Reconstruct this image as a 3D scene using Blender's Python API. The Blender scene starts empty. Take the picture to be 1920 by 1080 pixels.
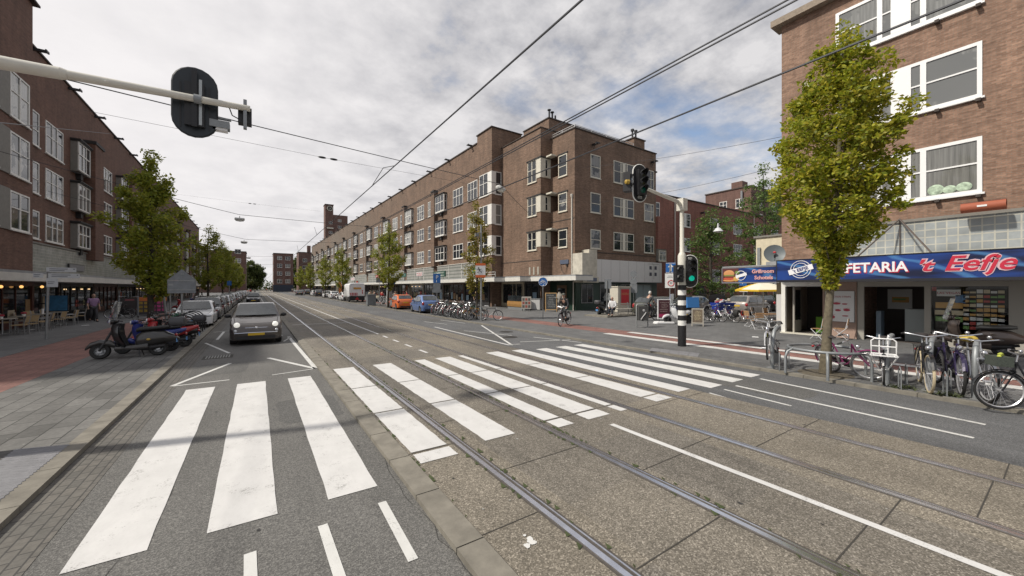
import bpy, bmesh, math, random
from mathutils import Vector, Matrix
from mathutils.geometry import tessellate_polygon
R = math.radians
SC = bpy.context.scene
COL = SC.collection
# ---------------------------------------------------------------- camera, sky, sun, exposure
FPX, CXP, HYP, EYE = 720.0, 960.0, 539.0, 2.28
TH = math.atan((CXP - 482.0) / FPX)
ST, CT = math.sin(TH), math.cos(TH)
cam_d = bpy.data.cameras.new('camera'); cam = bpy.data.objects.new('camera', cam_d); COL.objects.link(cam)
cam.location = (0, 0, EYE); cam.rotation_euler = (R(90), 0, -TH)
cam_d.sensor_width = 36; cam_d.lens = 36 * FPX / 1920; cam_d.shift_y = -1 / 1920
cam_d.clip_start = 0.1; cam_d.clip_end = 6000
SC.camera = cam
SUN_EL = R(47); SAX, SAY = -0.965, 0.262
W = bpy.data.worlds.new('World'); SC.world = W; W.use_nodes = True
def build_world():
    t = W.node_tree; n = t.nodes; l = t.links; n.clear()
    out = n.new('ShaderNodeOutputWorld')
    sky = n.new('ShaderNodeTexSky'); sky.sky_type = 'NISHITA'; sky.sun_disc = False
    sky.sun_elevation = SUN_EL; sky.sun_rotation = math.atan2(SAX, SAY); sky.air_density = 1.0; sky.dust_density = 1.0
    b1 = n.new('ShaderNodeBackground'); b1.inputs[1].default_value = 0.125; l.new(sky.outputs[0], b1.inputs[0])
    tc = n.new('ShaderNodeTexCoord'); sep = n.new('ShaderNodeSeparateXYZ'); l.new(tc.outputs['Generated'], sep.inputs[0])
    def math_(op, a, b=None, c=None):
        m = n.new('ShaderNodeMath'); m.operation = op
        for i, v in enumerate((a, b, c)):
            if v is None: continue
            if isinstance(v, (int, float)): m.inputs[i].default_value = v
            else: l.new(v, m.inputs[i])
        return m.outputs[0]
    zz = math_('ADD', math_('MAXIMUM', sep.outputs[2], 0.0), 0.22)
    u = math_('DIVIDE', sep.outputs[0], zz); v = math_('DIVIDE', sep.outputs[1], zz)
    cmb = n.new('ShaderNodeCombineXYZ'); l.new(u, cmb.inputs[0]); l.new(v, cmb.inputs[1])
    n1 = n.new('ShaderNodeTexNoise'); n1.inputs['Scale'].default_value = 1.5; n1.inputs['Detail'].default_value = 8; n1.inputs['Roughness'].default_value = 0.58
    n1.inputs['Distortion'].default_value = 0.15
    mp = n.new('ShaderNodeMapping'); mp.inputs['Location'].default_value = (3.3, 1.4, 0); l.new(cmb.outputs[0], mp.inputs[0]); l.new(mp.outputs[0], n1.inputs['Vector'])
    n2 = n.new('ShaderNodeTexNoise'); n2.inputs['Scale'].default_value = 5.2; n2.inputs['Detail'].default_value = 9; n2.inputs['Roughness'].default_value = 0.6
    l.new(mp.outputs[0], n2.inputs['Vector'])
    g = n.new('ShaderNodeVectorMath'); g.operation = 'DOT_PRODUCT'; l.new(tc.outputs['Generated'], g.inputs[0])
    gv = Vector((-0.42, 0.86, 0.28)).normalized(); g.inputs[1].default_value = gv
    gl = n.new('ShaderNodeMapRange'); gl.inputs[1].default_value = 0.35; gl.inputs[2].default_value = 1.0; gl.clamp = True; l.new(g.outputs['Value'], gl.inputs[0])
    glow = gl.outputs[0]
    # cover: full overcast near the bright side, broken away from it
    dens = math_('ADD', math_('ADD', math_('MULTIPLY', n1.outputs[0], 0.75), math_('MULTIPLY', n2.outputs[0], 0.35)), math_('MULTIPLY', glow, 0.22))
    cov = n.new('ShaderNodeMapRange'); cov.inputs[1].default_value = 0.3; cov.inputs[2].default_value = 0.56; cov.clamp = True; l.new(dens, cov.inputs[0])
    ramp = n.new('ShaderNodeValToRGB'); l.new(math_('ADD', math_('MULTIPLY', n2.outputs[0], 0.7), math_('MULTIPLY', n1.outputs[0], 0.3)), ramp.inputs[0])
    ramp.color_ramp.elements[0].position = 0.35; ramp.color_ramp.elements[0].color = (0.205, 0.21, 0.235, 1)
    ramp.color_ramp.elements[1].position = 0.6; ramp.color_ramp.elements[1].color = (0.49, 0.48, 0.485, 1)
    mixc = n.new('ShaderNodeMix'); mixc.data_type = 'RGBA'; l.new(math_('MULTIPLY', math_('POWER', glow, 1.9), 0.92), mixc.inputs[0]); l.new(ramp.outputs[0], mixc.inputs[6])
    mixc.inputs[7].default_value = (0.62, 0.6, 0.6, 1)
    b2 = n.new('ShaderNodeBackground'); b2.inputs[1].default_value = 1.1; l.new(mixc.outputs[2], b2.inputs[0])
    ms = n.new('ShaderNodeMixShader'); l.new(cov.outputs[0], ms.inputs[0]); l.new(b1.outputs[0], ms.inputs[1]); l.new(b2.outputs[0], ms.inputs[2])
    l.new(ms.outputs[0], out.inputs[0])
build_world()
sun_d = bpy.data.lights.new('sun', 'SUN'); sun = bpy.data.objects.new('sun', sun_d); COL.objects.link(sun)
sun_d.energy = 2.9; sun_d.angle = R(2.4); sun_d.color = (1.0, 0.935, 0.83)
sun.rotation_euler = Vector((SAX * math.cos(SUN_EL), SAY * math.cos(SUN_EL), math.sin(SUN_EL))).to_track_quat('Z', 'Y').to_euler()
SC.view_settings.view_transform = 'Standard'; SC.view_settings.look = 'None'
SC.view_settings.exposure = 0.5; SC.view_settings.gamma = 1.0
SC.view_settings.use_curve_mapping = False

# ---------------------------------------------------------------- survey helpers: photo sight lines onto the ground or a known facade plane
SW = 0.07                                            # pavement height
def ray(px, py):
    r = (px - CXP) / FPX; u = (HYP - py) / FPX
    return Vector((r * CT + ST, -r * ST + CT, u))
def G(px, py, z=0.0):
    d = ray(px, py); t = (z - EYE) / d.z
    return Vector((d.x * t, d.y * t, z))
def PX(px, py, X):
    d = ray(px, py); t = X / d.x
    return Vector((X, d.y * t, EYE + d.z * t))
def PY(px, py, Y):
    d = ray(px, py); t = Y / d.y
    return Vector((d.x * t, Y, EYE + d.z * t))

# ---------------------------------------------------------------- materials
MATS = {}
def M(name, col, rough=0.6, metal=0.0, var=0.0, scale=6.0, bump=0.0, coat=0.0, emit=None, es=1.0, alpha=1.0, trans=0.0):
    if name in MATS: return MATS[name]
    m = bpy.data.materials.new(name); m.use_nodes = True; MATS[name] = m
    t = m.node_tree; b = t.nodes['Principled BSDF']
    b.inputs['Base Color'].default_value = (*col, 1); b.inputs['Roughness'].default_value = rough; b.inputs['Metallic'].default_value = metal
    b.inputs['Coat Weight'].default_value = coat; b.inputs['Alpha'].default_value = alpha; b.inputs['Transmission Weight'].default_value = trans
    if emit: b.inputs['Emission Color'].default_value = (*emit, 1); b.inputs['Emission Strength'].default_value = es
    if var or bump:
        tc = t.nodes.new('ShaderNodeTexCoord'); nz = t.nodes.new('ShaderNodeTexNoise')
        nz.inputs['Scale'].default_value = scale; nz.inputs['Detail'].default_value = 6; nz.inputs['Roughness'].default_value = 0.65
        t.links.new(tc.outputs['Object'], nz.inputs['Vector'])
        if var:
            mr = t.nodes.new('ShaderNodeMapRange'); mr.inputs[1].default_value = 0.25; mr.inputs[2].default_value = 0.75
            mr.inputs[3].default_value = 1 - var; mr.inputs[4].default_value = 1 + var; t.links.new(nz.outputs[0], mr.inputs[0])
            mx = t.nodes.new('ShaderNodeVectorMath'); mx.operation = 'SCALE'; mx.inputs[0].default_value = col; t.links.new(mr.outputs[0], mx.inputs['Scale'])
            t.links.new(mx.outputs[0], b.inputs['Base Color'])
        if bump:
            bp = t.nodes.new('ShaderNodeBump'); bp.inputs['Strength'].default_value = bump; bp.inputs['Distance'].default_value = 0.02
            t.links.new(nz.outputs[0], bp.inputs['Height']); t.links.new(bp.outputs[0], b.inputs['Normal'])
    return m
class NT:
    """short-hand for building a node material"""
    def __init__(s, name, rough=0.8):
        s.m = bpy.data.materials.new(name); s.m.use_nodes = True; MATS[name] = s.m
        s.t = s.m.node_tree; s.b = s.t.nodes['Principled BSDF']; s.b.inputs['Roughness'].default_value = rough
    def n(s, kind, **kw):
        x = s.t.nodes.new(kind)
        for k, v in kw.items():
            if isinstance(v, bpy.types.NodeSocket): s.t.links.new(v, x.inputs[k])
            elif k in x.inputs: x.inputs[k].default_value = v
            else: setattr(x, k, v)
        return x
    def link(s, a, b): s.t.links.new(a, b)
    def pos(s): return s.n('ShaderNodeNewGeometry').outputs['Position']
    def noise(s, vec, scale, detail=5, rough=0.6):
        x = s.n('ShaderNodeTexNoise'); x.inputs['Scale'].default_value = scale; x.inputs['Detail'].default_value = detail; x.inputs['Roughness'].default_value = rough
        s.link(vec, x.inputs['Vector']); return x.outputs[0]
    def rng(s, v, a, b, c, d):
        x = s.n('ShaderNodeMapRange'); s.link(v, x.inputs[0])
        for i, q in enumerate((a, b, c, d)): x.inputs[i + 1].default_value = q
        return x.outputs[0]
    def mix(s, f, a, b, blend='MIX'):
        x = s.n('ShaderNodeMix'); x.data_type = 'RGBA'; x.blend_type = blend
        for v, i in ((f, 0), (a, 6), (b, 7)):
            if isinstance(v, bpy.types.NodeSocket): s.link(v, x.inputs[i])
            elif i == 0: x.inputs[0].default_value = v
            else: x.inputs[i].default_value = (*v, 1)
        return x.outputs[2]
    def scale(s, colr, f):
        x = s.n('ShaderNodeVectorMath'); x.operation = 'SCALE'; s.link(colr, x.inputs[0]); s.link(f, x.inputs['Scale']); return x.outputs[0]
    def bump(s, h, st, dist=0.01):
        x = s.n('ShaderNodeBump'); x.inputs['Strength'].default_value = st; x.inputs['Distance'].default_value = dist; s.link(h, x.inputs['Height']); s.link(x.outputs[0], s.b.inputs['Normal'])
    def done(s, c): s.link(c, s.b.inputs['Base Color']); return s.m
def wall_uv(k):
    """u runs along the wall whichever way it faces, v is height"""
    sp = k.n('ShaderNodeSeparateXYZ'); k.link(k.pos(), sp.inputs[0])
    ad = k.n('ShaderNodeMath'); ad.operation = 'ADD'; k.link(sp.outputs[0], ad.inputs[0]); k.link(sp.outputs[1], ad.inputs[1])
    c = k.n('ShaderNodeCombineXYZ'); k.link(ad.outputs[0], c.inputs[0]); k.link(sp.outputs[2], c.inputs[1]); return c.outputs[0]
def brick_mat(name, c1, c2, mortar, stain=0.3, bw=0.22, bh=0.062, weather=0):
    k = NT(name, 0.85); uv = wall_uv(k)
    br = k.n('ShaderNodeTexBrick'); k.link(uv, br.inputs['Vector']); br.inputs['Scale'].default_value = 1
    br.inputs['Color1'].default_value = (*c1, 1); br.inputs['Color2'].default_value = (*c2, 1); br.inputs['Mortar'].default_value = (*mortar, 1)
    br.inputs['Brick Width'].default_value = bw; br.inputs['Row Height'].default_value = bh; br.inputs['Mortar Size'].default_value = 0.007; br.inputs['Bias'].default_value = 0.0
    n1 = k.noise(k.pos(), 0.45, 7, 0.7); n2 = k.noise(uv, 9.0, 3)
    mp = k.n('ShaderNodeMapping'); mp.inputs['Scale'].default_value = (1.4, 0.12, 1); k.link(uv, mp.inputs[0]); n3 = k.noise(mp.outputs[0], 1.6, 5, 0.65)
    c = k.scale(br.outputs[0], k.rng(n1, 0.3, 0.7, 1 - stain, 1 + stain * 0.8)); c = k.scale(c, k.rng(n2, 0.3, 0.7, 0.82, 1.18)); c = k.scale(c, k.rng(n3, 0.35, 0.7, 1.12, 0.8))
    mq = k.n('ShaderNodeMapping'); mq.inputs['Scale'].default_value = (0.8, 6.0, 1); k.link(uv, mq.inputs[0]); c = k.scale(c, k.rng(k.noise(mq.outputs[0], 1.2, 5, .7), .3, .7, .8, 1.22))
    if weather:
        sp = k.n('ShaderNodeSeparateXYZ'); k.link(k.pos(), sp.inputs[0]); ad = k.n('ShaderNodeMath'); ad.operation = 'MULTIPLY'; k.link(k.rng(sp.outputs[1], 48, 125, 0, weather), ad.inputs[0]); k.link(k.rng(k.noise(k.pos(), 0.08, 4, 0.55), 0.3, 0.6, .4, 1), ad.inputs[1]); c = k.mix(ad.outputs[0], c, k.scale(k.mix(0.0, (0.15, 0.132, 0.108), (0, 0, 0)), k.rng(n2, .3, .7, .8, 1.2)))
    k.bump(br.outputs['Fac'], -0.25, 0.006)
    return k.done(c)
def paver_mat(name, c1, c2, joint, w, h, rot=0.0, off=0.5, var=0.25, jt=0.006):
    k = NT(name, 0.88)
    mp = k.n('ShaderNodeMapping'); k.link(k.pos(), mp.inputs[0]); mp.inputs['Rotation'].default_value = (0, 0, rot)
    br = k.n('ShaderNodeTexBrick'); k.link(mp.outputs[0], br.inputs['Vector']); br.inputs['Scale'].default_value = 1; br.offset = off
    br.inputs['Color1'].default_value = (*c1, 1); br.inputs['Color2'].default_value = (*c2, 1); br.inputs['Mortar'].default_value = (*joint, 1)
    br.inputs['Brick Width'].default_value = w; br.inputs['Row Height'].default_value = h; br.inputs['Mortar Size'].default_value = jt
    n1 = k.noise(k.pos(), 0.6, 7, 0.7); n2 = k.noise(k.pos(), 14.0, 4, 0.7)
    c = k.scale(br.outputs[0], k.rng(n1, 0.3, 0.7, 1 - var, 1 + var)); c = k.scale(c, k.rng(n2, 0.3, 0.7, 0.8, 1.2))
    k.bump(br.outputs['Fac'], -0.4, 0.006)
    return k.done(c)
def asphalt_mat(name, base, speck, stain=0.25, sc=120.0):
    k = NT(name, 0.85); p = k.pos()
    v = k.n('ShaderNodeTexVoronoi'); v.inputs['Scale'].default_value = sc; k.link(p, v.inputs['Vector'])
    sv = k.n('ShaderNodeSeparateColor'); k.link(v.outputs['Color'], sv.inputs[0])
    c = k.mix(k.rng(sv.outputs[0], 0.35, 1.0, 0, 1), base, speck)
    mp = k.n('ShaderNodeMapping'); mp.inputs['Scale'].default_value = (1.0, 0.13, 1); k.link(p, mp.inputs[0])
    n1 = k.noise(mp.outputs[0], 1.3, 7, 0.7); n2 = k.noise(p, 0.35, 5, 0.6); n3 = k.noise(p, 30, 3, 0.6)
    c = k.scale(c, k.rng(n1, 0.3, 0.7, 1 - stain, 1 + stain)); c = k.scale(c, k.rng(n2, 0.3, 0.7, 1 - stain * 0.7, 1 + stain * 0.7)); c = k.scale(c, k.rng(n3, 0.3, 0.7, 0.75, 1.25))
    k.bump(v.outputs['Distance'], 0.5, 0.004)
    return k.done(c)
def aggregate_mat(name):
    k = NT(name, 0.8); p = k.pos()
    v = k.n('ShaderNodeTexVoronoi'); v.inputs['Scale'].default_value = 90; k.link(p, v.inputs['Vector'])
    sv = k.n('ShaderNodeSeparateColor'); k.link(v.outputs['Color'], sv.inputs[0])
    r = k.n('ShaderNodeValToRGB'); k.link(sv.outputs[0], r.inputs[0]); e = r.color_ramp.elements
    e[0].position = 0.0; e[0].color = (0.085, 0.076, 0.062, 1); e[1].position = 1.0; e[1].color = (0.33, 0.3, 0.255, 1)
    q = e.new(0.45); q.color = (0.145, 0.13, 0.105, 1); q = e.new(0.8); q.color = (0.2, 0.18, 0.15, 1)
    v2 = k.n('ShaderNodeTexVoronoi'); v2.inputs['Scale'].default_value = 22; k.link(p, v2.inputs['Vector'])
    s2 = k.n('ShaderNodeSeparateColor'); k.link(v2.outputs['Color'], s2.inputs[0])
    c = k.scale(r.outputs[0], k.rng(s2.outputs[1], 0, 1, 0.92, 1.08))
    mp = k.n('ShaderNodeMapping'); mp.inputs['Scale'].default_value = (1.0, 0.2, 1); k.link(p, mp.inputs[0])
    c = k.scale(c, k.rng(k.noise(mp.outputs[0], 1.0, 8, 0.7), 0.3, 0.7, 0.82, 1.2)); c = k.scale(c, k.rng(k.noise(p, 0.3, 5), 0.3, 0.7, 0.82, 1.18))
    sl = k.n('ShaderNodeTexBrick'); sl.offset = 0.5; sl.inputs['Scale'].default_value = 1; sl.inputs['Brick Width'].default_value = 1.985; sl.inputs['Row Height'].default_value = 1.35; sl.inputs['Mortar Size'].default_value = 0
    sl.inputs['Color1'].default_value = (.86, .87, .9, 1); sl.inputs['Color2'].default_value = (1.14, 1.12, 1.08, 1); ms_ = k.n('ShaderNodeMapping'); ms_.inputs['Rotation'].default_value = (0, 0, R(90)); k.link(p, ms_.inputs[0]); k.link(ms_.outputs[0], sl.inputs['Vector'])
    c = k.mix(1.0, c, sl.outputs[0], 'MULTIPLY'); mo = k.n('ShaderNodeMapping'); mo.inputs['Scale'].default_value = (2.2, .5, 1); k.link(p, mo.inputs[0]); c = k.scale(c, k.rng(k.noise(mo.outputs[0], 1.1, 6, .75), .56, .74, 1, .55))
    k.bump(v.outputs['Distance'], 0.3, 0.003)
    return k.done(c)
def paint_mat(name, col, under, wear):
    k = NT(name, 0.7); p = k.pos()
    n1 = k.noise(p, 55, 6, 0.75); n2 = k.noise(p, 3.0, 6, 0.7)
    mp = k.n('ShaderNodeMapping'); mp.inputs['Scale'].default_value = (1.6, 0.9, 1); k.link(p, mp.inputs[0]); n3 = k.noise(mp.outputs[0], 2.0, 8, 0.75)
    f = k.n('ShaderNodeMath'); f.operation = 'ADD'; k.link(n1, f.inputs[0]); k.link(n2, f.inputs[1])
    c = k.mix(k.rng(f.outputs[0], 1.22 - wear, 1.42 - wear, 0, 1), col, under)
    c = k.scale(c, k.rng(n3, 0.35, 0.75, 1.03, 0.86))
    return k.done(c)
def leaf_mat(name, cols, brown=0.3):
    k = NT(name, 0.55)
    g = k.n('ShaderNodeNewGeometry'); r = k.n('ShaderNodeValToRGB'); k.link(g.outputs['Random Per Island'], r.inputs[0])
    e = r.color_ramp.elements; e[0].color = (*cols[0], 1); e[1].color = (*cols[-1], 1)
    for i, c in enumerate(cols[1:-1]): q = e.new((i + 1) / (len(cols) - 1)); q.color = (*c, 1)
    n1 = k.noise(g.outputs['Position'], 0.9, 4, 0.6)
    c = k.mix(k.rng(n1, 0.48, 0.68, 0, brown), r.outputs[0], (0.15, 0.095, 0.018))
    tr = k.n('ShaderNodeBsdfTranslucent'); k.link(c, tr.inputs[0])
    ms = k.n('ShaderNodeMixShader'); ms.inputs[0].default_value = 0.45; k.link(k.b.outputs[0], ms.inputs[1]); k.link(tr.outputs[0], ms.inputs[2])
    o = k.t.nodes['Material Output']; k.link(ms.outputs[0], o.inputs[0])
    return k.done(c)

# ---------------------------------------------------------------- mesh builder
class MB:
    def __init__(s): s.v = []; s.f = []; s.m = []
    def add(s, vs, fs, m=0):
        o = len(s.v); s.v += [tuple(v) for v in vs]
        s.f += [tuple(i + o for i in f) for f in fs]; s.m += [m] * len(fs); return s
    def box(s, x0, x1, y0, y1, z0, z1, m=0):
        return s.add([(x0, y0, z0), (x1, y0, z0), (x1, y1, z0), (x0, y1, z0), (x0, y0, z1), (x1, y0, z1), (x1, y1, z1), (x0, y1, z1)],
                     [(0, 3, 2, 1), (4, 5, 6, 7), (0, 1, 5, 4), (1, 2, 6, 5), (2, 3, 7, 6), (3, 0, 4, 7)], m)
    def quad(s, a, b, c, d, m=0): return s.add([a, b, c, d], [(0, 1, 2, 3)], m)
    def poly(s, pts, z0, z1, m=0):
        """vertical prism over a plan polygon (counter-clockwise)"""
        n = len(pts); vs = [(p[0], p[1], z0) for p in pts] + [(p[0], p[1], z1) for p in pts]
        return s.add(vs, [tuple(range(n))[::-1], tuple(range(n, 2 * n))] + [(i, (i + 1) % n, (i + 1) % n + n, i + n) for i in range(n)], m)
    def slab(s, pts, y0, y1, m=0):
        """prism over an xz outline, thick in y"""
        n = len(pts); vs = [(p[0], y0, p[1]) for p in pts] + [(p[0], y1, p[1]) for p in pts]
        return s.add(vs, [tuple(range(n)), tuple(range(n, 2 * n))[::-1]] + [(i, i + n, (i + 1) % n + n, (i + 1) % n) for i in range(n)], m)
    def tube(s, pts, r, n=6, m=0, closed=False, flat=None):
        pts = [Vector(p) for p in pts]; k = len(pts); rs = r if isinstance(r, (list, tuple)) else [r] * k
        rings = []; up = None
        for i, p in enumerate(pts):
            a = pts[i - 1] if (i or closed) else p; b = pts[(i + 1) % k] if (i < k - 1 or closed) else p
            d = (b - a).normalized() if (b - a).length > 1e-9 else Vector((0, 0, 1))
            if up is None: up = Vector((0, 0, 1)) if abs(d.z) < 0.9 else Vector((1, 0, 0))
            x = d.cross(up)
            if x.length < 1e-6: x = d.cross(Vector((0, 1, 0)))
            x.normalize(); y = x.cross(d).normalized(); up = y
            rings.append([p + x * math.cos(2 * math.pi * j / n) * rs[i] + y * math.sin(2 * math.pi * j / n) * rs[i] for j in range(n)])
        vs = [q for rg in rings for q in rg]; fs = []
        for i in range(k if closed else k - 1):
            for j in range(n):
                a = i * n + j; b = i * n + (j + 1) % n; i2 = (i + 1) % k
                fs.append((a, b, i2 * n + (j + 1) % n, i2 * n + j))
        if not closed: fs += [tuple(range(n))[::-1], tuple(range((k - 1) * n, k * n))]
        return s.add(vs, fs, m)
    def cyl(s, p0, p1, r0, r1=None, n=12, m=0): return s.tube([p0, p1], [r0, r0 if r1 is None else r1], n, m)
    def ring(s, c, axis, Rr, r, n=24, k=6, m=0):
        c = Vector(c); a = Vector(axis).normalized(); x = a.orthogonal().normalized(); y = a.cross(x)
        vs = []; fs = []
        for i in range(n):
            t = 2 * math.pi * i / n; d = x * math.cos(t) + y * math.sin(t)
            for j in range(k):
                q = 2 * math.pi * j / k; vs.append(c + d * (Rr + r * math.cos(q)) + a * r * math.sin(q))
        for i in range(n):
            for j in range(k): fs.append((i * k + j, ((i + 1) % n) * k + j, ((i + 1) % n) * k + (j + 1) % k, i * k + (j + 1) % k))
        return s.add(vs, fs, m)
    def lathe(s, prof, c, axis=(0, 0, 1), n=20, m=0):
        """prof: (radius, height along axis)"""
        c = Vector(c); a = Vector(axis).normalized(); x = a.orthogonal().normalized(); y = a.cross(x); k = len(prof); vs = []; fs = []
        for i in range(n):
            t = 2 * math.pi * i / n; d = x * math.cos(t) + y * math.sin(t)
            for (r, h) in prof: vs.append(c + d * r + a * h)
        for i in range(n):
            for j in range(k - 1): fs.append((i * k + j, ((i + 1) % n) * k + j, ((i + 1) % n) * k + j + 1, i * k + j + 1))
        return s.add(vs, fs, m)
    def ball(s, c, rx, ry=None, rz=None, n=12, k=8, m=0):
        ry = rx if ry is None else ry; rz = rx if rz is None else rz; vs = []; fs = []
        for i in range(k + 1):
            ph = math.pi * i / k
            for j in range(n):
                t = 2 * math.pi * j / n; vs.append((c[0] + rx * math.sin(ph) * math.cos(t), c[1] + ry * math.sin(ph) * math.sin(t), c[2] + rz * math.cos(ph)))
        for i in range(k):
            for j in range(n): fs.append((i * n + j, (i + 1) * n + j, (i + 1) * n + (j + 1) % n, i * n + (j + 1) % n))
        return s.add(vs, fs, m)
    def loft(s, secs, n=12, m=0, p=2.4):
        """secs: (x, zc, half width in y, half height in z) super-ellipse rings along x"""
        vs = []; k = len(secs)
        for (x, zc, hw, hz) in secs:
            for j in range(n):
                t = 2 * math.pi * j / n; c, q = math.cos(t), math.sin(t)
                vs.append((x, hw * math.copysign(abs(c) ** (2 / p), c), zc + hz * math.copysign(abs(q) ** (2 / p), q)))
        fs = [(i * n + j, (i + 1) * n + j, (i + 1) * n + (j + 1) % n, i * n + (j + 1) % n) for i in range(k - 1) for j in range(n)]
        fs += [tuple(range(n)), tuple(range((k - 1) * n, k * n))[::-1]]
        return s.add(vs, fs, m)
    def xf(s, mat, start=0):
        s.v[start:] = [tuple(mat @ Vector(v)) for v in s.v[start:]]; return s
    def build(s, name, mats, parent=None, smooth=35, loc=None, rotz=0):
        me = bpy.data.meshes.new(name); me.from_pydata(s.v, [], s.f)
        mats = mats if isinstance(mats, (list, tuple)) else [mats]
        for q in mats: me.materials.append(q)
        if len(mats) > 1: me.polygons.foreach_set('material_index', s.m)
        bm = bmesh.new(); bm.from_mesh(me); bmesh.ops.recalc_face_normals(bm, faces=bm.faces); bm.to_mesh(me); bm.free()
        if smooth:
            me.polygons.foreach_set('use_smooth', [True] * len(me.polygons)); me.set_sharp_from_angle(angle=R(smooth))
        me.update()
        return place(name, me, parent, loc, rotz)
def place(name, me, parent=None, loc=None, rotz=0):
    o = bpy.data.objects.new(name, me); COL.objects.link(o)
    if parent: o.parent = parent
    if loc is not None: o.location = loc
    if rotz: o.rotation_euler = (0, 0, rotz)
    return o
def tag(o, label, cat, group=None):
    o['label'] = label; o['category'] = cat
    if group: o['group'] = group
    return o
def thing(name, label, cat, loc=(0, 0, 0), rotz=0, group=None):
    o = bpy.data.objects.new(name, None); COL.objects.link(o); o.location = loc; o.rotation_euler = (0, 0, rotz); o.empty_display_size = 0.3
    return tag(o, label, cat, group)
def struct(name, mb, mat, smooth=0):
    o = mb.build(name, mat, None, smooth); o['kind'] = 'structure'; return o
def dup(root, loc, rotz=None, label=None, group=None, scale=None):
    def cp(o, par):
        c = o.copy(); COL.objects.link(c)
        if par: c.parent = par; c.matrix_parent_inverse = o.matrix_parent_inverse
        for ch in o.children: cp(ch, c)
        return c
    r = cp(root, None); r.location = loc
    if rotz is not None: r.rotation_euler = (0, 0, rotz)
    if scale: r.scale = (scale,) * 3
    if label: r['label'] = label
    if group: r['group'] = group
    return r
def text(name, s, size, mat, parent, loc, rot=(R(90), 0, 0), ext=0.004, align='CENTER', shear=0.0, sx=1.0, bold=0.0):
    c = bpy.data.curves.new(name, 'FONT'); c.body = s; c.size = size; c.extrude = ext; c.align_x = align; c.align_y = 'CENTER'; c.shear = shear; c.offset = bold
    c.resolution_u = 3
    o = bpy.data.objects.new(name, c); COL.objects.link(o); me = bpy.data.meshes.new_from_object(o); bpy.data.objects.remove(o)
    me.materials.clear(); me.materials.append(mat)
    p = place(name, me, parent, loc); p.rotation_euler = rot; p.scale = (sx, 1, 1); return p
# ================================================================ GROUND, ROADS, RAILS, MARKINGS
asph = asphalt_mat('asphalt', (0.088, 0.086, 0.082), (0.2, 0.195, 0.182), 0.16)
asph_r = asphalt_mat('asphalt worn', (0.075, 0.077, 0.08), (0.17, 0.172, 0.175), 0.22)
aggr = aggregate_mat('exposed aggregate concrete')
conc = M('kerb concrete', (0.2, 0.185, 0.155), 0.9, var=0.35, scale=3.0, bump=0.4)
slab_l = paver_mat('grey pavement slabs', (0.1, 0.098, 0.093), (0.16, 0.157, 0.149), (0.036, 0.036, 0.034), 0.6, 0.3, R(90), 0.5, 0.28, 0.009)
slab_r = paver_mat('dark pavement tiles', (0.11, 0.112, 0.113), (0.14, 0.14, 0.14), (0.06, 0.06, 0.06), 0.3, 0.3, R(90), 0.5, 0.18, 0.005)
redp = paver_mat('red cycle path tiles', (0.19, 0.095, 0.08), (0.235, 0.12, 0.1), (0.07, 0.047, 0.043), 0.3, 0.3, R(90), 0.5, 0.26, 0.006)
gut = paver_mat('gutter bricks', (0.11, 0.105, 0.095), (0.14, 0.13, 0.115), (0.055, 0.053, 0.05), 0.21, 0.1, R(90), 0.5, 0.2, 0.008)
bay_m = paver_mat('parking bay bricks', (0.09, 0.085, 0.08), (0.12, 0.112, 0.105), (0.045, 0.043, 0.04), 0.21, 0.105, 0, 0.5, 0.25, 0.006)
white = paint_mat('white road paint', (0.6, 0.595, 0.585), (0.2, 0.195, 0.185), 0.11)
white_w = paint_mat('worn road paint', (0.6, 0.6, 0.58), (0.13, 0.13, 0.125), 0.13)
steel = M('rail steel', (0.78, 0.8, 0.86), 0.26, 1.0, var=0.15, scale=8)
rust = M('rail flank', (0.09, 0.08, 0.07), 0.7, 0.3, var=0.3, scale=10)
joint = M('joint filler', (0.05, 0.046, 0.04), 0.9)
soil = M('tree pit soil', (0.11, 0.095, 0.07), 0.95, var=0.5, scale=12, bump=0.6)
weed = M('weeds', (0.055, 0.07, 0.025), 0.8, var=0.4, scale=20)

def strip(name, x0, x1, y0, y1, z, mat, th=None, step=40):
    b = MB(); n = max(1, int((y1 - y0) / step))
    if th: b.box(x0, x1, y0, y1, z - th, z)
    else:
        for i in range(n): b.quad((x0, y0 + (y1 - y0) * i / n, z), (x1, y0 + (y1 - y0) * i / n, z), (x1, y0 + (y1 - y0) * (i + 1) / n, z), (x0, y0 + (y1 - y0) * (i + 1) / n, z))
    return struct(name, b, mat)
Y0, Y1 = -40, 420
strip('ground', -1500, 1500, -600, 2400, -0.06, M('far ground', (0.13, 0.13, 0.12), 0.9, var=0.2, scale=0.05))
strip('road', -2.0, 1.42, Y0, Y1, 0.0, asph)
strip('road', 8.0, 11.45, Y0, Y1, 0.0, asph_r)
strip('tram_bed', 1.68, 8.0, Y0, Y1, 0.03, aggr, 0.08)
# tram kerb, each stone with a joint
kb = MB(); y = Y0
while y < 120:
    kb.box(1.42, 1.68, y, y + 0.985, -0.05, 0.055); y += 1.0
kb.box(1.42, 1.68, 120, Y1, -0.05, 0.055)
struct('tram_kerb', kb, conc)
kb = MB(); y = Y0
while y < 60:
    kb.box(-2.22, -2.0, y, y + 0.99, -0.05, SW + 0.002); y += 1.0
kb.box(-2.22, -2.0, 60, 60.1, -0.05, SW)
y = Y0
while y < 60:
    kb.box(11.45, 11.62, y, y + 0.99, -0.05, SW + 0.002); y += 1.0
kb.box(11.45, 11.62, 60, Y1, -0.05, SW); kb.box(-2.22, -2.0, 60.1, Y1, -0.05, 0.03)
struct('kerb', kb, conc)
strip('gutter', -2.0, -1.55, Y0, 60, 0.004, gut)
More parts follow.
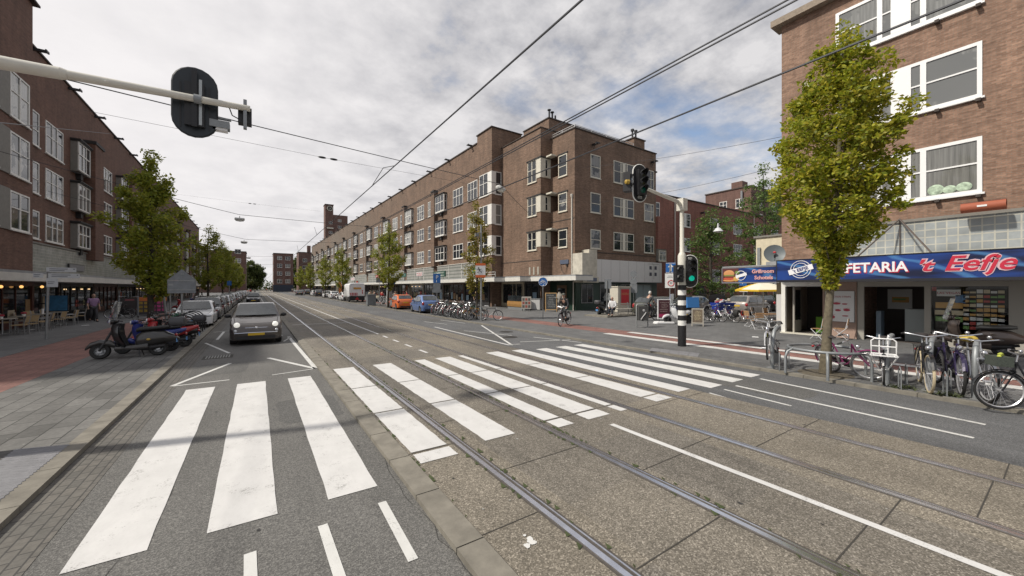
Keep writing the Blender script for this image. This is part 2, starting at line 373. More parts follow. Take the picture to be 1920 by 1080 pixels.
# left pavement with a parking bay let into it
strip('pavement', -4.5, -2.22, Y0, 26.6, SW, slab_l, 0.2)
strip('parking_bay', -4.15, -2.22, 26.6, Y1, 0.012, bay_m)
strip('pavement', -4.5, -4.15, 26.6, Y1, SW, slab_l, 0.2)
strip('cycle_path', -6.75, -4.5, Y0, Y1, SW - 0.01, redp, 0.2)
strip('pavement', -60, -6.75, Y0, Y1, SW, slab_r, 0.2)
# right pavement: bay between kerb and pavement from Y 30 on; the side street mouth is one raised pavement
strip('pavement', 11.62, 14.2, Y0, 30.0, SW, slab_r, 0.2)
strip('parking_bay', 11.62, 13.95, 30.0, Y1, 0.03, bay_m)
strip('pavement', 13.95, 14.2, 30.0, Y1, SW, slab_r, 0.2)
strip('cycle_path', 14.2, 15.7, Y0, Y1, SW - 0.01, redp, 0.2)
strip('pavement', 15.7, 26.0, Y0, Y1, SW, slab_r, 0.2)
strip('pavement', 26.0, 160, 24.6, 29, SW, slab_r, 0.2)
strip('pavement', 26.0, 160, Y0, 10.8, SW, slab_r, 0.2)
strip('side_street', 26.0, 160, 10.8, 24.6, SW - 0.02, bay_m, 0.2)
# rails: polished head, groove and rusty flank
for i, x in enumerate((2.41, 3.845, 5.76, 7.195)):
    b = MB()
    b.box(x - 0.036, x + 0.022, Y0, Y1, 0.0, 0.041, 0); b.box(x + 0.024, x + 0.062, Y0, Y1, 0.0, 0.033, 1); b.box(x + 0.062, x + 0.078, Y0, Y1, 0.0, 0.038, 0)
    b.box(x - 0.065, x - 0.036, Y0, Y1, 0, 0.034, 1); b.box(x + 0.078, x + 0.105, Y0, Y1, 0, 0.034, 1)
    o = struct('tram_rail', b, [steel, rust])
b = MB(); rnd = random.Random(4)
for x0, x1, off in ((1.68, 2.34, 0), (2.52, 3.78, 0.9), (3.95, 4.8, 0), (4.9, 5.69, 0), (5.87, 7.13, -0.5), (7.3, 8.0, -0.5)):
    y = -4.85 + off
    while y < 110:
        yy = y + rnd.uniform(-0.05, 0.05); b.quad((x0, yy, 0.034), (x1, yy + 0.01, 0.034), (x1, yy + 0.022, 0.034), (x0, yy + 0.012, 0.034)); y += 1.985 if y < 30 else 3.97
struct('slab_joint', b, joint)
# thin weedy lines beside the near rails
b = MB()
for x in (2.335, 2.525, 3.77, 3.96, 1.695):
    for i in range(70):
        y = rnd.uniform(-2, 16); s = rnd.uniform(0.01, 0.035); xx = x + rnd.gauss(0, 0.012)
        b.add([(xx - s, y, 0.037), (xx + s, y + rnd.uniform(-.02, .02), 0.04), (xx, y + s * 2.2, 0.045 + s * .6)], [(0, 1, 2)])
o = b.build('weeds', weed, None, 0); o['kind'] = 'stuff'

def paint(name, quads, mat):
    b = MB()
    for q in quads: b.add(q, [tuple(range(len(q)))])
    return struct(name, b, mat)
def stripe(x0, x1, y0, y1, z, rag=0.006):
    """a stripe with slightly uneven edges"""
    r = random.Random(int(x0 * 977 + y0)); n = 16; L = []; Rr = []
    for i in range(n + 1):
        y = y0 + (y1 - y0) * i / n; L.append((x0 + r.uniform(-rag, rag), y, z)); Rr.append((x1 + r.uniform(-rag, rag), y, z))
    return L + Rr[::-1]
zl = 0.006; zt = 0.0365
for (a, c) in ((-1.31, -0.8), (-0.39, 0.17), (0.64, 1.15)): paint('zebra_marking', [stripe(a, c, 4.52, 11.1, zl)], white)
for (a, c) in ((1.74, 2.26), (2.79, 3.31), (4.03, 4.36), (4.7, 5.22), (5.5, 5.68), (6.55, 7.05), (7.4, 7.62)):
    qs = []; yj = 4.85
    for (p, q) in ((4.72, 5.04), (5.1, 7.03), (7.08, 9.02), (9.07, 11.5)):
        qs.append(stripe(a, c, p, q, zt))
    if a == 2.79: qs = [stripe(a, c, 4.9, 7.03, zt), stripe(a, c, 7.08, 9.02, zt), stripe(a, c, 9.07, 11.5, zt)]
    if a == 1.74: qs = [stripe(a, min(c, 2.33), 4.72, 5.02, zt)] + qs[1:]
    if a == 7.4: qs = [stripe(7.7, 7.98, 4.9, 11.4, zt), stripe(7.4, 7.66, 4.9, 11.4, zt)] if False else [stripe(7.55, 7.99, 4.9, 11.4, zt)]
    paint('zebra_marking', qs, white)
for i, (a, c) in enumerate(((8.55, 9.05), (9.5, 10.02), (10.42, 10.92))): paint('zebra_marking', [stripe(a, c, 4.75, 11.3, zl)], white if i != 1 else white_w)
# cycle crossing lines over the side street mouth
paint('cycle_marking', [stripe(13.75, 14.2, 0.5, 12.9, SW + 0.006)], white_w)
paint('cycle_marking', [stripe(15.1, 15.5, 0.5, 12.6, SW + 0.006)], white_w)
# lines between the tracks
paint('line_marking', [stripe(4.80, 4.90, -3, 4.35, zt, 0.004)], white)
qs = [stripe(4.82, 4.92, y, y + 0.75, zt, 0.004) for y in (12.6, 14.2, 15.8, 17.4)] + [stripe(4.82, 4.92, 19.0, 200, zt, 0.004)]
paint('line_marking', qs, white)
def line(pts, w, z=zl, mat=white_w, name='line_marking'):
    """a painted line along surveyed ground points"""
    qs = []; P = [G(x, y, z) for x, y in pts]
    for a, c in zip(P, P[1:]):
        d = (c - a).normalized(); n = Vector((-d.y, d.x, 0)) * w / 2; qs.append([a - n, c - n, c + n, a + n])
    return paint(name, qs, mat)
line([(322, 724), (432, 681)], 0.1); line([(324, 724), (430, 712)], 0.07)
line([(385, 643), (430, 662)], 0.09); line([(407, 637), (420, 622)], 0.1); line([(400, 623), (432, 620)], 0.08)
line([(503, 671), (592, 691), (541, 631)], 0.12); line([(510, 703), (592, 691)], 0.06); line([(532, 640), (545, 632)], 0.07)
line([(527, 630), (523, 620)], 0.12); line([(500, 575), (488, 558)], 0.1)
line([(470, 1090), (469, 1036)], 0.09); line([(640, 1090), (605, 984)], 0.085); line([(775, 1050), (716, 941)], 0.085)
line([(1425, 710), (1848, 796)], 0.1); line([(1380, 723), (1826, 821)], 0.09); line([(1358, 730), (1484, 761)], 0.07); line([(1330, 736.5), (1400, 757)], 0.06)
line([(815, 613), (955, 647)], 0.11, mat=white); line([(903, 610), (960, 647)], 0.1); line([(955, 646), (975, 645)], 0.08)
line([(795, 603), (838, 608)], 0.08); line([(826, 600), (872, 606)], 0.08); line([(870, 620), (960, 629)], 0.07); line([(975, 641), (1070, 637)], 0.08); line([(1000, 632), (1090, 642)], 0.08)
line([(548, 609), (652, 605)], 0.14, zt)
# metal and stone fittings in the road
b = MB(); p = G(409, 669, 0.006)
for i in range(9): b.box(p.x - 0.32 + i * 0.075, p.x - 0.285 + i * 0.075, p.y - 0.28, p.y + 0.28, 0.004, 0.012)
b.box(p.x - 0.4, p.x + 0.4, p.y - 0.33, p.y + 0.33, 0.001, 0.006, 1)
struct('drain_grate', b, [M('grey iron', (0.22, 0.22, 0.21), 0.6, 0.4), joint])
for q in ((956, 632), (949, 622), (668, 583)):
    p = G(*q, 0.006); b = MB(); b.lathe([(0, 0.004), (0.33, 0.004), (0.36, -0.004)], p, n=24); struct('manhole_cover', b, M('iron cover', (0.045, 0.043, 0.04), 0.6, 0.4, var=0.4, scale=30))
# repairs, cracks and stains in the carriageway
patch = asphalt_mat('asphalt patch', (0.068, 0.067, 0.065), (0.16, 0.158, 0.15), 0.15); crack = M('crack', (0.02, 0.02, 0.019), 0.95); stain = M('old oil stain', (0.035, 0.034, 0.033), 0.6, var=.4, scale=6)
for (x0, x1, y0, y1) in ((-1.5, -.2, 12.6, 14.4), (.3, 1.35, 7.4, 9.0), (9.0, 10.3, 3.2, 6.4), (8.4, 9.3, 14, 19), (-1.2, .1, 25, 29), (9.6, 11.2, 24, 27)):
    r5 = random.Random(int(x0 * 31 + y0)); b = MB(); k5 = 20; b.add([((x0 + x1) / 2 + (x1 - x0) / 2 * math.copysign(abs(math.cos(a)) ** .35, math.cos(a)) * r5.uniform(.93, 1.03), (y0 + y1) / 2 + (y1 - y0) / 2 * math.copysign(abs(math.sin(a)) ** .35, math.sin(a)) * r5.uniform(.95, 1.03), .0025) for a in [2 * math.pi * i / k5 for i in range(k5)]], [tuple(range(k5))]); struct('asphalt_patch', b, patch)
b = MB(); r5 = random.Random(12)
for (x, y, dx, dy, n5) in ((-1.0, 3.0, .01, .22, 12), (1.36, 1.5, .0, .22, 60), (9.2, 1.5, .04, .2, 50), (10.8, 8, -.02, .2, 40), (.0, 9, .12, .1, 14), (8.1, 2, .005, .2, 80), (-.6, 15, .06, .2, 22)):
    for i in range(n5):
        x2, y2 = x + dx + r5.gauss(0, .03), y + dy + r5.gauss(0, .02); w5 = r5.uniform(.001, .003); b.add([(x - w5, y, .0045), (x + w5, y, .0045), (x2 + w5, y2, .0045), (x2 - w5, y2, .0045)], [(0, 1, 2, 3)]); x, y = x2, y2
struct('road_crack', b, crack)
b = MB()
for i in range(130):
    lane = r5.choice((0, 0, 1, 2)); x = r5.gauss(-.2, .6) if lane == 0 else r5.gauss(9.8, .6) if lane == 1 else r5.uniform(1.9, 7.8); y = r5.uniform(1.2, 24); s5 = r5.uniform(.006, .022); z = .0047 if lane < 2 else .0345
    b.add([(x + s5 * math.cos(a) * r5.uniform(.6, 1.2), y + s5 * math.sin(a) * r5.uniform(.8, 2), z) for a in [k * .9 for k in range(7)]], [tuple(range(7))])
struct('road_stain', b, stain)
b = MB(); r5 = random.Random(3)
for i in range(90):
    x, y = r5.choice(((r5.uniform(-4.4, -2.2), r5.uniform(2, 15)), (r5.uniform(1.8, 7.9), r5.uniform(1, 12)), (r5.uniform(11.8, 14), r5.uniform(0, 12)))); z = .036 if 1.7 < x < 8 else SW + .003; s5 = r5.uniform(.008, .022); b.add([(x + s5 * math.cos(k), y + s5 * math.sin(k), z) for k in range(6)], [tuple(range(6))])
struct('chewing_gum_spots', b, M('pale spots', (.33, .33, .31), .9))
b = MB(); p5 = G(992, 1013, .036); 
for i in range(7): s5 = r5.uniform(.015, .05); x, y = p5.x + r5.gauss(0, .04), p5.y + r5.gauss(0, .04); b.add([(x + s5 * math.cos(k) * r5.uniform(.6, 1.2), y + s5 * math.sin(k) * r5.uniform(.6, 1.2), .0362 + i * .0004) for k in range(6)], [tuple(range(6))])
struct('bird_dropping', b, M('chalky white', (.6, .6, .58), .9))
# tactile paving
b = MB(); tp = [G(*q, SW + 0.004) for q in ((130, 833), (-60, 985), (-160, 985), (30, 842))]
b.add(tp, [(0, 1, 2, 3)])
for i in range(22):
    for j in range(26):
        u, v = (i + .5) / 22, (j + .5) / 26; q = (tp[0] * (1 - v) + tp[1] * v) * (1 - u) + (tp[3] * (1 - v) + tp[2] * v) * u
        b.lathe([(0.0, 0.006), (0.022, 0.005), (0.03, 0)], q, n=6)
struct('tactile_paving', b, M('ribbed grey tiles', (0.19, 0.19, 0.2), 0.85, var=0.2, scale=8))
b = MB()
for i in range(5): b.quad(G(1222 + i * 18, 652 + i * 2, SW + .004), G(1240 + i * 18, 654 + i * 2, SW + .004), G(1236 + i * 18, 660 + i * 2.3, SW + .004), G(1217 + i * 18, 657.7 + i * 2.3, SW + .004))
struct('tactile_paving', b, M('ribbed grey tiles', (0.19, 0.19, 0.2), 0.85))
# sandy tree pit, litter and gutter grit on the near right pavement
b = MB(); b.lathe([(0, 0.03), (0.35, 0.02), (0.55, 0.006), (0.62, -0.01)], (12.13, 3.76, SW), n=28); struct('tree_pit', b, soil, 40)
b = MB()
for c in ((11.75, 2.35), (11.8, 1.55), (11.72, 1.7), (11.9, 2.2), (-2.6, 26.0)):
    for i in range(60):
        a = rnd.uniform(0, 6.28); l = rnd.uniform(0.04, 0.16); x, y = c[0] + rnd.gauss(0, .07), c[1] + rnd.gauss(0, .1); d = Vector((math.cos(a), math.sin(a), 0)) * l; s = Vector((-d.y, d.x, 0)) * 0.12
        b.add([Vector((x, y, SW)) - s, Vector((x, y, SW)) + s, Vector((x, y, SW + l * .55)) + d], [(0, 1, 2)])
o = b.build('weeds', weed, None, 0); o['kind'] = 'stuff'
b = MB()
for i in range(240):
    y = rnd.uniform(-1, 7); x = 11.75 + abs(rnd.gauss(0, 0.35)); s = rnd.uniform(0.008, 0.03); a = rnd.uniform(0, 3)
    d = Vector((math.cos(a), math.sin(a), 0)) * s; b.add([Vector((x, y, SW + .006)) - d, Vector((x, y, SW + .012)) + Vector((-d.y, d.x, 0)), Vector((x, y, SW + .008)) + d], [(0, 1, 2)])
o = b.build('leaf_litter', M('leaf litter', (0.2, 0.15, 0.07), 0.9, var=0.5, scale=30), None, 0); o['kind'] = 'stuff'
# bits of paper lying about
paper = M('paper', (0.75, 0.75, 0.74), 0.8)
for (q, s, lb) in (((1416, 632), 0.3, 'white sheet of paper lying on the pavement before the snack bar'), ((843, 593), 0.5, 'crumpled white plastic bag on the kerb by the long bicycle rack'),
                   ((60, 618), 0.3, 'white sheet of paper lying under the cafe terrace edge'), ((160, 610), 0.3, 'white sheet of paper lying on the left pavement near the walking man')):
    p = G(*q, SW + 0.006); b = MB(); n = 6
    for i in range(n):
        for j in range(n):
            f = lambda a, c: (s * (a / n - .5), s * .8 * (c / n - .5), (0.13 if 'bag' in lb else 0.008) * abs(math.sin(a * 2.1 + c * 1.3)))
            b.add([f(i, j), f(i + 1, j), f(i + 1, j + 1), f(i, j + 1)], [(0, 1, 2, 3)])
    o = b.build('plastic_bag' if 'bag' in lb else 'paper_sheet', paper, None, 0, p, 0.4); tag(o, lb, 'litter')
# raised kerb island on the side street
p = G(1160, 594, SW); b = MB(); b.box(p.x - 1.4, p.x + 3.5, p.y - .15, p.y + 2.2, 0.0, SW + 0.1); struct('kerb_island', b, [conc])
# ================================================================ BUILDINGS
brick_c = brick_mat('brown brick', (0.135, 0.08, 0.052), (0.225, 0.138, 0.094), (0.15, 0.12, 0.095), 0.26, weather=.7)
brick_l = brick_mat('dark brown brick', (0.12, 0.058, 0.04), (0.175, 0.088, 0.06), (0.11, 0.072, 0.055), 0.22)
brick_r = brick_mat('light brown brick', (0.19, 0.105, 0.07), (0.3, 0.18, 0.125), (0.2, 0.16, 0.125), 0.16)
brick_red = brick_mat('red brick', (0.22, 0.085, 0.064), (0.275, 0.115, 0.086), (0.18, 0.1, 0.08), 0.2)
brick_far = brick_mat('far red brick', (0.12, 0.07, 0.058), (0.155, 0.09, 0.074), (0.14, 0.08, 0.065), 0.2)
frame_w = M('white window paint', (0.74, 0.73, 0.69), 0.5, var=0.08, scale=3)
frame_cream = M('cream window paint', (0.62, 0.59, 0.5), 0.55, var=0.1, scale=3)
panel_grey = M('grey panel', (0.2, 0.19, 0.17), 0.7, var=0.15)
black_cap = M('black bitumen cap', (0.03, 0.028, 0.028), 0.7, var=0.3)
coping = M('dark coping', (0.06, 0.048, 0.042), 0.8, var=0.3)
canopy_w = M('canopy fascia', (0.62, 0.61, 0.57), 0.6, var=0.12, scale=2)
canopy_top = M('canopy roofing', (0.27, 0.28, 0.29), 0.7, var=0.25, scale=2)
metal_dk = M('dark metal', (0.04, 0.04, 0.042), 0.45, 0.5)
metal_gr = M('galvanised metal', (0.26, 0.275, 0.285), 0.5, 0.4, var=0.15, scale=10)
shop_dark = M('dark shopfront', (0.03, 0.03, 0.032), 0.5, var=0.3, scale=3)
shop_green = M('dark green tiles', (0.018, 0.042, 0.03), 0.35, var=0.25, scale=4)
def glass_mat(name, dark, curtain, p):
    k = NT(name, 0.04); oi = k.n('ShaderNodeObjectInfo'); uv = wall_uv(k)
    mp = k.n('ShaderNodeMapping'); mp.inputs['Scale'].default_value = (9, 0.35, 1); k.link(uv, mp.inputs[0]); n = k.noise(mp.outputs[0], 1.5, 4)
    n2 = k.noise(uv, 0.9, 3)
    cur = k.scale(k.mix(1.0, (1, 1, 1), curtain), k.rng(n, 0.3, 0.7, 0.6, 1.15))
    a = k.n('ShaderNodeMath'); a.operation = 'ADD'; k.link(oi.outputs['Random'], a.inputs[0]); k.link(k.rng(n2, 0.3, 0.7, -0.25, 0.25), a.inputs[1])
    f = k.rng(a.outputs[0], 1 - p - 0.02, 1 - p + 0.02, 0, 1)
    k.b.inputs['Specular IOR Level'].default_value = 0.7
    bm_ = k.n('ShaderNodeBump'); bm_.inputs['Strength'].default_value = 0.05; bm_.inputs['Distance'].default_value = 0.02; k.link(n2, bm_.inputs['Height']); k.link(bm_.outputs[0], k.b.inputs['Normal'])
    return k.done(k.mix(f, dark, cur))
glass = glass_mat('window glass', (0.018, 0.022, 0.028), (0.2, 0.2, 0.19), 0.35)
glass_pale = glass_mat('window glass with net curtain', (0.05, 0.055, 0.06), (0.34, 0.34, 0.32), 0.6)
glass_net = glass_mat('window glass with grey blinds', (0.16, 0.165, 0.165), (0.24, 0.245, 0.24), 0.5)
shopglass = M('shop glass', (0.02, 0.024, 0.027), 0.05, var=0.6, scale=1.2)
clear = M('clear glass', (0.9, 0.95, 0.95), 0.02, 0, trans=1.0)

WT = {}
def win_mesh(style, w, h):
    """front faces -y, origin at the bottom middle of the opening"""
    key = (style, round(w, 2), round(h, 2))
    if key in WT: return WT[key]
    f = MB(); g = MB(); t = 0.12 if w > 4 else 0.085; d0, d1 = -0.05, 0.03
    def bar(x0, x1, z0, z1, a=d0, c=d1): f.box(x0, x1, a, c, z0, z1)
    x0, x1 = -w / 2, w / 2
    gy = -0.012
    if style in ('bay', 'baygrey'):
        q = 0.42; xa, xb = x0 + 0.0, x1 - 0.0
        tr = h * 0.56
        for zz in (0, tr - 0.03, h - t): f.box(xa, xb, -q - 0.05, -q + 0.03, zz, zz + t)
        for xx in (xa, xa + (xb - xa) * 0.36 - t / 2, xa + (xb - xa) * 0.64 - t / 2, xb - t): f.box(xx, xx + t, -q - 0.047, -q + 0.027, t, h - t)
        for s, xx in ((1, xa), (-1, xb)):
            if style == 'baygrey': f.box(min(xx, xx + s * .05), max(xx, xx + s * .05), -q + .031, .02, 0, h, 2); continue
            a, c = (xx, xx + 0.06) if s == 1 else (xx - 0.06, xx)
            for zz in (0, tr - 0.03, h - t): f.box(a, c, -q + 0.031, 0.02, zz, zz + t)
            for yy in (-q + 0.031, -0.06): f.box(a + .001, c - .001, yy, yy + 0.07, t, h - t)
            xg = xx + s * 0.03; g.quad((xg, -q + .1, t), (xg, -0.06, t), (xg, -0.06, h - t), (xg, -q + .1, h - t))
        f.box(xa - 0.06, xb + 0.06, -q - 0.12, 0.02, h + 0.001, h + 0.1, 1); f.box(xa - 0.12, xb + 0.12, -q - 0.18, 0.02, h + 0.101, h + 0.2, 1)
        f.box(xa, xb, -q - 0.05, 0.02, -0.1, -0.001, 0 if style == 'bay' else 2); f.box(-0.25, 0.25, -0.3, 0.02, -0.55, -0.1, 1)
        g.quad((xa + t, -q, t), (xb - t, -q, t), (xb - t, -q, h - t), (xa + t, -q, h - t))
        WT[key] = (f, g); return _wt(key, f, g)
    bar(x0, x1, 0, t); bar(x0, x1, h - t, h); bar(x0, x0 + t, t, h - t); bar(x1 - t, x1, t, h - t)
    f.box(x0 - 0.06, x1 + 0.06, -0.11, 0.02, -0.07, -0.001)
    if style == 'wide':
        tr = h * 0.55
        for c in (0.36, 0.64): bar(x0 + w * c - 0.05, x0 + w * c + 0.05, t, h - t, d0 - .004)
        bar(x0 + t, x0 + w * .36 - 0.05, tr, tr + 0.06, d0 + .004); bar(x0 + w * .36 + .05, x0 + w * .64 - .05, tr, tr + 0.06, d0 + .004); bar(x0 + w * .64 + .05, x1 - t, tr, tr + 0.06, d0 + .004)
    elif style == 'panel':        # two lights and a broad panel between two slits
        tr = h * 0.52
        ws = [0.37, 0.43, 0.57, 0.63]
        for a, c in ((0.33, 0.37), (0.43, 0.57), (0.63, 0.67)): bar(x0 + w * a, x0 + w * c, t, h - t, d0 - .004)
        for a, c in ((0, .33), (.37, .43), (.57, .63), (.67, 1)): bar(x0 + w * a + (t if a == 0 else 0), x0 + w * c - (t if c == 1 else 0), tr, tr + 0.055, d0 + .004)
    elif style == 'cross':
        tr = h * 0.58; bar(-0.035, 0.035, t, tr, d0 - .004); bar(x0 + t, x1 - t, tr, tr + 0.06, d0 + .004)
    elif style == 'cross3':
        tr = h * 0.55; c = x0 + w * 0.68; bar(c - 0.035, c + 0.035, t, h - t, d0 - .004); bar(x0 + t, c - .035, tr, tr + 0.06, d0 + .004); bar(c + .035, x1 - t, tr, tr + .06, d0 + .004)
    elif style == 'two':
        tr = h * 0.56; bar(-0.05, 0.05, t, h - t, d0 - .004); bar(x0 + t, -.05, tr, tr + 0.06, d0 + .004); bar(.05, x1 - t, tr, tr + .06, d0 + .004)
    elif style == 'single':
        tr = h * 0.45; bar(x0 + t, x1 - t, tr, tr + 0.06, d0 + .004)
    elif style == 'bars':
        n = max(3, int(w / 0.45))
        for i in range(1, n): bar(x0 + w * i / n - 0.025, x0 + w * i / n + 0.025, t, h - t, d0 - .004)
        bar(x0 + t, x1 - t, h * .6, h * .6 + .05, d0 + .004)
    g.quad((x0 + t, gy, t), (x1 - t, gy, t), (x1 - t, gy, h - t), (x0 + t, gy, h - t))
    return _wt(key, f, g)
def _wt(key, f, g):
    def me(mb, nm, mats):
        m = bpy.data.meshes.new(nm); m.from_pydata(mb.v, [], mb.f)
        for q in mats: m.materials.append(q)
        if len(mats) > 1: m.polygons.foreach_set('material_index', mb.m)
        bm = bmesh.new(); bm.from_mesh(m); bmesh.ops.recalc_face_normals(bm, faces=bm.faces); bm.to_mesh(m); bm.free()
        return m
    gm = me(g, 'pane', [glass])
    # single panes must look outwards
    WT[key] = (f, g, {}, gm); return WT[key]
def win(parent, style, w, h, loc, rot, fr=None, name='window', gl=None):
    k = win_mesh(style, w, h); fr = fr or frame_w; gl = gl or glass; ck = (fr.name, gl.name)
    if ck not in k[2]:
        f, g = k[0], k[1]; m = bpy.data.meshes.new(name); m.from_pydata(f.v, [], f.f)
        for q in (fr, black_cap, panel_grey): m.materials.append(q)
        m.polygons.foreach_set('material_index', f.m)
        bm = bmesh.new(); bm.from_mesh(m); bmesh.ops.recalc_face_normals(bm, faces=bm.faces); bm.to_mesh(m); bm.free()
        pm = k[3].copy(); pm.materials.clear(); pm.materials.append(gl); k[2][ck] = (m, pm)
    m, pm = k[2][ck]
    o = place(name, m, parent, loc, rot); place('pane', pm, o); return o
WEST, SOUTH, EAST = R(-90), 0.0, R(90)               # which way a window looks
def shopfront(parent, rot, u0, u1, face, zt, kind, frame, seed, zb=None):
    """a shop front between two positions along a wall; face = wall plane; returns the frame part. rot WEST: along y at x=face; EAST likewise; SOUTH: along x"""
    r = random.Random(seed); zb = SW if zb is None else zb; w = abs(u1 - u0); c = (u0 + u1) / 2
    loc = (face, c, 0) if rot != SOUTH else (c, face, 0)
    f = MB(); g = MB(); x0, x1 = -w / 2, w / 2; t = 0.08
    f.box(x0, x1, -0.1, 0.02, zt - 0.25, zt); f.box(x0, x0 + 0.22, -0.12, 0.02, zb, zt - .25); f.box(x1 - 0.22, x1, -0.12, 0.02, zb, zt - .25)
    door = r.choice((0.22, 0.5, 0.78)); dx = x0 + w * door
    f.box(x0 + .22, dx - 0.55, -0.09, 0.02, zb, zb + 0.45); f.box(dx + 0.55, x1 - .22, -0.09, 0.02, zb, zb + 0.45)
    for q in (dx - 0.55, dx + 0.55): f.box(q - t / 2, q + t / 2, -0.08, 0.02, zb + (.45 if abs(q - dx) > 9 else 0), zt - .25)
    n = int(w / 1.6)
    for i in range(1, n):
        q = x0 + w * i / n
        if abs(q - dx) > 0.75: f.box(q - .025, q + .025, -0.07, 0.02, zb + .45, zt - .25)
    g.quad((x0 + .22, -0.03, zb + .05), (x1 - .22, -0.03, zb + .05), (x1 - .22, -0.03, zt - .25), (x0 + .22, -0.03, zt - .25))
    o = f.build('shop_window', frame, parent, 0, loc, rot); p = g.build('pane', shopglass, o, 0)
    # goods and posters behind the glass read as soft patches on its face
    q = MB(); cols = [M('shop goods %s' % nm, cc, 0.5) for nm, cc in (('cream', (0.5, 0.43, 0.32)), ('brown', (0.28, 0.17, 0.08)), ('red', (0.4, 0.06, 0.05)), ('pale blue', (0.25, 0.36, 0.46)), ('olive', (0.2, 0.21, 0.1)))]
    x = x0 + .4
    while x < x1 - .6:
        ww = r.uniform(.25, .8)
        if abs(x + ww / 2 - dx) > .9 and r.random() < .75:
            z0 = zb + .5 + r.uniform(0, .3); q.box(x, x + ww, -0.045, -0.031, z0, z0 + r.uniform(.3, 1.0), r.randrange(5))
        x += ww + r.uniform(.05, .4)
    if q.v: q.build('window_display', cols, o, 0)
    if seed % 3 == 0:
        q = MB(); x = x0 + .8
        while x < x1 - .8: q.box(x, x + .5, -.05, -.031, zt - .5, zt - .42); x += 1.7
        q.build('shop_lamp', M('lit shop lamp', (.8, .6, .35), .5, emit=(1, .68, .35), es=.9), o, 0)
    return o
def canopy(parent, pts, z0, z1, name='canopy'):
    """flat concrete canopy over the shops: fascia, set back roofing and soffit"""
    b = MB(); b.poly(pts, z0, z1 - 0.12)
    cx = sum(p[0] for p in pts) / len(pts); cy = sum(p[1] for p in pts) / len(pts)
    o = b.build(name, canopy_w, parent, 0)
    b = MB(); b.poly([(p[0] + (0.03 if p[0] < cx else -.03), p[1] + (0.03 if p[1] < cy else -.03)) for p in pts], z1 - 0.118, z1); b.build('canopy_roofing', canopy_top, o, 0)
    return o
blockglass = None
def glassblocks(name, cell, bar, cg, cb):
    k = NT(name, 0.25); uv = wall_uv(k); br = k.n('ShaderNodeTexBrick'); k.link(uv, br.inputs['Vector']); br.offset = 0.0; br.inputs['Scale'].default_value = 1
    br.inputs['Brick Width'].default_value = cell; br.inputs['Row Height'].default_value = cell; br.inputs['Mortar Size'].default_value = bar
    br.inputs['Color1'].default_value = (*cg, 1); br.inputs['Color2'].default_value = (*[q * .8 for q in cg], 1); br.inputs['Mortar'].default_value = (*cb, 1)
    c = k.scale(br.outputs[0], k.rng(k.noise(uv, 1.2, 4), .3, .7, .75, 1.2)); k.bump(br.outputs['Fac'], -0.6, 0.02)
    return k.done(c)
band_m = glassblocks('glass block band', 0.2, 0.014, (0.3, 0.315, 0.3), (0.42, 0.42, 0.38))
louver = NT('grey louvre band', 0.6)
_uv = wall_uv(louver); _mp = louver.n('ShaderNodeMapping'); _mp.inputs['Scale'].default_value = (0, 1, 1); louver.link(_uv, _mp.inputs[0])
_br = louver.n('ShaderNodeTexBrick'); louver.link(_mp.outputs[0], _br.inputs['Vector']); _br.inputs['Scale'].default_value = 1; _br.inputs['Brick Width'].default_value = 50; _br.inputs['Row Height'].default_value = 0.22; _br.inputs['Mortar Size'].default_value = 0.03
_br.inputs['Color1'].default_value = _br.inputs['Color2'].default_value = (0.16, 0.17, 0.155, 1); _br.inputs['Mortar'].default_value = (0.3, 0.3, 0.28, 1)
louver_m = louver.done(louver.scale(_br.outputs[0], louver.rng(louver.noise(_uv, 1.0, 4), .3, .7, .8, 1.15)))

ROWS = ((13.18, 15.47), (9.7, 11.68), (6.14, 8.04))
# ---------------------------------------------------------------- long corner block on the far side of the street
cb = thing('apartment_block', 'long brown brick apartment block with stepped corner and shops under a pale canopy', 'building', (22.5, 38.1, 0), R(1.01))
b = MB()
b.poly([(0, 0.001), (14, 0.001), (14, 150), (0, 150)], 0, 19.84)
b.poly([(0, 0.001), (4.2, 0.001), (4.2, 3.4), (0, 3.4)], 19.841, 20.75)
b.poly([(1.33, -7.3), (15.3, -7.3), (15.3, 0), (1.33, 0)], 0, 18.5)
b.poly([(2.58, -10.9), (15.3, -10.9), (15.3, -8.5), (2.58, -8.5)], 0, 17.5)
b.poly([(3.8, -8.499), (15.3, -8.499), (15.3, -7.301), (3.8, -7.301)], 0, 17.5)
for z0, z1 in ((0, 6.45), (8.1, 10.0), (11.75, 13.5), (15.5, 17.5)): b.box(2.58, 3.799, -8.499, -7.301, z0, z1)
for z0, z1 in ((15.9, 16.3),): pass
wall = b.build('wall', brick_c, cb, 0)
b = MB(); b.poly([(4.5, -4.8), (18.2, -4.8), (18.2, -0.05), (4.5, -0.05)], 18.5, 21.15); ph = b.build('roof_storey', brick_c, cb, 0)
b = MB(); b.box(13.1, 15.0, -9.6, -8.2, 17.5, 19.3); b.box(13.0, 15.1, -9.7, -8.1, 19.3, 19.42, 1); ch = b.build('chimney', [brick_c, coping], cb, 0)
b = MB()
for x, y in ((13.7, -8.9), (14.3, -8.9)): b.cyl((x, y, 19.42), (x, y, 20.6), 0.1, n=8); b.lathe([(0, .25), (.2, .22), (.2, 0), (0, 0)], (x, y, 20.45), n=8)
b.build('flue', metal_dk, ch)
b = MB()
for i, h in enumerate((1.15, 1.0, .75)):
    x = 4.9 + i * 0.45; b.cyl((x, -4.4, 21.15), (x, -4.4, 21.15 + h), 0.1, n=8)
    if i < 2: b.lathe([(0, .15), (.22, .1), (.2, 0), (0, 0)], (x, -4.4, 21.1 + h), n=8)
b.build('flue', metal_dk, ph)
b = MB()
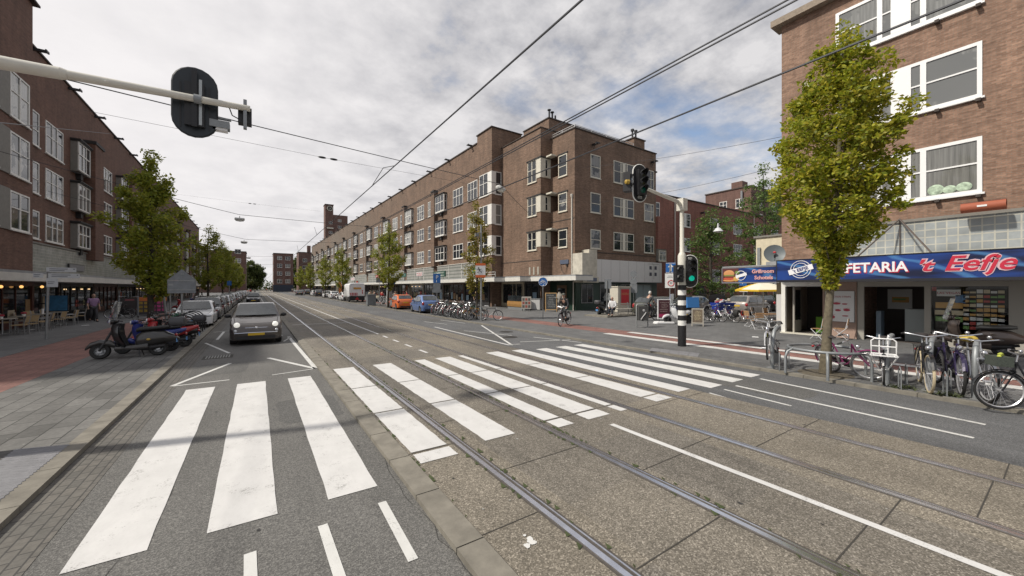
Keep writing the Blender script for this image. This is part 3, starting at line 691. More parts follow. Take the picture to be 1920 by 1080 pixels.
b.box(-0.1, 0.25, 3.4, 150.02, 19.842, 19.98); b.box(-0.12, 4.3, -.12, 3.5, 20.752, 20.86); b.box(1.24, 15.3, -7.38, 0, 18.502, 18.58); b.box(2.5, 15.36, -11.0, -7.38, 17.502, 17.6); b.box(4.4, 18.3, -4.9, 0, 21.152, 21.26)
b.box(14.9, 15.45, -10.98, -10.6, 15.4, 15.55)
b.build('coping', coping, cb, 0)
b = MB(); b.box(-0.62, 0.1, -.09, .09, 0, .18); b.box(-0.7, -.621, -.25, .25, .04, .17); b.tube([(-.3, 0, 0), (-.05, 0, -.36)], .04, 4)
o = b.build('hoist_beam', metal_dk, cb, 0, (0, 4.6, 19.86)); y = 11.15
while y < 148: place('hoist_beam', o.data, cb, (0, y, 19.86)); y += 6.55
for x in (5.0, 14.4): place('hoist_beam', o.data, cb, (x, -10.95, 16.3), R(90))
b = MB()
for z in (17.75, 17.95): b.tube([(2.7, -7.4, z), (2.7, -10.75, z), (11.5, -10.75, z)], 0.03, 5)
for x in (2.7, 5, 7.2, 9.4, 11.5): b.cyl((x, -10.75, 17.6), (x, -10.75, 17.96), .03, n=5)
b.cyl((2.7, -9, 17.6), (2.7, -9, 17.96), .03, n=5); b.build('railing', M('pale railing', (.6, .6, .6), .4, .4), cb)
p0 = 15.3; PITCH = 13.08
b = MB(); b.box(-0.55, 0.02, 0, 1.1, 5.4, 16.4); b.box(-.62, .02, -.08, 1.18, 16.4, 16.62, 1); b.box(-0.3, 0.02, 1.1, 1.9, 5.4, 16.1); b.box(-.36, .02, 1.181, 1.98, 16.1, 16.3, 1)
o = b.build('brick_pier', [brick_c, black_cap], cb, 0, (0, p0, 0))
for k in range(1, 11):
    if p0 + PITCH * k + 1.9 < 149.5: place('brick_pier', o.data, cb, (0, p0 + PITCH * k, 0))
def wy(style, ya, yb, z0, z1, x=0.0, **kw): return win(cb, style, yb - ya, z1 - z0, (x, (ya + yb) / 2, z0), WEST, **kw)
for (z0, z1) in ROWS:
    wy('wide', 3.3, 5.8, z0, z1); wy('wide', 7.1, 10.0, z0, z1); wy('bay', 12.1, 15.1, z0, z1, name='bay_window')
    for k in range(10):
        p = p0 + PITCH * k
        if p + 13 < 149.8:
            wy('wide', p + 5.2, p + 8.1, z0, z1); wy('bay', p + 10.0, p + 12.95, z0, z1, name='bay_window', gl=glass_pale); 
        wy('single', p + 2.3, p + 3.5, z0, z1, name='narrow_window')
    # corner window wrapping the tower
    win(cb, 'two', 2.0, z1 - z0 + .35, (0, 1.8, z0 - .1), WEST, name='corner_window')
    f = MB(); f.box(-0.05, .02, 0.02, 0.78, z0 - .1, z1 + .25); f.box(-.05, 0.45, -.05, .0, z0 - .1, z1 + .25); f.build('window_panel', frame_w, cb, 0)
    win(cb, 'single', .82, z1 - z0 + .35, (.88, 0, z0 - .1), SOUTH, name='corner_window')
    # stepped middle bay
    win(cb, 'two', 1.5, z1 - z0, (1.33, -5.9, z0), WEST, fr=frame_cream)
    f = MB(); f.box(1.27, 1.35, -7.3, -6.68, z0 + .3, z1); f.box(1.27, 2.6, -7.36, -7.28, z0 + .3, z1); f.box(1.2, 2.8, -7.45, -6.6, z1 + .0, z1 + .12, 1); f.box(1.2, 1.34, -6.6, -5.0, z1, z1 + .12, 1); f.box(1.9, 3.2, -8.3, -7.45, z1 + .05, z1 + .2)
    o = f.build('window_panel', [frame_cream, black_cap], cb, 0)
    win(cb, 'single', .42, z1 - z0 - .5, (2.0, -7.36, z0 + .4), SOUTH, fr=frame_cream, name='slit_window')
    win(cb, 'single', 1.25, z1 - z0 - .15, (2.58, -9.25, z0 + .1), WEST, fr=frame_cream)
    f = MB(); f.box(2.5, 2.6, -9.98, -8.52, z1 - .0, z1 + .12); f.build('window_hood', black_cap, cb, 0)
    if z0 > 9.9: b = MB(); b.box(2.55, 2.6, -10.85, -7.35, 8.9, 8.98); b.box(1.3, 1.35, -7.25, -.05, 5.05, 5.12); b.build('string_course', coping, cb, 0); b = MB(); b.box(2.62, 15.25, -10.94, -10.9, 5.75, 5.83); b.build('string_course', coping, cb, 0); b = MB(); b.tube([(2.52, -9.9, 4.4), (2.5, -9.8, 3.9), (2.5, -9.5, 3.6), (2.52, -9.1, 4.0), (2.52, -9.0, 4.5)], .02, 4); b.box(2.48, 2.58, -10.0, -9.8, 4.35, 4.6); b.build('cable_box', metal_dk, cb, 0)
    f = MB(); f.box(3.72, 3.8, -8.4, -7.45, z0 - 1.1 if z0 > 7 else z0 - .6, z1 - .2); f.build('balcony_door', M('balcony door paint', (0.32, 0.14, 0.07) if z0 < 10 and z0 > 8 else (0.3, 0.3, 0.24), .6), cb, 0)
    # facade on the side street
    win(cb, 'single', 1.4, z1 - z0, (5.4, -10.9, z0), SOUTH, fr=frame_cream); win(cb, 'panel', 3.25, z1 - z0, (9.7, -10.9, z0), SOUTH, fr=frame_cream); win(cb, 'cross3', 1.75, z1 - z0, (14.0, -10.9, z0), SOUTH, fr=frame_cream)
# band above the canopy, canopy, shopfronts
for k in range(-1, 11):
    b = MB(); p = p0 + PITCH * k; a = max(1.2, p + 1.2); c = p + PITCH - .2
    if a > 148: break
    b.box(-0.12, 0.02, a, min(c, 149), 3.4, 5.35); b.box(-.2, .02, a, min(c, 149), 5.352, 5.42, 1)
    for q in (0.33, .66): yy = a + (c - a) * q; b.box(-.16, -.121, yy - .05, yy + .05, 3.4, 5.35, 1)
    b.build('louvre_band', [louver_m, canopy_w], cb, 0)
canopy(cb, [(-2.2, -4.05), (1.32, -4.05), (1.32, 0), (0, 0), (0, 150), (-2.2, 150)], 2.9, 3.4)
canopy(cb, [(-0.9, -6.8), (1.32, -6.8), (1.32, -4.052), (-0.9, -4.052)], 2.92, 3.42); canopy(cb, [(0.4, -13.3), (2.57, -13.3), (2.57, -7.3), (1.32, -7.3), (1.32, -6.802), (.4, -6.802)], 2.92, 3.42)
sf = [shop_dark, M('shopfront brown', (.1, .06, .04), .5), M('shopfront grey', (.2, .2, .2), .5), M('shopfront cream', (.45, .4, .3), .5)]
y = 0.4; i = 0; rr = random.Random(11)
while y < 146:
    w = rr.uniform(5.2, 7.4); shopfront(cb, WEST, y, y + w, 0.0, 2.9, 0, sf[i % 4 if i else 0], i); y += w + .12; i += 1
shopfront(cb, WEST, -4.6, -.2, 1.33, 2.9, 0, sf[3], 101); shopfront(cb, WEST, -7.2, -4.7, 1.33, 2.9, 0, shop_dark, 107)
b = MB(); b.box(2.5, 2.62, -10.9, -7.4, SW, 2.9); b.build('shop_doorway', shop_green, cb, 0)
b = MB(); b.box(2.44, 2.5, -9.9, -8.5, SW, 2.5); b.box(2.42, 2.44, -9.7, -8.7, 1.0, 2.2, 1); b.build('shop_door', [M('brown shop door', (.16, .1, .06), .5), shopglass], cb, 0)  # plain brown door leaf with a glass pane
# ground floor on the side street: green tiles, shop windows, pale sheet panel band, concrete box at the corner
b = MB(); b.box(2.6, 15.3, -11.02, -10.88, SW, 2.85); b.build('tiled_plinth', shop_green, cb, 0)
for xa, xb in ((3.3, 4.9), (5.9, 8.2), (9.0, 10.6), (11.4, 14.2)):
    f = MB(); w = xb - xa
    f.box(xa, xb, -11.08, -11.0, .75, .83); f.box(xa, xb, -11.08, -11.0, 2.55, 2.63); f.box(xa, xa + .08, -11.08, -11, .83, 2.55); f.box(xb - .08, xb, -11.08, -11, .83, 2.55); f.box((xa + xb) / 2 - .03, (xa + xb) / 2 + .03, -11.07, -11, .83, 2.55)
    o = f.build('shop_window', sf[2], cb, 0); g = MB(); g.quad((xa + .08, -11.04, .83), (xb - .08, -11.04, .83), (xb - .08, -11.04, 2.55), (xa + .08, -11.04, 2.55)); g.build('pane', [shopglass, M('frosted pane', (.22, .27, .28), .3)][xa > 11], o, 0)
b = MB(); b.box(4.6, 15.45, -11.55, -10.9, 2.85, 5.05); 
for i in range(8): b.box(4.6 + 1.35 * i + 1.0, 4.6 + 1.35 * i + 1.015, -11.556, -11.55, 2.87, 5.03, 1)
b.box(4.6, 15.5, -11.6, -11.551, 2.78, 2.85, 1)
for x in (13.2, 14.1):
    for z in (3.55, 4.25): b.box(x, x + .38, -11.57, -11.55, z, z + .38, 2)
b.box(13.95, 13.98, -11.565, -11.55, 3.2, 4.9, 1); b.box(13.0, 14.9, -11.565, -11.551, 4.85, 4.88, 1)
b.build('panel_band', [M('pale sheet panels', (.62, .61, .6), .5, var=.05), M('panel seam', (.16, .16, .16), .7), M('small dark window', (.05, .05, .07), .2)], cb, 0)
b = MB(); b.box(2.3, 3.5, -12.2, -10.9, 3.3, 5.5); b.box(3.5, 4.58, -11.9, -10.9, 2.9, 5.9); b.box(2.5, 4.6, -12.1, -10.9, 2.75, 3.29)
b.build('concrete_housing', M('stained concrete', (.5, .47, .4), .85, var=.3, scale=2), cb, 0)
b = MB(); b.tube([(2.5, -10.6, 11.0), (2.5, -10.6, 3.4)], .07, 8); b.lathe([(.07, 0), (.14, .15), (.14, .35), (0, .35)], (2.5, -10.6, 10.9), n=8)
b.tube([(2.45, -10.85, 2.9), (2.45, -10.85, SW)], .05, 6); b.build('drainpipe', M('pale drainpipe', (.55, .52, .47), .5, var=.2), cb)
for q in (-9.5,):
    b = MB(); b.box(2.5, 2.57, q - .6, q + .6, 4.6, 5.0); o = b.build('street_name_sign', M('street sign blue', (.09, .11, .16), .5), cb, 0)
b = MB(); b.box(3.0, 4.3, -12.14, -12.1, 2.85, 3.2); b.build('street_name_sign', M('street sign blue', (.09, .11, .16), .5), cb, 0)
b = MB()
for y in (-6.9, -6.2, -5.5): b.box(1.29, 1.34, y - .12, y + .12, 3.6, 4.4)
b.build('vent_slot', M('pale vent', (.35, .33, .28), .7), cb, 0)
b = MB()
for z in (3.9, 3.65): b.tube([(-1.9, 2.6, z), (-1.9, -3.8, z)], .025, 5)
for y in (2.6, .5, -1.6, -3.8): b.cyl((-1.9, y, 3.4), (-1.9, y, 3.92), .025, n=5)
b.build('canopy_railing', M('white railing', (.6, .6, .58), .5), cb)
# signs standing on the canopy edge
def canopy_sign(px, py, w, h, bg, fg, lb, strokes=2, X=20.25):
    p = PX(px, py, X); t = thing('shop_sign', lb, 'sign', (p.x, p.y, p.z), WEST)
    b = MB(); b.box(-w / 2, w / 2, -.06, .06, -h / 2, h / 2); b.build('panel', M('sign panel %s' % lb[:9], bg, .5), t, 0)
    f = MB(); r = random.Random(int(px)); 
    for s in range(strokes):
        z = h * (.22 - .45 * s / max(1, strokes - 1)) if strokes > 1 else 0; x = -w * .42
        while x < w * .38:
            q = r.uniform(.05, .13) * h; f.box(x, x + q, -.066, -.06, z - h * .11, z + h * r.uniform(.05, .13)); x += q + .03 * h + (r.random() < .15) * .15 * h
    f.build('lettering', M('sign letters %s' % lb[:9], fg, .5), t, 0)
    f = MB(); f.cyl((-w * .3, .08, -h / 2 - .5), (-w * .3, .08, h / 2), .025, n=5); f.cyl((w * .3, .08, -h / 2 - .5), (w * .3, .08, h / 2), .025, n=5); f.build('bracket', metal_dk, t)
canopy_sign(824, 514, 4.0, .75, (.02, .07, .05), (.6, .65, .6), 'dark green shop sign with white lettering above the canopy beside the parking sign')
canopy_sign(893, 507, 1.6, .55, (.02, .16, .07), (.5, .42, .05), 'small green and yellow shop sign behind the slim street tree', 1)
canopy_sign(787, 514, 2.6, .6, (.62, .6, .6), (.5, .08, .1), 'white shop sign with red lettering above the orange car')
canopy_sign(757, 516, 2.4, .55, (.02, .12, .11), (.6, .65, .62), 'teal shop sign with white lettering above the canopy', 1)
canopy_sign(709, 518, 3.2, .6, (.55, .05, .14), (.7, .5, .55), 'pink shop sign on the canopy left of the bushy street tree', 1)
canopy_sign(662, 523, 4.2, .8, (.6, .6, .6), (.25, .25, .27), 'white shop sign on the canopy above the white service van', 1)
# ---------------------------------------------------------------- red brick row along the side street
rb = thing('apartment_block', 'dark red brick apartment row behind the leafy trees in the side street', 'building', (37.95, 28.2, 0))
def rbx(px): return PY(px, 400, 28.2).x - 37.95
b = MB(); b.poly([(0.01, 0), (37, 0), (37, 10), (.01, 10)], 0, 13.3); b.poly([(.02, -1.0), (1.75, -1.0), (1.75, -.001), (.02, -.001)], 6.7, 10.4); b.build('wall', brick_red, rb, 0)
b = MB(); b.box(-.05, 37.1, -.12, .2, 13.302, 13.42); b.build('coping', coping, rb, 0)
win(rb, 'cross', 1.3, 1.2, (.85, -1.0, 5.3), SOUTH, fr=frame_cream, name='oriel_window'); f = MB(); f.box(.1, 1.65, -.95, 0, 5.3, 6.69); f.build('oriel_box', panel_grey, rb, 0)
win(rb, 'two', 1.5, 1.7, (.95, 0, 10.6), SOUTH)
for z0, z1 in ((9.9, 11.6), (6.8, 8.5), (2.9, 4.7)):
    for px in (1284, 1340, 1383, 1420, 1452):
        if z0 < 3 and px == 1284: continue
        win(rb, 'bars' if px != 1284 else 'panel', 2.4 if px > 1300 else 2.3, z1 - z0, (rbx(px), 0, z0), SOUTH, name='window')
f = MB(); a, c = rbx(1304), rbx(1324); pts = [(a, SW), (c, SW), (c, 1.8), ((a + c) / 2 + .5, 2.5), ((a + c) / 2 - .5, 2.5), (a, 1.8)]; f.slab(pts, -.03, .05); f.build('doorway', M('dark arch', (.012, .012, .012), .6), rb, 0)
for px in (1355, 1372, 1398, 1416, 1436, 1452):
    f = MB(); x = rbx(px); f.box(x - .45, x + .45, -.04, .02, .5, 2.4); f.box(x - .38, x + .38, -.05, -.041, .6, 2.3, 1); f.build('ground_floor_window', [frame_cream, shopglass], rb, 0)
b = MB(); x = rbx(1264); b.tube([(x, -.12, 13.2), (x, -.12, .2)], .07, 6); x = rbx(1412); b.tube([(x, -.12, 13.2), (x, -.12, .2)], .07, 6); b.build('drainpipe', M('pale drainpipe', (.55, .52, .47), .5), rb)
b = MB()
for px in (1258, 1262, 1295, 1325): b.cyl((rbx(px), 3, 13.3), (rbx(px), 3, 14.2), .12, n=6)
for px in (1314, 1380): b.box(rbx(px) - .1, rbx(px) + .1, -.7, 0, 11.9, 12.1)
b.build('flue', metal_dk, rb, 0)
tb = thing('apartment_block', 'tall red brick apartment building standing behind the side street trees', 'building', (74.4, 33.9, 0))
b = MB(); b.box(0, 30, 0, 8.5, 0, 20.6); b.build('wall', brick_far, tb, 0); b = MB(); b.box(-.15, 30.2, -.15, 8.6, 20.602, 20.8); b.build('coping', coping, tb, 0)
b = MB(); b.cyl((-.3, 1.5, 20), (-.3, 1.5, 17), .2, n=8); b.build('drainpipe', metal_gr, tb)
for x in (4, 9, 14):
    for z in (14.2, 17): win(tb, 'two', 1.6, 1.7, (x, 0, z), SOUTH)
for y in (2, 5):
    win(tb, 'two', 1.4, 1.7, (0, y, 17), WEST)
b = MB(); b.box(1, 3, 2, 4, 20.8, 22.2); b.build('chimney', brick_far, tb, 0)

# ---------------------------------------------------------------- left block, in shade
LR = R(0.5)
lb_ = thing('apartment_block', 'dark brick apartment block in shade on the left with white windows and a terrace below', 'building', (-11.85, 18.0, 0), LR)
b = MB(); b.poly([(-14, 16.4), (0, 16.4), (0, 113), (-14, 113)], 0, 17.75); b.poly([(-14, -1), (1.0, -1), (1.0, 5.999), (-14, 5.999)], 0, 12.4); b.poly([(-14, 6), (1.0, 6), (1.0, 16.398), (-14, 16.398)], 0, 18.9); b.build('wall', brick_l, lb_, 0)  # unseen near end shaped lower so its shadow clears the near tram bed
b = MB(); b.box(-.25, .1, 16.42, 113.05, 17.752, 17.87); b.box(-14, 1.25, 5.8, 16.6, 18.902, 19.02); b.build('coping', coping, lb_, 0)
b = MB(); b.box(-.1, .62, -.08, .08, 0, .16); b.box(.621, .7, -.22, .22, .02, .16)
o = b.build('hoist_beam', metal_dk, lb_, 0, (0, 19.5, 17.5)); y = 25.4
while y < 112: place('hoist_beam', o.data, lb_, (0, y, 17.5)); y += 5.9
LROWS = ((11.5, 13.72), (8.4, 10.45), (5.45, 7.28)); LP = 12.0
def wl(style, ya, yb, z0, z1, x=0.0, **kw): return win(lb_, style, yb - ya, z1 - z0, (x, (ya + yb) / 2, z0), EAST, **kw)
b = MB(); b.box(-.02, .7, 0, 2.2, 4.6, 14.4); b.box(-.02, .78, -.08, 2.28, 14.4, 14.65, 1); o = b.build('brick_pier', [brick_l, black_cap], lb_, 0, (0, 28.6, 0))
for k in range(1, 7): place('brick_pier', o.data, lb_, (0, 28.6 + LP * k, 0))
for z0, z1 in LROWS:
    for k in range(-1, 8):
        p = 28.6 + LP * k
        if k < 7 and k >= 0: wl('single', p + 3.6, p + 4.5, z0, z1, name='narrow_window'); wl('wide', p + 4.9, p + 7.7, z0, z1, name='window')
        if k < 7: wl('baygrey', p + 9.2, p + 11.8, z0, z1, name='bay_window')
    wl('single', 19.4, 20.4, z0, z1, name='narrow_window'); wl('wide', 21.4, 24.3, z0, z1)
    wl('two', 13.75, 15.9, z0 - .05, z1 + .2, x=1.0, gl=glass_pale); f = MB(); f.box(.99, 1.06, 12.6, 13.7, z0 - .1, z1 + .25); f.build('window_panel', panel_grey, lb_, 0)
    wl('single', 11.4, 12.5, z0, z1, x=1.0, name='narrow_window')
b = MB(); b.box(-.02, .16, 16.45, 112, 3.3, 5.1); b.box(-.02, .24, 16.45, 112, 5.1, 5.2, 1); b.build('glass_block_band', [band_m, panel_grey], lb_, 0)
b = MB(); b.box(.2, .26, 24.6, 27.8, 3.55, 4.1); b.box(.26, .27, 24.7, 27.7, 3.6, 4.05, 1); b.build('name_board', [metal_dk, M('blank grey board', (.2, .2, .21), .5)], lb_, 0)
canopy(lb_, [(1.02, 2), (2.6, 2), (2.6, 22), (2.3, 24), (2.3, 113), (0.01, 113), (0.01, 16.4), (1.02, 16.4)], 2.6, 3.1)
y = 16.7; i = 50; rr = random.Random(5)
lsf = [M('shopfront dark red', (.09, .03, .02), .5), shop_dark, M('shopfront brown', (.1, .06, .04), .5), shop_dark]
while y < 110:
    w = rr.uniform(5.5, 7.5); shopfront(lb_, EAST, y, min(y + w, 112.5), 0.0, 2.6, 0, lsf[i % 4], i); y += w + .15; i += 1
shopfront(lb_, EAST, 8.5, 16.2, 1.0, 2.6, 0, lsf[0], 77)
warm = M('warm lamp bulb', (.9, .5, .15), .4, emit=(1.0, .5, .16), es=1.0)
for y in (9.0, 11.2, 13.2, 15.6):
    q = MB(); q.cyl((1.6, y, 2.6), (1.6, y, 2.38), .012, n=5); o = q.build('pendant_lamp', metal_dk, lb_); q = MB(); q.ball((1.6, y, 2.32), .075); q.build('bulb', warm, o)

# ---------------------------------------------------------------- far end of the street
def simple_building(name, lb, X0, X1, Yf, H, mat, cols, rows, depth=14, side=None, roof=None):
    t = thing('apartment_building' if name is None else name, lb, 'building', (X0, Yf, 0)); w = X1 - X0
    b = MB(); b.box(0, w, 0, depth, 0, H); b.build('wall', mat, t, 0); b = MB(); b.box(-.2, w + .2, -.2, depth, H + .002, H + .25); b.build('coping', coping, t, 0)
    for z in rows:
        for c in cols: win(t, 'two', 2.2, 1.9, (c * w, 0, z), SOUTH)
        if side:
            for s in side: win(t, 'two', 2.0, 1.9, (0, s, z), WEST)
    return t
pL, pR = PY(513, 540, 232), PY(549, 540, 232); topz = PY(513, 475, 232).z
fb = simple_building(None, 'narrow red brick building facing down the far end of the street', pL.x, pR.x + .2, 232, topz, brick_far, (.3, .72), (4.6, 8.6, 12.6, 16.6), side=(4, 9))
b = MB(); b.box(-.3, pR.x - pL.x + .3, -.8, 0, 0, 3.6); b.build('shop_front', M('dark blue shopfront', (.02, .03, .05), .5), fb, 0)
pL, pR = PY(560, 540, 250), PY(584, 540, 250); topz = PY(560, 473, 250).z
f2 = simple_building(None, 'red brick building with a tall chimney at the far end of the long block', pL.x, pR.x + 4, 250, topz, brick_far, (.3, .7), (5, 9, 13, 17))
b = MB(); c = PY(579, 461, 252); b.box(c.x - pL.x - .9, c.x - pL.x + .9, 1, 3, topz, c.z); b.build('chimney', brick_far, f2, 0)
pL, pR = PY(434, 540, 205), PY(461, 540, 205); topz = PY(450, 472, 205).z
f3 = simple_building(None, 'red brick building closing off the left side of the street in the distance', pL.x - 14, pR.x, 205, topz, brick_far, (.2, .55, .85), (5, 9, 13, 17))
# clock tower behind the long block
pL, pR = PY(610, 540, 300), PY(625, 540, 300); zt_ = PY(615, 384, 300).z; q = PY(652, 405, 300)
tw = thing('clock_tower', 'square brick clock tower rising behind the long apartment block', 'tower', (pL.x, 300, 0))
b = MB(); b.box(0, pR.x - pL.x, 0, 8, 0, zt_); b.box(pR.x - pL.x, q.x - pL.x, .3, 12, 0, q.z); b.box(-.3, pR.x - pL.x + .3, -.3, 8.3, zt_, zt_ + .5, 1); b.build('wall', [brick_far, coping], tw, 0)
c = PY(618.5, 391, 300); b = MB(); b.lathe([(0, .3), (2.0, .3), (2.0, 0)], (c.x - pL.x, 0, c.z), (0, -1, 0), 28); f = b.build('clock_face', M('dark clock face', (.05, .045, .04), .6), tw, 30)
b = MB(); b.ring((c.x - pL.x, -.32, c.z), (0, 1, 0), 1.75, .16, 28, 6)
for i in range(12):
    a = i * math.pi / 6; b.tube([(c.x - pL.x + math.sin(a) * 1.25, -.34, c.z + math.cos(a) * 1.25), (c.x - pL.x + math.sin(a) * 1.55, -.34, c.z + math.cos(a) * 1.55)], .1, 4)
b.tube([(c.x - pL.x, -.36, c.z), (c.x - pL.x + .75, -.36, c.z + .15)], .12, 4); b.tube([(c.x - pL.x, -.36, c.z), (c.x - pL.x - .1, -.36, c.z - 1.2)], .1, 4); b.build('clock_hands', M('pale clock hands', (.6, .58, .5), .5), f)
for (px, py) in ((620, 420), (620, 438), (637, 416), (637, 428)):
    z = PY(px, py, 300).z; x = PY(px, py, 300).x - pL.x; win(tw, 'two', 2.4, 1.8, (x, .3 if px > 625 else 0, z), SOUTH)
b = MB(); z = PY(619, 429, 300).z; x = PY(619, 429, 300).x - pL.x; b.box(x - 2, x + 2, -1.2, 0, z, z + .8); b.build('balcony', frame_cream, tw, 0)

# ---------------------------------------------------------------- right building with the snack bar
RY = 8.4; RX = 21.5
rt = thing('apartment_block', 'sunlit light brown brick apartment building with the snack bar on its ground floor', 'building', (RX, RY, 0))
b = MB(); b.poly([(0, -30), (12, -30), (12, 0), (0, 0)], 2.62, 15.1)
for y0, y1 in ((-2.82, -1.68), (-14, -7.4), (-30, -14)): b.box(0, 3, y0, y1, 0, 2.618)
b.box(3.0, 12, -30, 0, 0, 2.618)
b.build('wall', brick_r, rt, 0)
b = MB(); b.box(-.35, .6, -3.55, .35, 15.102, 15.4); b.box(-.5, .6, -30, -3.55, 15.35, 15.7); b.box(-.3, .5, -30, -3.56, 15.102, 15.35); b.build('cornice', M('stone cornice', (.27, .22, .17), .8, var=.25), rt, 0)
for z0, z1 in ((12.44, 14.45), (9.08, 11.06), (5.67, 7.67)):
    o = win(rt, 'panel', 4.15, z1 - z0, (0, -4.2, z0), WEST, fr=M('bright white paint', (.8, .8, .8), .45), gl=glass_net if z0 > 6 else glass)
    win(rt, 'panel', 4.15, z1 - z0, (0, -12.5, z0), WEST, gl=glass_pale)
    f = MB()
    for y in (-6.2, -5.2, -3.2, -2.2): f.box(-.22, 0, y - .06, y + .06, z0 - .18, z0 - .08)
    f.build('sill_bracket', coping, rt, 0)
f = MB(); f.box(-.03, .0, -5.95, -4.95, 5.75, 6.15); 
f = MB(); f.ball((-.035, -5.85, 5.95), .02, .2, .17); f.ball((-.035, -5.5, 5.93), .02, .18, .15); f.ball((-.035, -5.15, 5.98), .02, .22, .2); f.build('cushion', M('green and white cloth', (.4, .5, .38), .8, var=.6, scale=7), rt)
f = MB(); f.box(-.1, .02, -30, -1.6, 3.5, 4.85); f.box(-.16, .02, -30, -1.6, 4.85, 4.96, 1); f.build('glass_block_band', [glassblocks('big glass blocks', .28, .02, (.34, .365, .37), (.46, .45, .39)), panel_grey], rt, 0)
f = MB(); f.tube([(-.2, -4.2, 5.0), (-1.7, -3.3, 3.5)], .03, 5); f.tube([(-.2, -4.2, 5.0), (-1.7, -5.3, 3.5)], .03, 5); f.cyl((-.15, -4.2, 3.5), (-.15, -4.2, 5), .02, n=5); f.build('tie_rod', M('brown tie rod', (.1, .08, .07), .6), rt)
f = MB(); f.box(-.1, 0, -1.2, -.9, 11.55, 11.9); f.build('wall_lamp_box', frame_cream, rt, 0)
f = MB(); f.box(-.04, .0, -8.3, -7.4, 5.0, 6.2); 
for i in range(6): f.tube([(-.05, -8.3 + .15 * i, 5.0), (-.05, -7.4 , 5.0 + (.9 - .15 * i))], .012, 4)
f.build('trellis', M('trellis wood', (.3, .2, .1), .8), rt, 0)
f = MB(); f.box(-1.6, -.2, -30, 0.02, 3.3, 3.48); f.build('canopy', canopy_top, rt, 0)
# shop interior: a real room 3 m deep
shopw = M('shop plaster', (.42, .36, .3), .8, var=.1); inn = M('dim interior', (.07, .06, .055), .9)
f = MB(); f.box(.0, .06, -7.4, .0, 2.3, 2.617); f.build('lintel', M('dark lintel', (.05, .05, .06), .6), rt, 0)
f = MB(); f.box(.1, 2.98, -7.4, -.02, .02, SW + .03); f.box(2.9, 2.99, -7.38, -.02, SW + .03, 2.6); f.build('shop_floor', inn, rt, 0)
pinkish = M('pinkish tile wall', (.36, .25, .2), .7, var=.12, scale=14)
f = MB(); f.box(-.06, .3, -2.85, -1.66, SW, 2.6); f.build('pillar', pinkish, rt, 0)
greyfr = M('grey aluminium frame', (.36, .34, .3), .5)
f = MB()
for y0, y1, z0, z1 in ((-7.4, -2.87, 2.32, 2.6), (-3.08, -2.87, SW, 2.32), (-5.02, -4.85, SW, 2.32), (-7.4, -6.85, SW, 2.32), (-6.85, -5.02, SW, .45)): f.box(-.04, .08, y0, y1, z0, z1)
f.build('shop_frame', greyfr, rt, 0)
f = MB(); f.quad((.02, -6.85, .45), (.02, -5.02, .45), (.02, -5.02, 2.32), (.02, -6.85, 2.32)); f.build('shop_pane', clear, rt, 0)
f = MB()
for i in range(3): f.box(1.2, 1.3, -6.8 + .02, -5.05, .4 + .0 * i, 1.3)
rr = random.Random(3)
f.build('counter', M('counter grey', (.3, .33, .33), .4), rt, 0)
f = MB(); cols = [M('menu tile %s' % n, c, .6) for n, c in (('amber', (.5, .28, .08)), ('sand', (.5, .42, .28)), ('red', (.4, .06, .05)), ('blue', (.1, .2, .36)), ('green', (.15, .28, .08)), ('white', (.6, .6, .58)))]
for i in range(6):
    for j in range(9): f.box(.1, .12, -6.75 + i * .16, -6.75 + i * .16 + .14, .75 + j * .165, .75 + j * .165 + rr.uniform(.06, .14), rr.choice((0, 0, 1, 1, 5, 2, 4)))
f.box(.1, .12, -5.75, -5.15, 1.95, 2.2, 5); f.box(.1, .12, -5.8, -5.12, 1.5, 1.72, 0); f.box(.1, .12, -5.82, -5.1, 1.25, 1.42, 1); f.box(.1, .12, -5.8, -5.12, 1.0, 1.18, 4); f.box(.1, .12, -5.14, -5.03, 2.15, 2.3, 2); f.box(.1, .12, -5.86, -5.62, 1.7, 2.0, 3)
f.build('menu_display', cols, rt, 0)
f = MB(); f.box(.1, 2.9, -.06, -.02, SW, 2.6); f.build('side_wall', shopw, rt, 0)
text('lettering', 'LAS VEGAS', .12, M('red letters', (.4, .03, .04), .5), rt, (.09, -5.45, 2.07), (R(90), 0, WEST))
f = MB(); f.box(2.86, 2.89, -4.0, -3.2, 1.3, 2.2, 5); f.box(2.84, 2.859, -3.9, -3.35, 1.6, 1.85, 0); f.box(2.82, 2.839, -3.8, -3.4, 1.7, 1.78, 4); f.build('poster', cols, rt, 0)
f = MB(); f.box(.6, 1.2, -4.84, -4.2, SW, 1.4); f.build('display_case', M('counter grey', (.3, .33, .33), .4), rt)
# entrance at the corner, with the white post, open door, green bench inside and step
f = MB(); f.box(-.05, .12, -.17, 0.0, SW, 2.6); f.box(-.05, .1, -1.62, -.17, 2.33, 2.6); f.build('door_frame', frame_w, rt, 0)
f = MB(); f.box(.1, .9, -.5, -.43, SW + .05, 2.3); f.box(.2, .8, -.51, -.42, .7, 2.15, 1); f.build('door', [greyfr, shopglass], rt, 0)
f = MB(); f.box(-.25, .1, -1.66, -.02, SW, SW + .05); f.build('door_step', frame_cream, rt, 0)
f = MB(); f.box(1.2, 1.8, -1.64, -1.0, SW, .85); f.build('bench_seat', M('lime green', (.14, .34, .02), .6), rt, 0)
f = MB(); f.box(.05, .5, -3.6, -3.45, SW + .03, 1.3); f.build('vending_case', M('blue grey machine', (.1, .14, .18), .4), rt, 0)
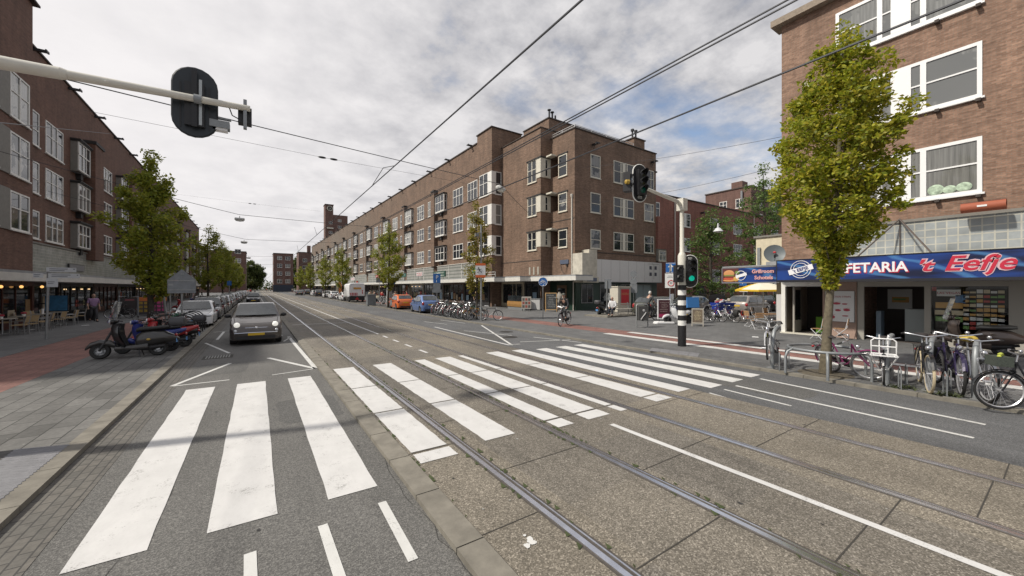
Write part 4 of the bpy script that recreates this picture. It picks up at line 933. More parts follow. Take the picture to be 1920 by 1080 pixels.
# annex on the side street corner, cream wall
an = thing('annex', 'low cream rendered annex at the corner of the snack bar', 'building', (23.2, RY + .01, 0)); b = MB(); b.box(.2, 9, 0, 2.0, 2.62, 5.05); b.box(2.5, 9, 0, 1.9, 0, 2.6); b.build('wall', M('cream render', (.6, .54, .4), .85, var=.12), an, 0)
b = MB(); b.box(.12, 9.1, 0, 2.1, 5.052, 5.15); b.build('coping', panel_grey, an, 0)
b = MB(); b.box(.1, .2, 1.75, 1.9, 3.2, 4.5); b.build('vent_pipe', metal_gr, an, 0)
# ================================================================ TREES
bark = M('grey bark', (0.13, 0.11, 0.075), 0.9, var=0.45, scale=9, bump=0.8)
bark_d = M('dark bark', (0.05, 0.042, 0.032), 0.9, var=0.4, scale=9, bump=0.6)
leaf_hero = leaf_mat('yellow green leaves', [(0.16, 0.21, 0.02), (0.28, 0.33, 0.024), (0.42, 0.41, 0.03), (0.46, 0.39, 0.04)], 0.33)
leaf_row = leaf_mat('green street tree leaves', [(0.17, 0.22, 0.03), (0.29, 0.33, 0.038), (0.4, 0.38, 0.046)], 0.42)
leaf_rust = leaf_mat('browning leaves', [(0.2, 0.21, 0.034), (0.29, 0.26, 0.04), (0.34, 0.25, 0.05)], 0.6)
leaf_dark = leaf_mat('dark green leaves', [(0.07, 0.13, 0.04), (0.12, 0.2, 0.05), (0.19, 0.26, 0.06)], 0.06)
leaf_far = leaf_mat('far leaves', [(0.05, 0.08, 0.024), (0.09, 0.12, 0.03), (0.13, 0.15, 0.036)], 0.2)
def leaves(b, c, rad, n, s, rnd, flat=1.0):
    for i in range(n):
        d = Vector((rnd.gauss(0, 1), rnd.gauss(0, 1), rnd.gauss(0, 1) * flat)); d.normalize(); p = c + d * rad * rnd.random() ** 0.5
        a = Vector((rnd.gauss(0, 1), rnd.gauss(0, 1), rnd.gauss(0, .6))).normalized(); q = a.orthogonal().normalized(); q.rotate(Matrix.Rotation(rnd.uniform(0, 6.28), 3, a))
        l = s * rnd.uniform(.65, 1.3); w = l * .55
        b.add([p, p + q * w * .5 + a * l * .45, p + a * l, p - q * w * .5 + a * l * .5], [(0, 1, 2, 3)])
def tree(name, label, cat_group, loc, H, prof, trunk_r, lmat, bmat, seed, n_limb=26, clump=42, ls=0.13, clumps=150, flat=0.8, cr=0.42, lean=(0, 0)):
    """prof: (height fraction, crown radius) pairs; crown = many leaf clumps strung along limbs that fork off a tapered trunk"""
    r = random.Random(seed); t = thing(name, label, 'tree', loc, 0, cat_group)
    def rad(f):
        for (a, ra), (c, rc) in zip(prof, prof[1:]):
            if a <= f <= c: return ra + (rc - ra) * (f - a) / (c - a)
        return 0
    tb_ = MB(); lb2 = MB(); f0 = prof[0][0]
    tp = []; x = y = 0
    for i in range(9):
        f = i / 8 * .93; tp.append(Vector((x, y, f * H))); x += r.gauss(0, .03) * H / 9 + lean[0] / 8; y += r.gauss(0, .03) * H / 9 + lean[1] / 8
    tb_.tube(tp, [trunk_r * (1.35 if i == 0 else 1) * (1 - .9 * i / 8) + .01 for i in range(9)], 10)
    def at(f):
        k = min(7.999, f / .93 * 8); i = int(k); return tp[i].lerp(tp[i + 1], k - i)
    ends = []
    for i in range(n_limb):
        f = f0 + (0.9 - f0) * ((i + r.random()) / n_limb) ** 1.1; base = at(max(.12, f - .12)); a = i * 2.4 + r.uniform(-.5, .5); R_ = max(.15, rad(f)) * r.uniform(.72, 1.12)
        tip = at(f) + Vector((math.cos(a) * R_, math.sin(a) * R_, .04 * H * r.random())); mid = base.lerp(tip, .5) + Vector((0, 0, -.05 * R_ + r.uniform(-.1, .1)))
        br = trunk_r * .3 * (1 - f * .6); tb_.tube([base, mid, tip], [br, br * .6, .008], 5)
        for k in (.45, .65, .82, 1.0): ends.append(base.lerp(mid, k * 2) if k < .5 else mid.lerp(tip, k * 2 - 1))
        for q in range(3):
            s0 = mid.lerp(tip, r.uniform(0, .8)); d = Vector((r.gauss(0, 1), r.gauss(0, 1), r.uniform(0, 1.2))).normalized() * R_ * .4
            tb_.tube([s0, s0 + d], [br * .35, .006], 4); ends.append(s0 + d)
    while len(ends) < clumps:
        f = f0 + (.97 - f0) * r.random(); a = r.uniform(0, 6.28); R_ = rad(f) * math.sqrt(r.random()) ; ends.append(at(min(f, .93)) + Vector((math.cos(a) * R_, math.sin(a) * R_, r.uniform(-.1, .2))))
    r.shuffle(ends)
    for i in range(3): ends.append(at(.93) + Vector((r.gauss(0, .08), r.gauss(0, .08), (.01 + .025 * i) * H)))
    for c in ends[:clumps] + ends[-3:]:
        rr_ = cr * r.uniform(.5, 1.15) * min(1, .4 + max(0, c.z / H - f0) * 3.6); leaves(lb2, c, rr_, int(clump * r.uniform(.5, 1.3)), ls, r, flat)
    tk = tb_.build('trunk', bmat, t, 60); lb2.build('crown', lmat, t, 0)
    return t
PROF_A = [(.27, .5), (.34, 1.2), (.45, 1.65), (.6, 1.7), (.76, 1.25), (.9, .7), (1.0, .15)]
tree('street_tree', 'tall narrow yellow-green street tree inside the steel ring guard before the snack bar', 'street trees along the avenue', (12.13, 3.76, SW), 8.9,
     [(.3, .03), (.35, .15), (.4, .8), (.48, 1.25), (.6, 1.3), (.72, 1.2), (.84, .95), (.93, .55), (1, .12)], .1, leaf_hero, bark, 7, 44, 92, .112, 430, .8, .3, (.45, -.3))
TL = tree('street_tree', 'bushy street tree behind the parked scooters on the left pavement', 'street trees along the avenue', (-4.3, 25.1, SW), 8.8,
     [(.24, .5), (.32, 1.0), (.45, 1.42), (.6, 1.38), (.74, .95), (.87, .45), (1, .1)], .13, leaf_row, bark_d, 21, 32, 84, .15, 210, .8, .42)
T2 = tree('street_tree', 'full round street tree beside the orange car', 'street trees along the avenue', (12.2, 43.3, SW), 9.2, PROF_A, .12, leaf_row, bark_d, 5, 28, 62, .17, 170, .8, .46)
tree('street_tree', 'slim thinly leaved street tree turning brown behind the tram stop pole', 'street trees along the avenue', (12.6, 23.3, SW), 8.0,
     [(.22, .3), (.32, .8), (.42, 1.0), (.55, 1.05), (.68, .85), (.8, .5), (.9, .42), (1, .2)], .08, leaf_rust, bark_d, 13, 18, 56, .14, 110, .8, .33)
T3 = tree('street_tree', 'leafy street tree on the right, next beyond the white service van', 'street trees along the avenue', (12.2, 70.8, SW), 9.0, PROF_A, .12, leaf_row, bark_d, 31, 26, 58, .18, 150, .8, .48)
for i, (x, y, s, lb, src, rz) in enumerate((
        (12.3, 92.3, 1.0, 'right row street tree beside the distant white hatchbacks, third from the far end', T2, 2.0), (12.3, 119, 1.0, 'street tree second from the far end of the right row', T3, 1.0), (12.3, 147, 1.0, 'street tree at the far end of the right row', T2, 4.0),
        (-4.6, 55, 1.0, 'dark street tree on the left beside the red and yellow shop awning', T3, 3.0), (-4.6, 78, 1.05, 'third street tree from the scooters in the left row', T2, 5.0), (-4.6, 99, 1.0, 'fourth street tree from the scooters in the left row', T3, .6),
        (-4.6, 122, 1.0, 'fifth street tree from the scooters in the left row', T2, 1.4), (-4.6, 148, 1.0, 'farthest street tree of the left row', T3, 2.2))):
    dup(src, (x, y, SW), rz, lb, None, s)
# side street trees
tree('street_tree', 'broad dark green tree in front of the red brick row in the side street', 'trees in the side street', (40.8, 22.6, SW), 10.6, [(.14, 2.2), (.25, 4.2), (.4, 4.0), (.55, 2.6), (.7, 1.6), (.86, 1.0), (1, .2)], .25, leaf_dark, bark_d, 41, 34, 60, .24, 120, .4, .75)
tree('street_tree', 'tall feathery conifer-like tree rising behind the snack bar corner', 'trees in the side street', (52.5, 22.4, SW), 17.5, [(.2, 3.6), (.4, 4.2), (.55, 3.4), (.7, 3.0), (.82, 2.4), (.92, 1.2), (1, .3)], .3, leaf_dark, bark_d, 43, 40, 60, .27, 150, .4, .8)
for i, (x, y, lb) in enumerate(((46, 14.5, 'leafy tree leaning over the cream annex of the snack bar'),)):
    tree('street_tree', lb, 'trees in the side street', (x, y, SW), 10.5, [(.3, 1.5), (.45, 3.0), (.65, 3.2), (.85, 2.0), (1, .4)], .2, leaf_dark, bark_d, 47, 26, 60, .28, 120, .6, .9)
# trees closing the far end
FT = tree('tree', 'large dark tree at the far left end of the street', 'trees closing the far end of the street', (-33, 262, 0), 27, [(.1, 6), (.3, 10), (.6, 10), (.85, 6), (1, 1)], .6, leaf_far, bark_d, 51, 30, 110, 1.5, 220, .8, 3.2)
for (x, y, s, rz, lb) in ((-14, 330, .8, 2, 'low tree just left of the distant narrow brick building'), (-45, 285, .75, 4, 'dark tree behind the brick building at the far left'), (-4, 350, .8, 1, 'tree directly left of the distant narrow brick building'), (-26, 345, .7, 3, 'small rounded tree in the gap at the end of the street'), (26, 275, .85, 5, 'tree between the two distant red brick buildings')):
    dup(FT, (x, y, 0), rz, lb, None, s)
b = MB(); rnd2 = random.Random(9)
for i in range(500): leaves(b, Vector((rnd2.uniform(-70, 60), 380 + rnd2.uniform(-4, 4), rnd2.uniform(0, 6))), 2.2, 14, 1.4, rnd2)
o = b.build('distant_wood', leaf_far, None, 0); o['kind'] = 'stuff'
b = MB()
for i in range(300): leaves(b, Vector((rnd2.uniform(40, 72), 27.4 + rnd2.uniform(-.3, .3), rnd2.uniform(.2, 1.2))), .35, 22, .12, rnd2)
o = b.build('hedge', leaf_dark, None, 0); tag(o, 'low dark hedge along the foot of the red brick row', 'hedge')

# ================================================================ SIGNALS, POLES, SIGNS
pole_w = M('pale signal paint', (0.62, 0.6, 0.53), 0.45, var=0.08, scale=5)
black = M('black plastic', (0.014, 0.014, 0.016), 0.45)
sig_back = M('blue black backing board', (0.016, 0.022, 0.028), 0.4, var=0.2)
whitep = M('white plastic', (0.75, 0.75, 0.75), 0.45); stripe_w = M('white band', (0.75, 0.75, 0.72), 0.5, var=.1)
lensoff = M('unlit lens', (0.02, 0.02, 0.02), 0.15); green_on = M('lit green lamp', (0.0, 0.3, 0.2), 0.3, emit=(0.0, .75, .5), es=.3); green_dim = M('dim green lamp', (0.0, 0.07, 0.05), 0.2)
pole_g = M('galvanised pole', (0.3, 0.31, 0.31), 0.5, 0.5, var=0.15, scale=8)
signback = M('grey sign back', (0.22, 0.235, 0.25), 0.55, 0.4, var=0.22, scale=4)
blue = M('traffic sign blue', (0.02, 0.12, 0.38), 0.4); signwhite = M('sign white', (0.7, 0.71, 0.71), 0.45); signred = M('sign red', (0.5, 0.02, 0.03), 0.4); black_t = M('black lettering', (0.015, 0.015, 0.015), 0.5)
def stadium(w, h, n=10):
    r = w / 2; k = h / 2 - r
    return [(r * math.cos(math.pi * i / n), k + r * math.sin(math.pi * i / n)) for i in range(n + 1)] + [(-r * math.cos(math.pi * i / n), -k - r * math.sin(math.pi * i / n)) for i in range(n + 1)]
def signal_head(parent, loc, rotz, num, lit=2, w=.56, h=1.12, numtop=True, back=False, on=None):
    """three lamp head with an oval backing board, facing local -y"""
    o = MB(); o.slab(stadium(w, h), -.02, .02); o = o.build('backing_board', sig_back if back else black, parent, 0, loc, rotz)
    f = MB(); q = stadium(w, h); m = len(q); f.tube([(x, 0, z) for x, z in q], .022, 6, closed=True); f.build('board_rim', stripe_w if not back else sig_back, o)
    f = MB(); f.box(-.15, .15, -.2, -.021, -.42, .42); f.build('lamp_housing', black, o, 0)
    for i, z in enumerate((.27, 0, -.27)):
        f = MB(); f.lathe([(0, .215), (.1, .205), (.1, .2)], (0, 0, z), (0, -1, 0), 18); f.build('lamp', (on or green_on) if i == lit else lensoff, o)
        f = MB(); n = 12; vs = []
        for k in range(n + 1):
            a = math.pi * (-.12 + 1.24 * k / n); d = .22 * (math.sin(a) * .8 + .3)
            vs += [(.125 * math.cos(a), -.2, z + .125 * math.sin(a)), (.125 * math.cos(a), -.2 - max(.03, d), z + .12 * math.sin(a))]
        f.add(vs, [(2 * k, 2 * k + 2, 2 * k + 3, 2 * k + 1) for k in range(n)]); f.build('visor', black, o)
    if num: text('number_plate', num, .11, stripe_w, o, (0, -.026, .48 if numtop else -.48))
    return o
def small_head(parent, loc, rotz, n=2):
    f = MB(); f.box(-.14, .14, -.12, .12, -.16 * n, .16 * n); o = f.build('pedestrian_head', black, parent, 0, loc, rotz)
    for i in range(n):
        z = .3 * (n - 1) / 2 - .3 * i; f = MB(); f.lathe([(0, .135), (.09, .13), (.09, .12)], (0, 0, z), (0, -1, 0), 14); f.build('lamp', lensoff, o)
        f = MB(); f.tube([(.11 * math.cos(a), -.2, z + .11 * math.sin(a)) for a in (0, .5, 1, 1.57, 2.1, 2.6, 3.14)], .012, 4); f.tube([(.11 * math.cos(a), -.14, z + .11 * math.sin(a)) for a in (0, .5, 1, 1.57, 2.1, 2.6, 3.14)], .02, 4); f.build('visor', black, o)
    return o
# right mast
ms_ = thing('traffic_light', 'pale traffic light mast with black and white bands and two green signals', 'traffic light', (13.35, 8.52, SW))
f = MB(); f.cyl((0, 0, 0), (0, 0, .78), .15, n=18); f.build('base_band', black, ms_, 40)
f = MB()
for i in range(8): f.lathe([(.15 if i % 2 else .148, .782 + .19 * i), (.15 if i % 2 else .148, .782 + .19 * i + .188)], (0, 0, 0), n=18, m=i % 2)
f.build('striped_band', [stripe_w, black], ms_)
f = MB(); f.lathe([(.148, 2.302), (.148, 3.4), (.11, 3.5), (.078, 3.55), (.072, 5.1)], (0, 0, 0), n=18); f.build('mast', pole_w, ms_, 60)
f = MB(); f.box(-.14, .14, -.14, .14, 5.1, 5.55); f.build('mast_box', pole_w, ms_, 0)
f = MB(); f.tube([(-.1, 0, 5.3), (-.3, 0, 5.42), (-1.4, 0, 5.55), (-2.62, 0, 5.7)], [.07, .07, .06, .05], 10); f.build('arm', pole_w, ms_, 60)
o = signal_head(ms_, (-2.62, -.12, 5.72), R(-18), '022', 2, .5, 1.25, False, on=green_dim); o2 = small_head(ms_, (-2.95, .1, 5.75), R(25), 2)
f = MB(); f.lathe([(0, .14), (.07, .11), (.08, .0)], (-3.05, -.02, 5.72), (-.95, .25, 0), 14); f.build('amber_lamp', M('amber lamp', (.42, .28, .05), .4), ms_)
signal_head(ms_, (.2, -.2, 2.82), R(-42), '021', 2, .52, 1.2, True); small_head(ms_, (-.3, -.05, 2.72), R(-30), 2)
f = MB(); f.cyl((-.05, 0, 2.72), (-.3, 0, 2.72), .025, n=6); f.cyl((.0, -.03, 2.82), (.2, -.16, 2.82), .03, n=6); f.build('bracket', black, ms_)
# left mast (only its arm reaches into the picture)
ml = thing('traffic_light', 'pale signal arm reaching in from the left with the dark back of a traffic light', 'traffic light', (-3.7, 8.2, SW))
f = MB(); f.lathe([(.15, 0), (.15, 3.2), (.11, 3.4), (.1, 5.3)], (0, 0, 0), n=16); f.build('mast', pole_w, ml, 60)
f = MB(); f.tube([(0, 0, 5.24), (1.35, 0, 5.29)], [.1, .085], 14); f.tube([(1.35, 0, 5.29), (1.42, 0, 5.29)], [.085, .066], 14); f.tube([(1.42, 0, 5.293), (3.6, 0, 5.36)], [.066, .05], 14); f.build('arm', pole_w, ml, 60)
o = signal_head(ml, (2.83, .16, 5.33), R(180), None, -1, .58, 1.14, back=True)
f = MB(); f.box(-.13, .13, .021, .1, -.42, .3); f.box(-.1, -.06, .1, .115, -.4, .36, 1); f.box(-.2, -.18, .021, .03, -.45, .3, 0); f.box(.18, .2, .021, .03, -.45, .3, 0); f.box(-.035, .035, .1, .13, -.44, .52, 0); f.build('mounting_rail', [black, M('pale rail', (.4, .42, .42), .4, .5)], o, 0)
f = MB(); f.lathe([(.066, -.05), (.075, -.05), (.075, .05), (.066, .05)], (2.88, 0, 5.335), (1, 0, 0), 12); f.build('clamp', metal_gr, ml)
f = MB(); f.box(3.42, 3.62, .08, .25, 5.12, 5.4); f.box(3.5, 3.55, -.02, .08, 5.0, 5.5, 1); f.build('detector_camera', [black, metal_gr], ml, 0)
f = MB(); f.box(3.02, 3.3, .12, .3, 4.98, 5.1); f.box(3.05, 3.27, .14, .28, 4.94, 4.98, 1); f.cyl((3.1, .2, 5.1), (3.1, .2, 5.2), .02, n=6); f.box(3.0, 3.32, .16, .22, 5.14, 5.17); f.build('detector_box', [metal_gr, whitep], ml, 0)
f = MB(); f.tube([(3.0, .05, 5.3), (3.06, .05, 5.24), (3.1, .1, 5.27)], .01, 5); f.tube([(3.3, .05, 5.32), (3.34, .05, 5.2), (3.45, .1, 5.17)], .01, 5); f.build('cable', black, ml)

def post(name, lb, px, py, h, r=.035, lean=0.0, cat='sign', z=SW, group=None, mat=None):
    p = G(px, py, z); t = thing(name, lb, cat, p, 0, group); f = MB(); f.tube([(0, 0, 0), (lean * h, 0, h)], r, 10); f.build('post', mat or pole_g, t); return t, p
def yaw_to_cam(p): return math.atan2(p.x, -p.y) * -1 if False else math.atan2(-p.x, p.y) 
def plate(parent, name, x, z, w, h, rz, front, back=None, y=-.05, th=.012):
    f = MB(); f.box(-w / 2, w / 2, y - th, y, z - h / 2, z + h / 2); return f.build(name, front, parent, 0, (x, 0, 0), rz)
def disc(parent, name, x, z, r, rz, front, y=-.05):
    f = MB(); f.lathe([(0, .012), (r, .012), (r, 0), (0, 0)], (0, y, z), (0, -1, 0), 24); return f.build(name, front, parent, 30, (x, 0, 0), rz)
# cycle path sign
t, p = post('road_sign', 'round blue cycle path sign on a grey post before the corner shop', 1018, 597, 2.85); rz = yaw_to_cam(p)
d = disc(t, 'sign_face', 0, 2.62, .33, rz, blue); f = MB(); f.ring((0, -.066, 2.62), (0, 1, 0), .31, .012, 28, 4)
for x in (-.13, .13): f.ring((x, -.068, 2.57), (0, 1, 0), .085, .012, 18, 4)
f.tube([(-.13, -.07, 2.57), (-.07, -.07, 2.7), (.08, -.07, 2.7), (.13, -.07, 2.57)], .012, 4); f.tube([(-.07, -.07, 2.7), (0, -.07, 2.57), (.08, -.07, 2.7)], .012, 4); f.tube([(-.09, -.07, 2.74), (-.03, -.07, 2.74)], .012, 4); f.build('cycle_symbol', signwhite, d)
f = MB(); f.ball((0, -.07, 2.36), .05); f.build('reflector', signwhite, t)
# tram stop pole with orange and white sign
t, p = post('tram_stop_pole', 'grey pole with an orange and white sign of a person running beside the bicycle rack', 902, 601, 6.4, .06, 0, 'sign'); rz = yaw_to_cam(p) + .1
s = plate(t, 'sign_panel', -.05, 3.35, .66, .95, rz, signwhite, y=-.07); orange = M('orange sign bands', (.62, .13, .03), .45)
f = MB(); f.box(-.33, .33, -.086, -.082, 3.67, 3.825); f.box(-.33, .33, -.086, -.082, 2.875, 3.04); f.build('orange_band', orange, s, 0)
f = MB(); f.ball((-.1, -.087, 3.55), .055, .004, .055); f.tube([(-.08, -.087, 3.48), (.0, -.087, 3.32)], .035, 4); f.tube([(.0, -.087, 3.32), (.1, -.087, 3.25), (.18, -.087, 3.12)], .025, 4); f.tube([(.0, -.087, 3.32), (-.07, -.087, 3.2), (-.2, -.087, 3.14)], .025, 4); f.tube([(-.07, -.087, 3.46), (.06, -.087, 3.42), (.14, -.087, 3.48)], .02, 4); f.tube([(-.07, -.087, 3.46), (-.2, -.087, 3.4), (-.26, -.087, 3.47)], .02, 4); f.v = [(x * .8 - .06, y, 3.36 + (z - 3.35) * .75) for x, y, z in f.v]; f.build('running_figure', black_t, s)
f = MB(); f.box(-.45, -.2, -.1, .12, 5.6, 5.78); f.tube([(0, 0, 5.9), (-.3, 0, 5.78)], .03, 5); f.tube([(0, 0, 4.3), (.22, 0, 4.1)], .02, 5); f.tube([(0, 0, 4.3), (-.22, 0, 4.1)], .02, 5); f.build('lamp_bracket', signback, t)
# parking sign by the blue car
t, p = post('road_sign', 'blue parking sign over a grey panel next to the blue hatchback', 819, 587, 3.3); rz = yaw_to_cam(p)
s = plate(t, 'sign_face', 0, 3.0, .62, .8, rz, blue); text('letter', 'P', .45, signwhite, s, (.02, -.066, 3.08)); f = MB(); f.box(-.05, .0, -.066, -.062, 2.66, 2.85); f.build('meter_symbol', signwhite, s, 0)
s = plate(t, 'panel', 0, 2.25, .62, .65, rz, signback); s = plate(t, 'panel', 0, 1.9, .8, .28, rz, signback, y=-.064)
t, p = post('road_sign', 'small blue sign on a post above the grey cabinet left of the orange car', 731, 574, 3.4); rz = yaw_to_cam(p); plate(t, 'sign_face', .2, 3.0, .8, .8, rz, blue)
p = G(730, 573.5, SW); t = thing('utility_cabinet', 'tall narrow grey cabinet on the kerb left of the orange car', 'cabinet', p); f = MB(); f.box(-.28, .28, -.2, .2, 0, 2.15); f.box(-.3, .3, -.22, .22, 2.15, 2.2); f.build('housing', M('cabinet grey', (.36, .37, .38), .5, var=.1), t, 0); f = MB(); f.box(-.25, .25, -.206, -.2, .1, 2.05); f.build('door', M('cabinet door grey', (.33, .34, .36), .5), t, 0)
t, p = post('road_sign', 'grey backed traffic sign on a post above the white service van side', 712, 570, 3.6); rz = yaw_to_cam(p); plate(t, 'sign_back', 0, 3.2, .9, .7, rz, signback)
# side street: lone post, pair of round signs, one way arrow with zone sign, parking sign
t, p = post('road_sign', 'narrow grey sign panel on a post beside the black motor scooter', 1138, 592, 2.75); rz = yaw_to_cam(p); plate(t, 'sign_back', .12, 2.5, .5, .75, rz, signback)
t, p = post('road_sign', 'post with two round grey sign backs and a small square panel', 1188, 584, 3.75, .04); rz = yaw_to_cam(p)
for z in (3.45, 2.75): disc(t, 'sign_back', 0, z, .31, rz, signback)
plate(t, 'panel', 0, 2.12, .62, .8, rz, signback); f = MB(); f.lathe([(.2, 0), (.12, .12), (.04, .16)], (0, 0, 0), n=12); f.build('foot', M('yellowish foot', (.35, .3, .1), .7), t)
t, p = post('road_sign', 'blue one way arrow sign over a zone 30 plate behind the traffic light mast', 1256, 591, 4.1, .04); rz = yaw_to_cam(p)
s = plate(t, 'arrow_sign', .1, 3.78, .72, .8, rz, blue); f = MB(); f.box(-.065, .065, -.07, -.064, 3.5, 3.85); f.add([(-.2, -.07, 3.83), (.2, -.07, 3.83), (0, -.07, 4.1)], [(0, 1, 2)]); f.box(-.35, .35, -.068, -.0625, 4.13, 4.16); f.box(-.35, .35, -.068, -.0625, 3.4, 3.43); f.build('arrow', signwhite, s, 0)
s = plate(t, 'zone_sign', 0, 2.75, .72, 1.15, rz, signwhite); f = MB(); f.ring((.08, -.07, 2.55), (0, 1, 0), .22, .03, 24, 4); f.build('red_ring', signred, s); text('number', '30', .22, black_t, s, (.08, -.067, 2.55)); f = MB(); f.box(-.2, .2, -.067, -.062, 3.0, 3.04); f.box(-.15, .15, -.067, -.062, 3.1, 3.14); f.build('small_print', signback, s, 0)
t, p = post('road_sign', 'blue P parking sign over a white text plate behind the yellow parasol', 1394, 588, 2.85); rz = yaw_to_cam(p)
s = plate(t, 'sign_face', -.05, 2.62, .52, .52, rz, blue); text('letter', 'P', .4, signwhite, s, (0, -.066, 2.62)); s = plate(t, 'text_plate', 0, 2.02, .62, .34, rz, signwhite); f = MB()
for i, zz in enumerate((2.1, 2.0, 1.93)): f.box(-.22 + .03 * i, .22 - .02 * i, -.067, -.062, zz - .02, zz + .02)
f.build('small_print', signback, s, 0)
# left pavement signs
t, p = post('signpost', 'leaning grey fingerpost with four pale direction boards before the cafe terrace', 87, 636, 3.05, .045, .02)
rz = yaw_to_cam(p)
for (x, z, w, h) in ((.42, 2.98, .85, .19), (.5, 2.72, .9, .19), (.16, 2.42, .32, .38), (-.22, 2.72, .28, .19)):
    f = MB(); f.box(x - w / 2, x + w / 2, -.075, -.05, z - h / 2, z + h / 2); s = f.build('direction_board', M('pale direction board', (.52, .54, .56), .5, var=.06), t, 0, None, rz)
    f = MB(); f.box(x - w * .4, x + w * .2, -.08, -.075, z + .02, z + .045); f.box(x - w * .4, x + w * .1, -.08, -.075, z - .05, z - .025)
    if w > .5: f.lathe([(0, .003), (.025, .003)], (x + w * .42, -.077, z + .03), (0, -1, 0), 8)
    f.build('small_print', M('grey print', (.12, .13, .15), .5), s, 0)
t, p = post('road_sign', 'grey back of a large triangle over a rectangle sign by the left parked cars', 341, 628, 3.0, .04); rz = yaw_to_cam(p)
f = MB(); f.slab([(-.5, 2.55), (.5, 2.55), (0, 3.05)], -.06, -.05); f.box(-.5, .5, -.06, -.05, 1.95, 2.545); f.build('sign_back', signback, t, 0, None, rz); f = MB(); f.box(-.5, .5, -.075, -.06, 2.5, 2.54); f.box(-.5, .5, -.075, -.06, 2.08, 2.12); f.box(-.48, -.3, -.063, -.0602, 2.3, 2.38); f.tube([(-.5, -.06, 1.95), (.5, -.06, 1.95), (.5, -.06, 2.55), (0, -.06, 3.05), (-.5, -.06, 2.55)], .012, 4, closed=True); [f.box(.02 + dx, .06 + dx, -.09, -.06, z, z + .07) for z in (2.07, 2.48, 2.8) for dx in (-.06, .0)]; f.build('rail', pole_g, t, 0, None, rz)
t, p = post('road_sign', 'thin grey post with a narrow sign edge left of the triangular sign back', 319, 612, 2.5, .035); plate(t, 'sign_back', -.02, 2.2, .1, .8, yaw_to_cam(p), signback)
t, p = post('road_sign', 'leaning pale post with an edge-on sign beside the left street tree', 315, 618, 3.1, .06, -.1); rz = yaw_to_cam(p); plate(t, 'sign_back', -.3, 2.6, .18, .95, rz, signwhite)
f = MB(); p = G(430, 569, SW); t = thing('road_sign', 'small blue sign among the left parked cars', 'sign', p); f.cyl((0, 0, 0), (0, 0, 3.2), .05, n=6); f.build('post', pole_g, t); plate(t, 'sign_face', 0, 2.8, .5, .6, 0, blue)

# ================================================================ OVERHEAD WIRES AND LAMPS
wire = M('overhead wire', (0.05, 0.052, 0.06), 0.5, 0.4)
def wires(name, lb, pts, r=.016, cat='wire', group='overhead tram wires'):
    f = MB()
    for a in pts: f.tube(a, r, 5)
    o = f.build(name, wire, None, 0); return tag(o, lb, cat, group)
def sag(a, c, s=.3, n=12):
    a = Vector(a); c = Vector(c); return [a.lerp(c, i / n) + Vector((0, 0, -4 * s * (i / n) * (1 - i / n))) for i in range(n + 1)]
wires('overhead_wire', 'single contact wire over the left tram track running down the street', [[(3.12, -6, 5.6), (3.12, 60, 5.55), (3.12, 230, 5.6)]], .015)
wires('overhead_wire', 'single contact wire over the right tram track passing before the sunlit building', [[(6.5, -6, 5.46), (6.5, 60, 5.46), (6.5, 230, 5.5)]], .016)
wires('overhead_wire', 'pair of close parallel cables above the right tram track', [[(6.48, -6, 6.44), (6.48, 40, 6.36), (6.48, 120, 6.3)], [(6.5, -6, 6.53), (6.5, 40, 6.42), (6.5, 120, 6.33)]], .015)
def hooks(px1, py1): pass
wires('span_wire', 'span wire crossing the street with the nearest street lamp hanging from it', [sag((-3.7, 8.25, 5.4), (7.4, 11.9, 6.05), .03), sag((7.4, 11.9, 6.05), (24.0, 30.5, 9.0), .3), [(3.12, 11.6, 5.83), (3.12, 10.5, 5.6)], [(3.12, 11.6, 5.83), (3.12, 12.9, 5.6)]], .01, 'wire', 'span wires over the street')
wires('span_wire', 'pale span wire crossing the left facade in front of the upper windows', [[PX(208, 251, -11.8), PX(208, 251, -11.8) + (PY(0, 230, 14) - PX(208, 251, -11.8)) * 1.3]], .012, 'wire', 'span wires over the street')
wires('span_wire', 'span wire high over the side street between the corner block and the snack bar building', [sag((27, 27.0, 10.5), (21.6, 7.8, 8.3), .3), sag((26, 27.0, 13.8), (21.6, 8.2, 9.7), .2)], .01, 'wire', 'span wires over the street')
for i, (y, lb) in enumerate(((26, 'second span wire down the street'), (39, 'third span wire down the street'), (60, 'fourth span wire down the street'), (82, 'fifth span wire down the street'))):
    wires('span_wire', lb + ' with a hanging lamp', [sag((-11.8, y, 8.8), (-.8, y, 6.3), .1), sag((-.8, y, 6.3), (22, y + 14, 8.8), .2), [(3.12, y + 2, 6.2), (3.12, y + .8, 5.57)]], .012, 'wire', 'span wires over the street')
lampg = M('lamp housing', (.5, .5, .48), .4, var=.1)
def hang_lamp(x, y, z, lb, rz=0):
    t = thing('street_lamp', lb, 'lamp', (x, y, z), rz, 'lamps hanging over the street'); t.scale = (.55,) * 3; f = MB(); f.loft([(-.42, 0, .1, .08), (-.38, .02, .2, .13), (.38, .02, .2, .13), (.42, 0, .1, .08)], 14); f.build('housing', lampg, t, 50)
    f = MB(); f.loft([(-.34, -.14, .1, .05), (0, -.15, .17, .09), (.34, -.14, .1, .05)], 12); f.build('diffuser', M('lamp glass', (.55, .55, .5), .2), t, 60); f = MB(); f.cyl((0, 0, .12), (0, 0, .32), .03, n=6); f.build('hanger', metal_dk, t); return t
hang_lamp(7.4, 11.9, 5.88, 'nearest grey street lamp hanging before the corner block', .6)
hang_lamp(-.8, 26, 6.05, 'nearest of the lamps hanging over the left lane', 0); hang_lamp(-.9, 39, 6.05, 'second lamp hanging over the left lane', 0); hang_lamp(-.9, 60, 6.1, 'third lamp hanging over the left lane', 0); hang_lamp(-.9, 82, 6.1, 'farthest lamp hanging over the left lane')
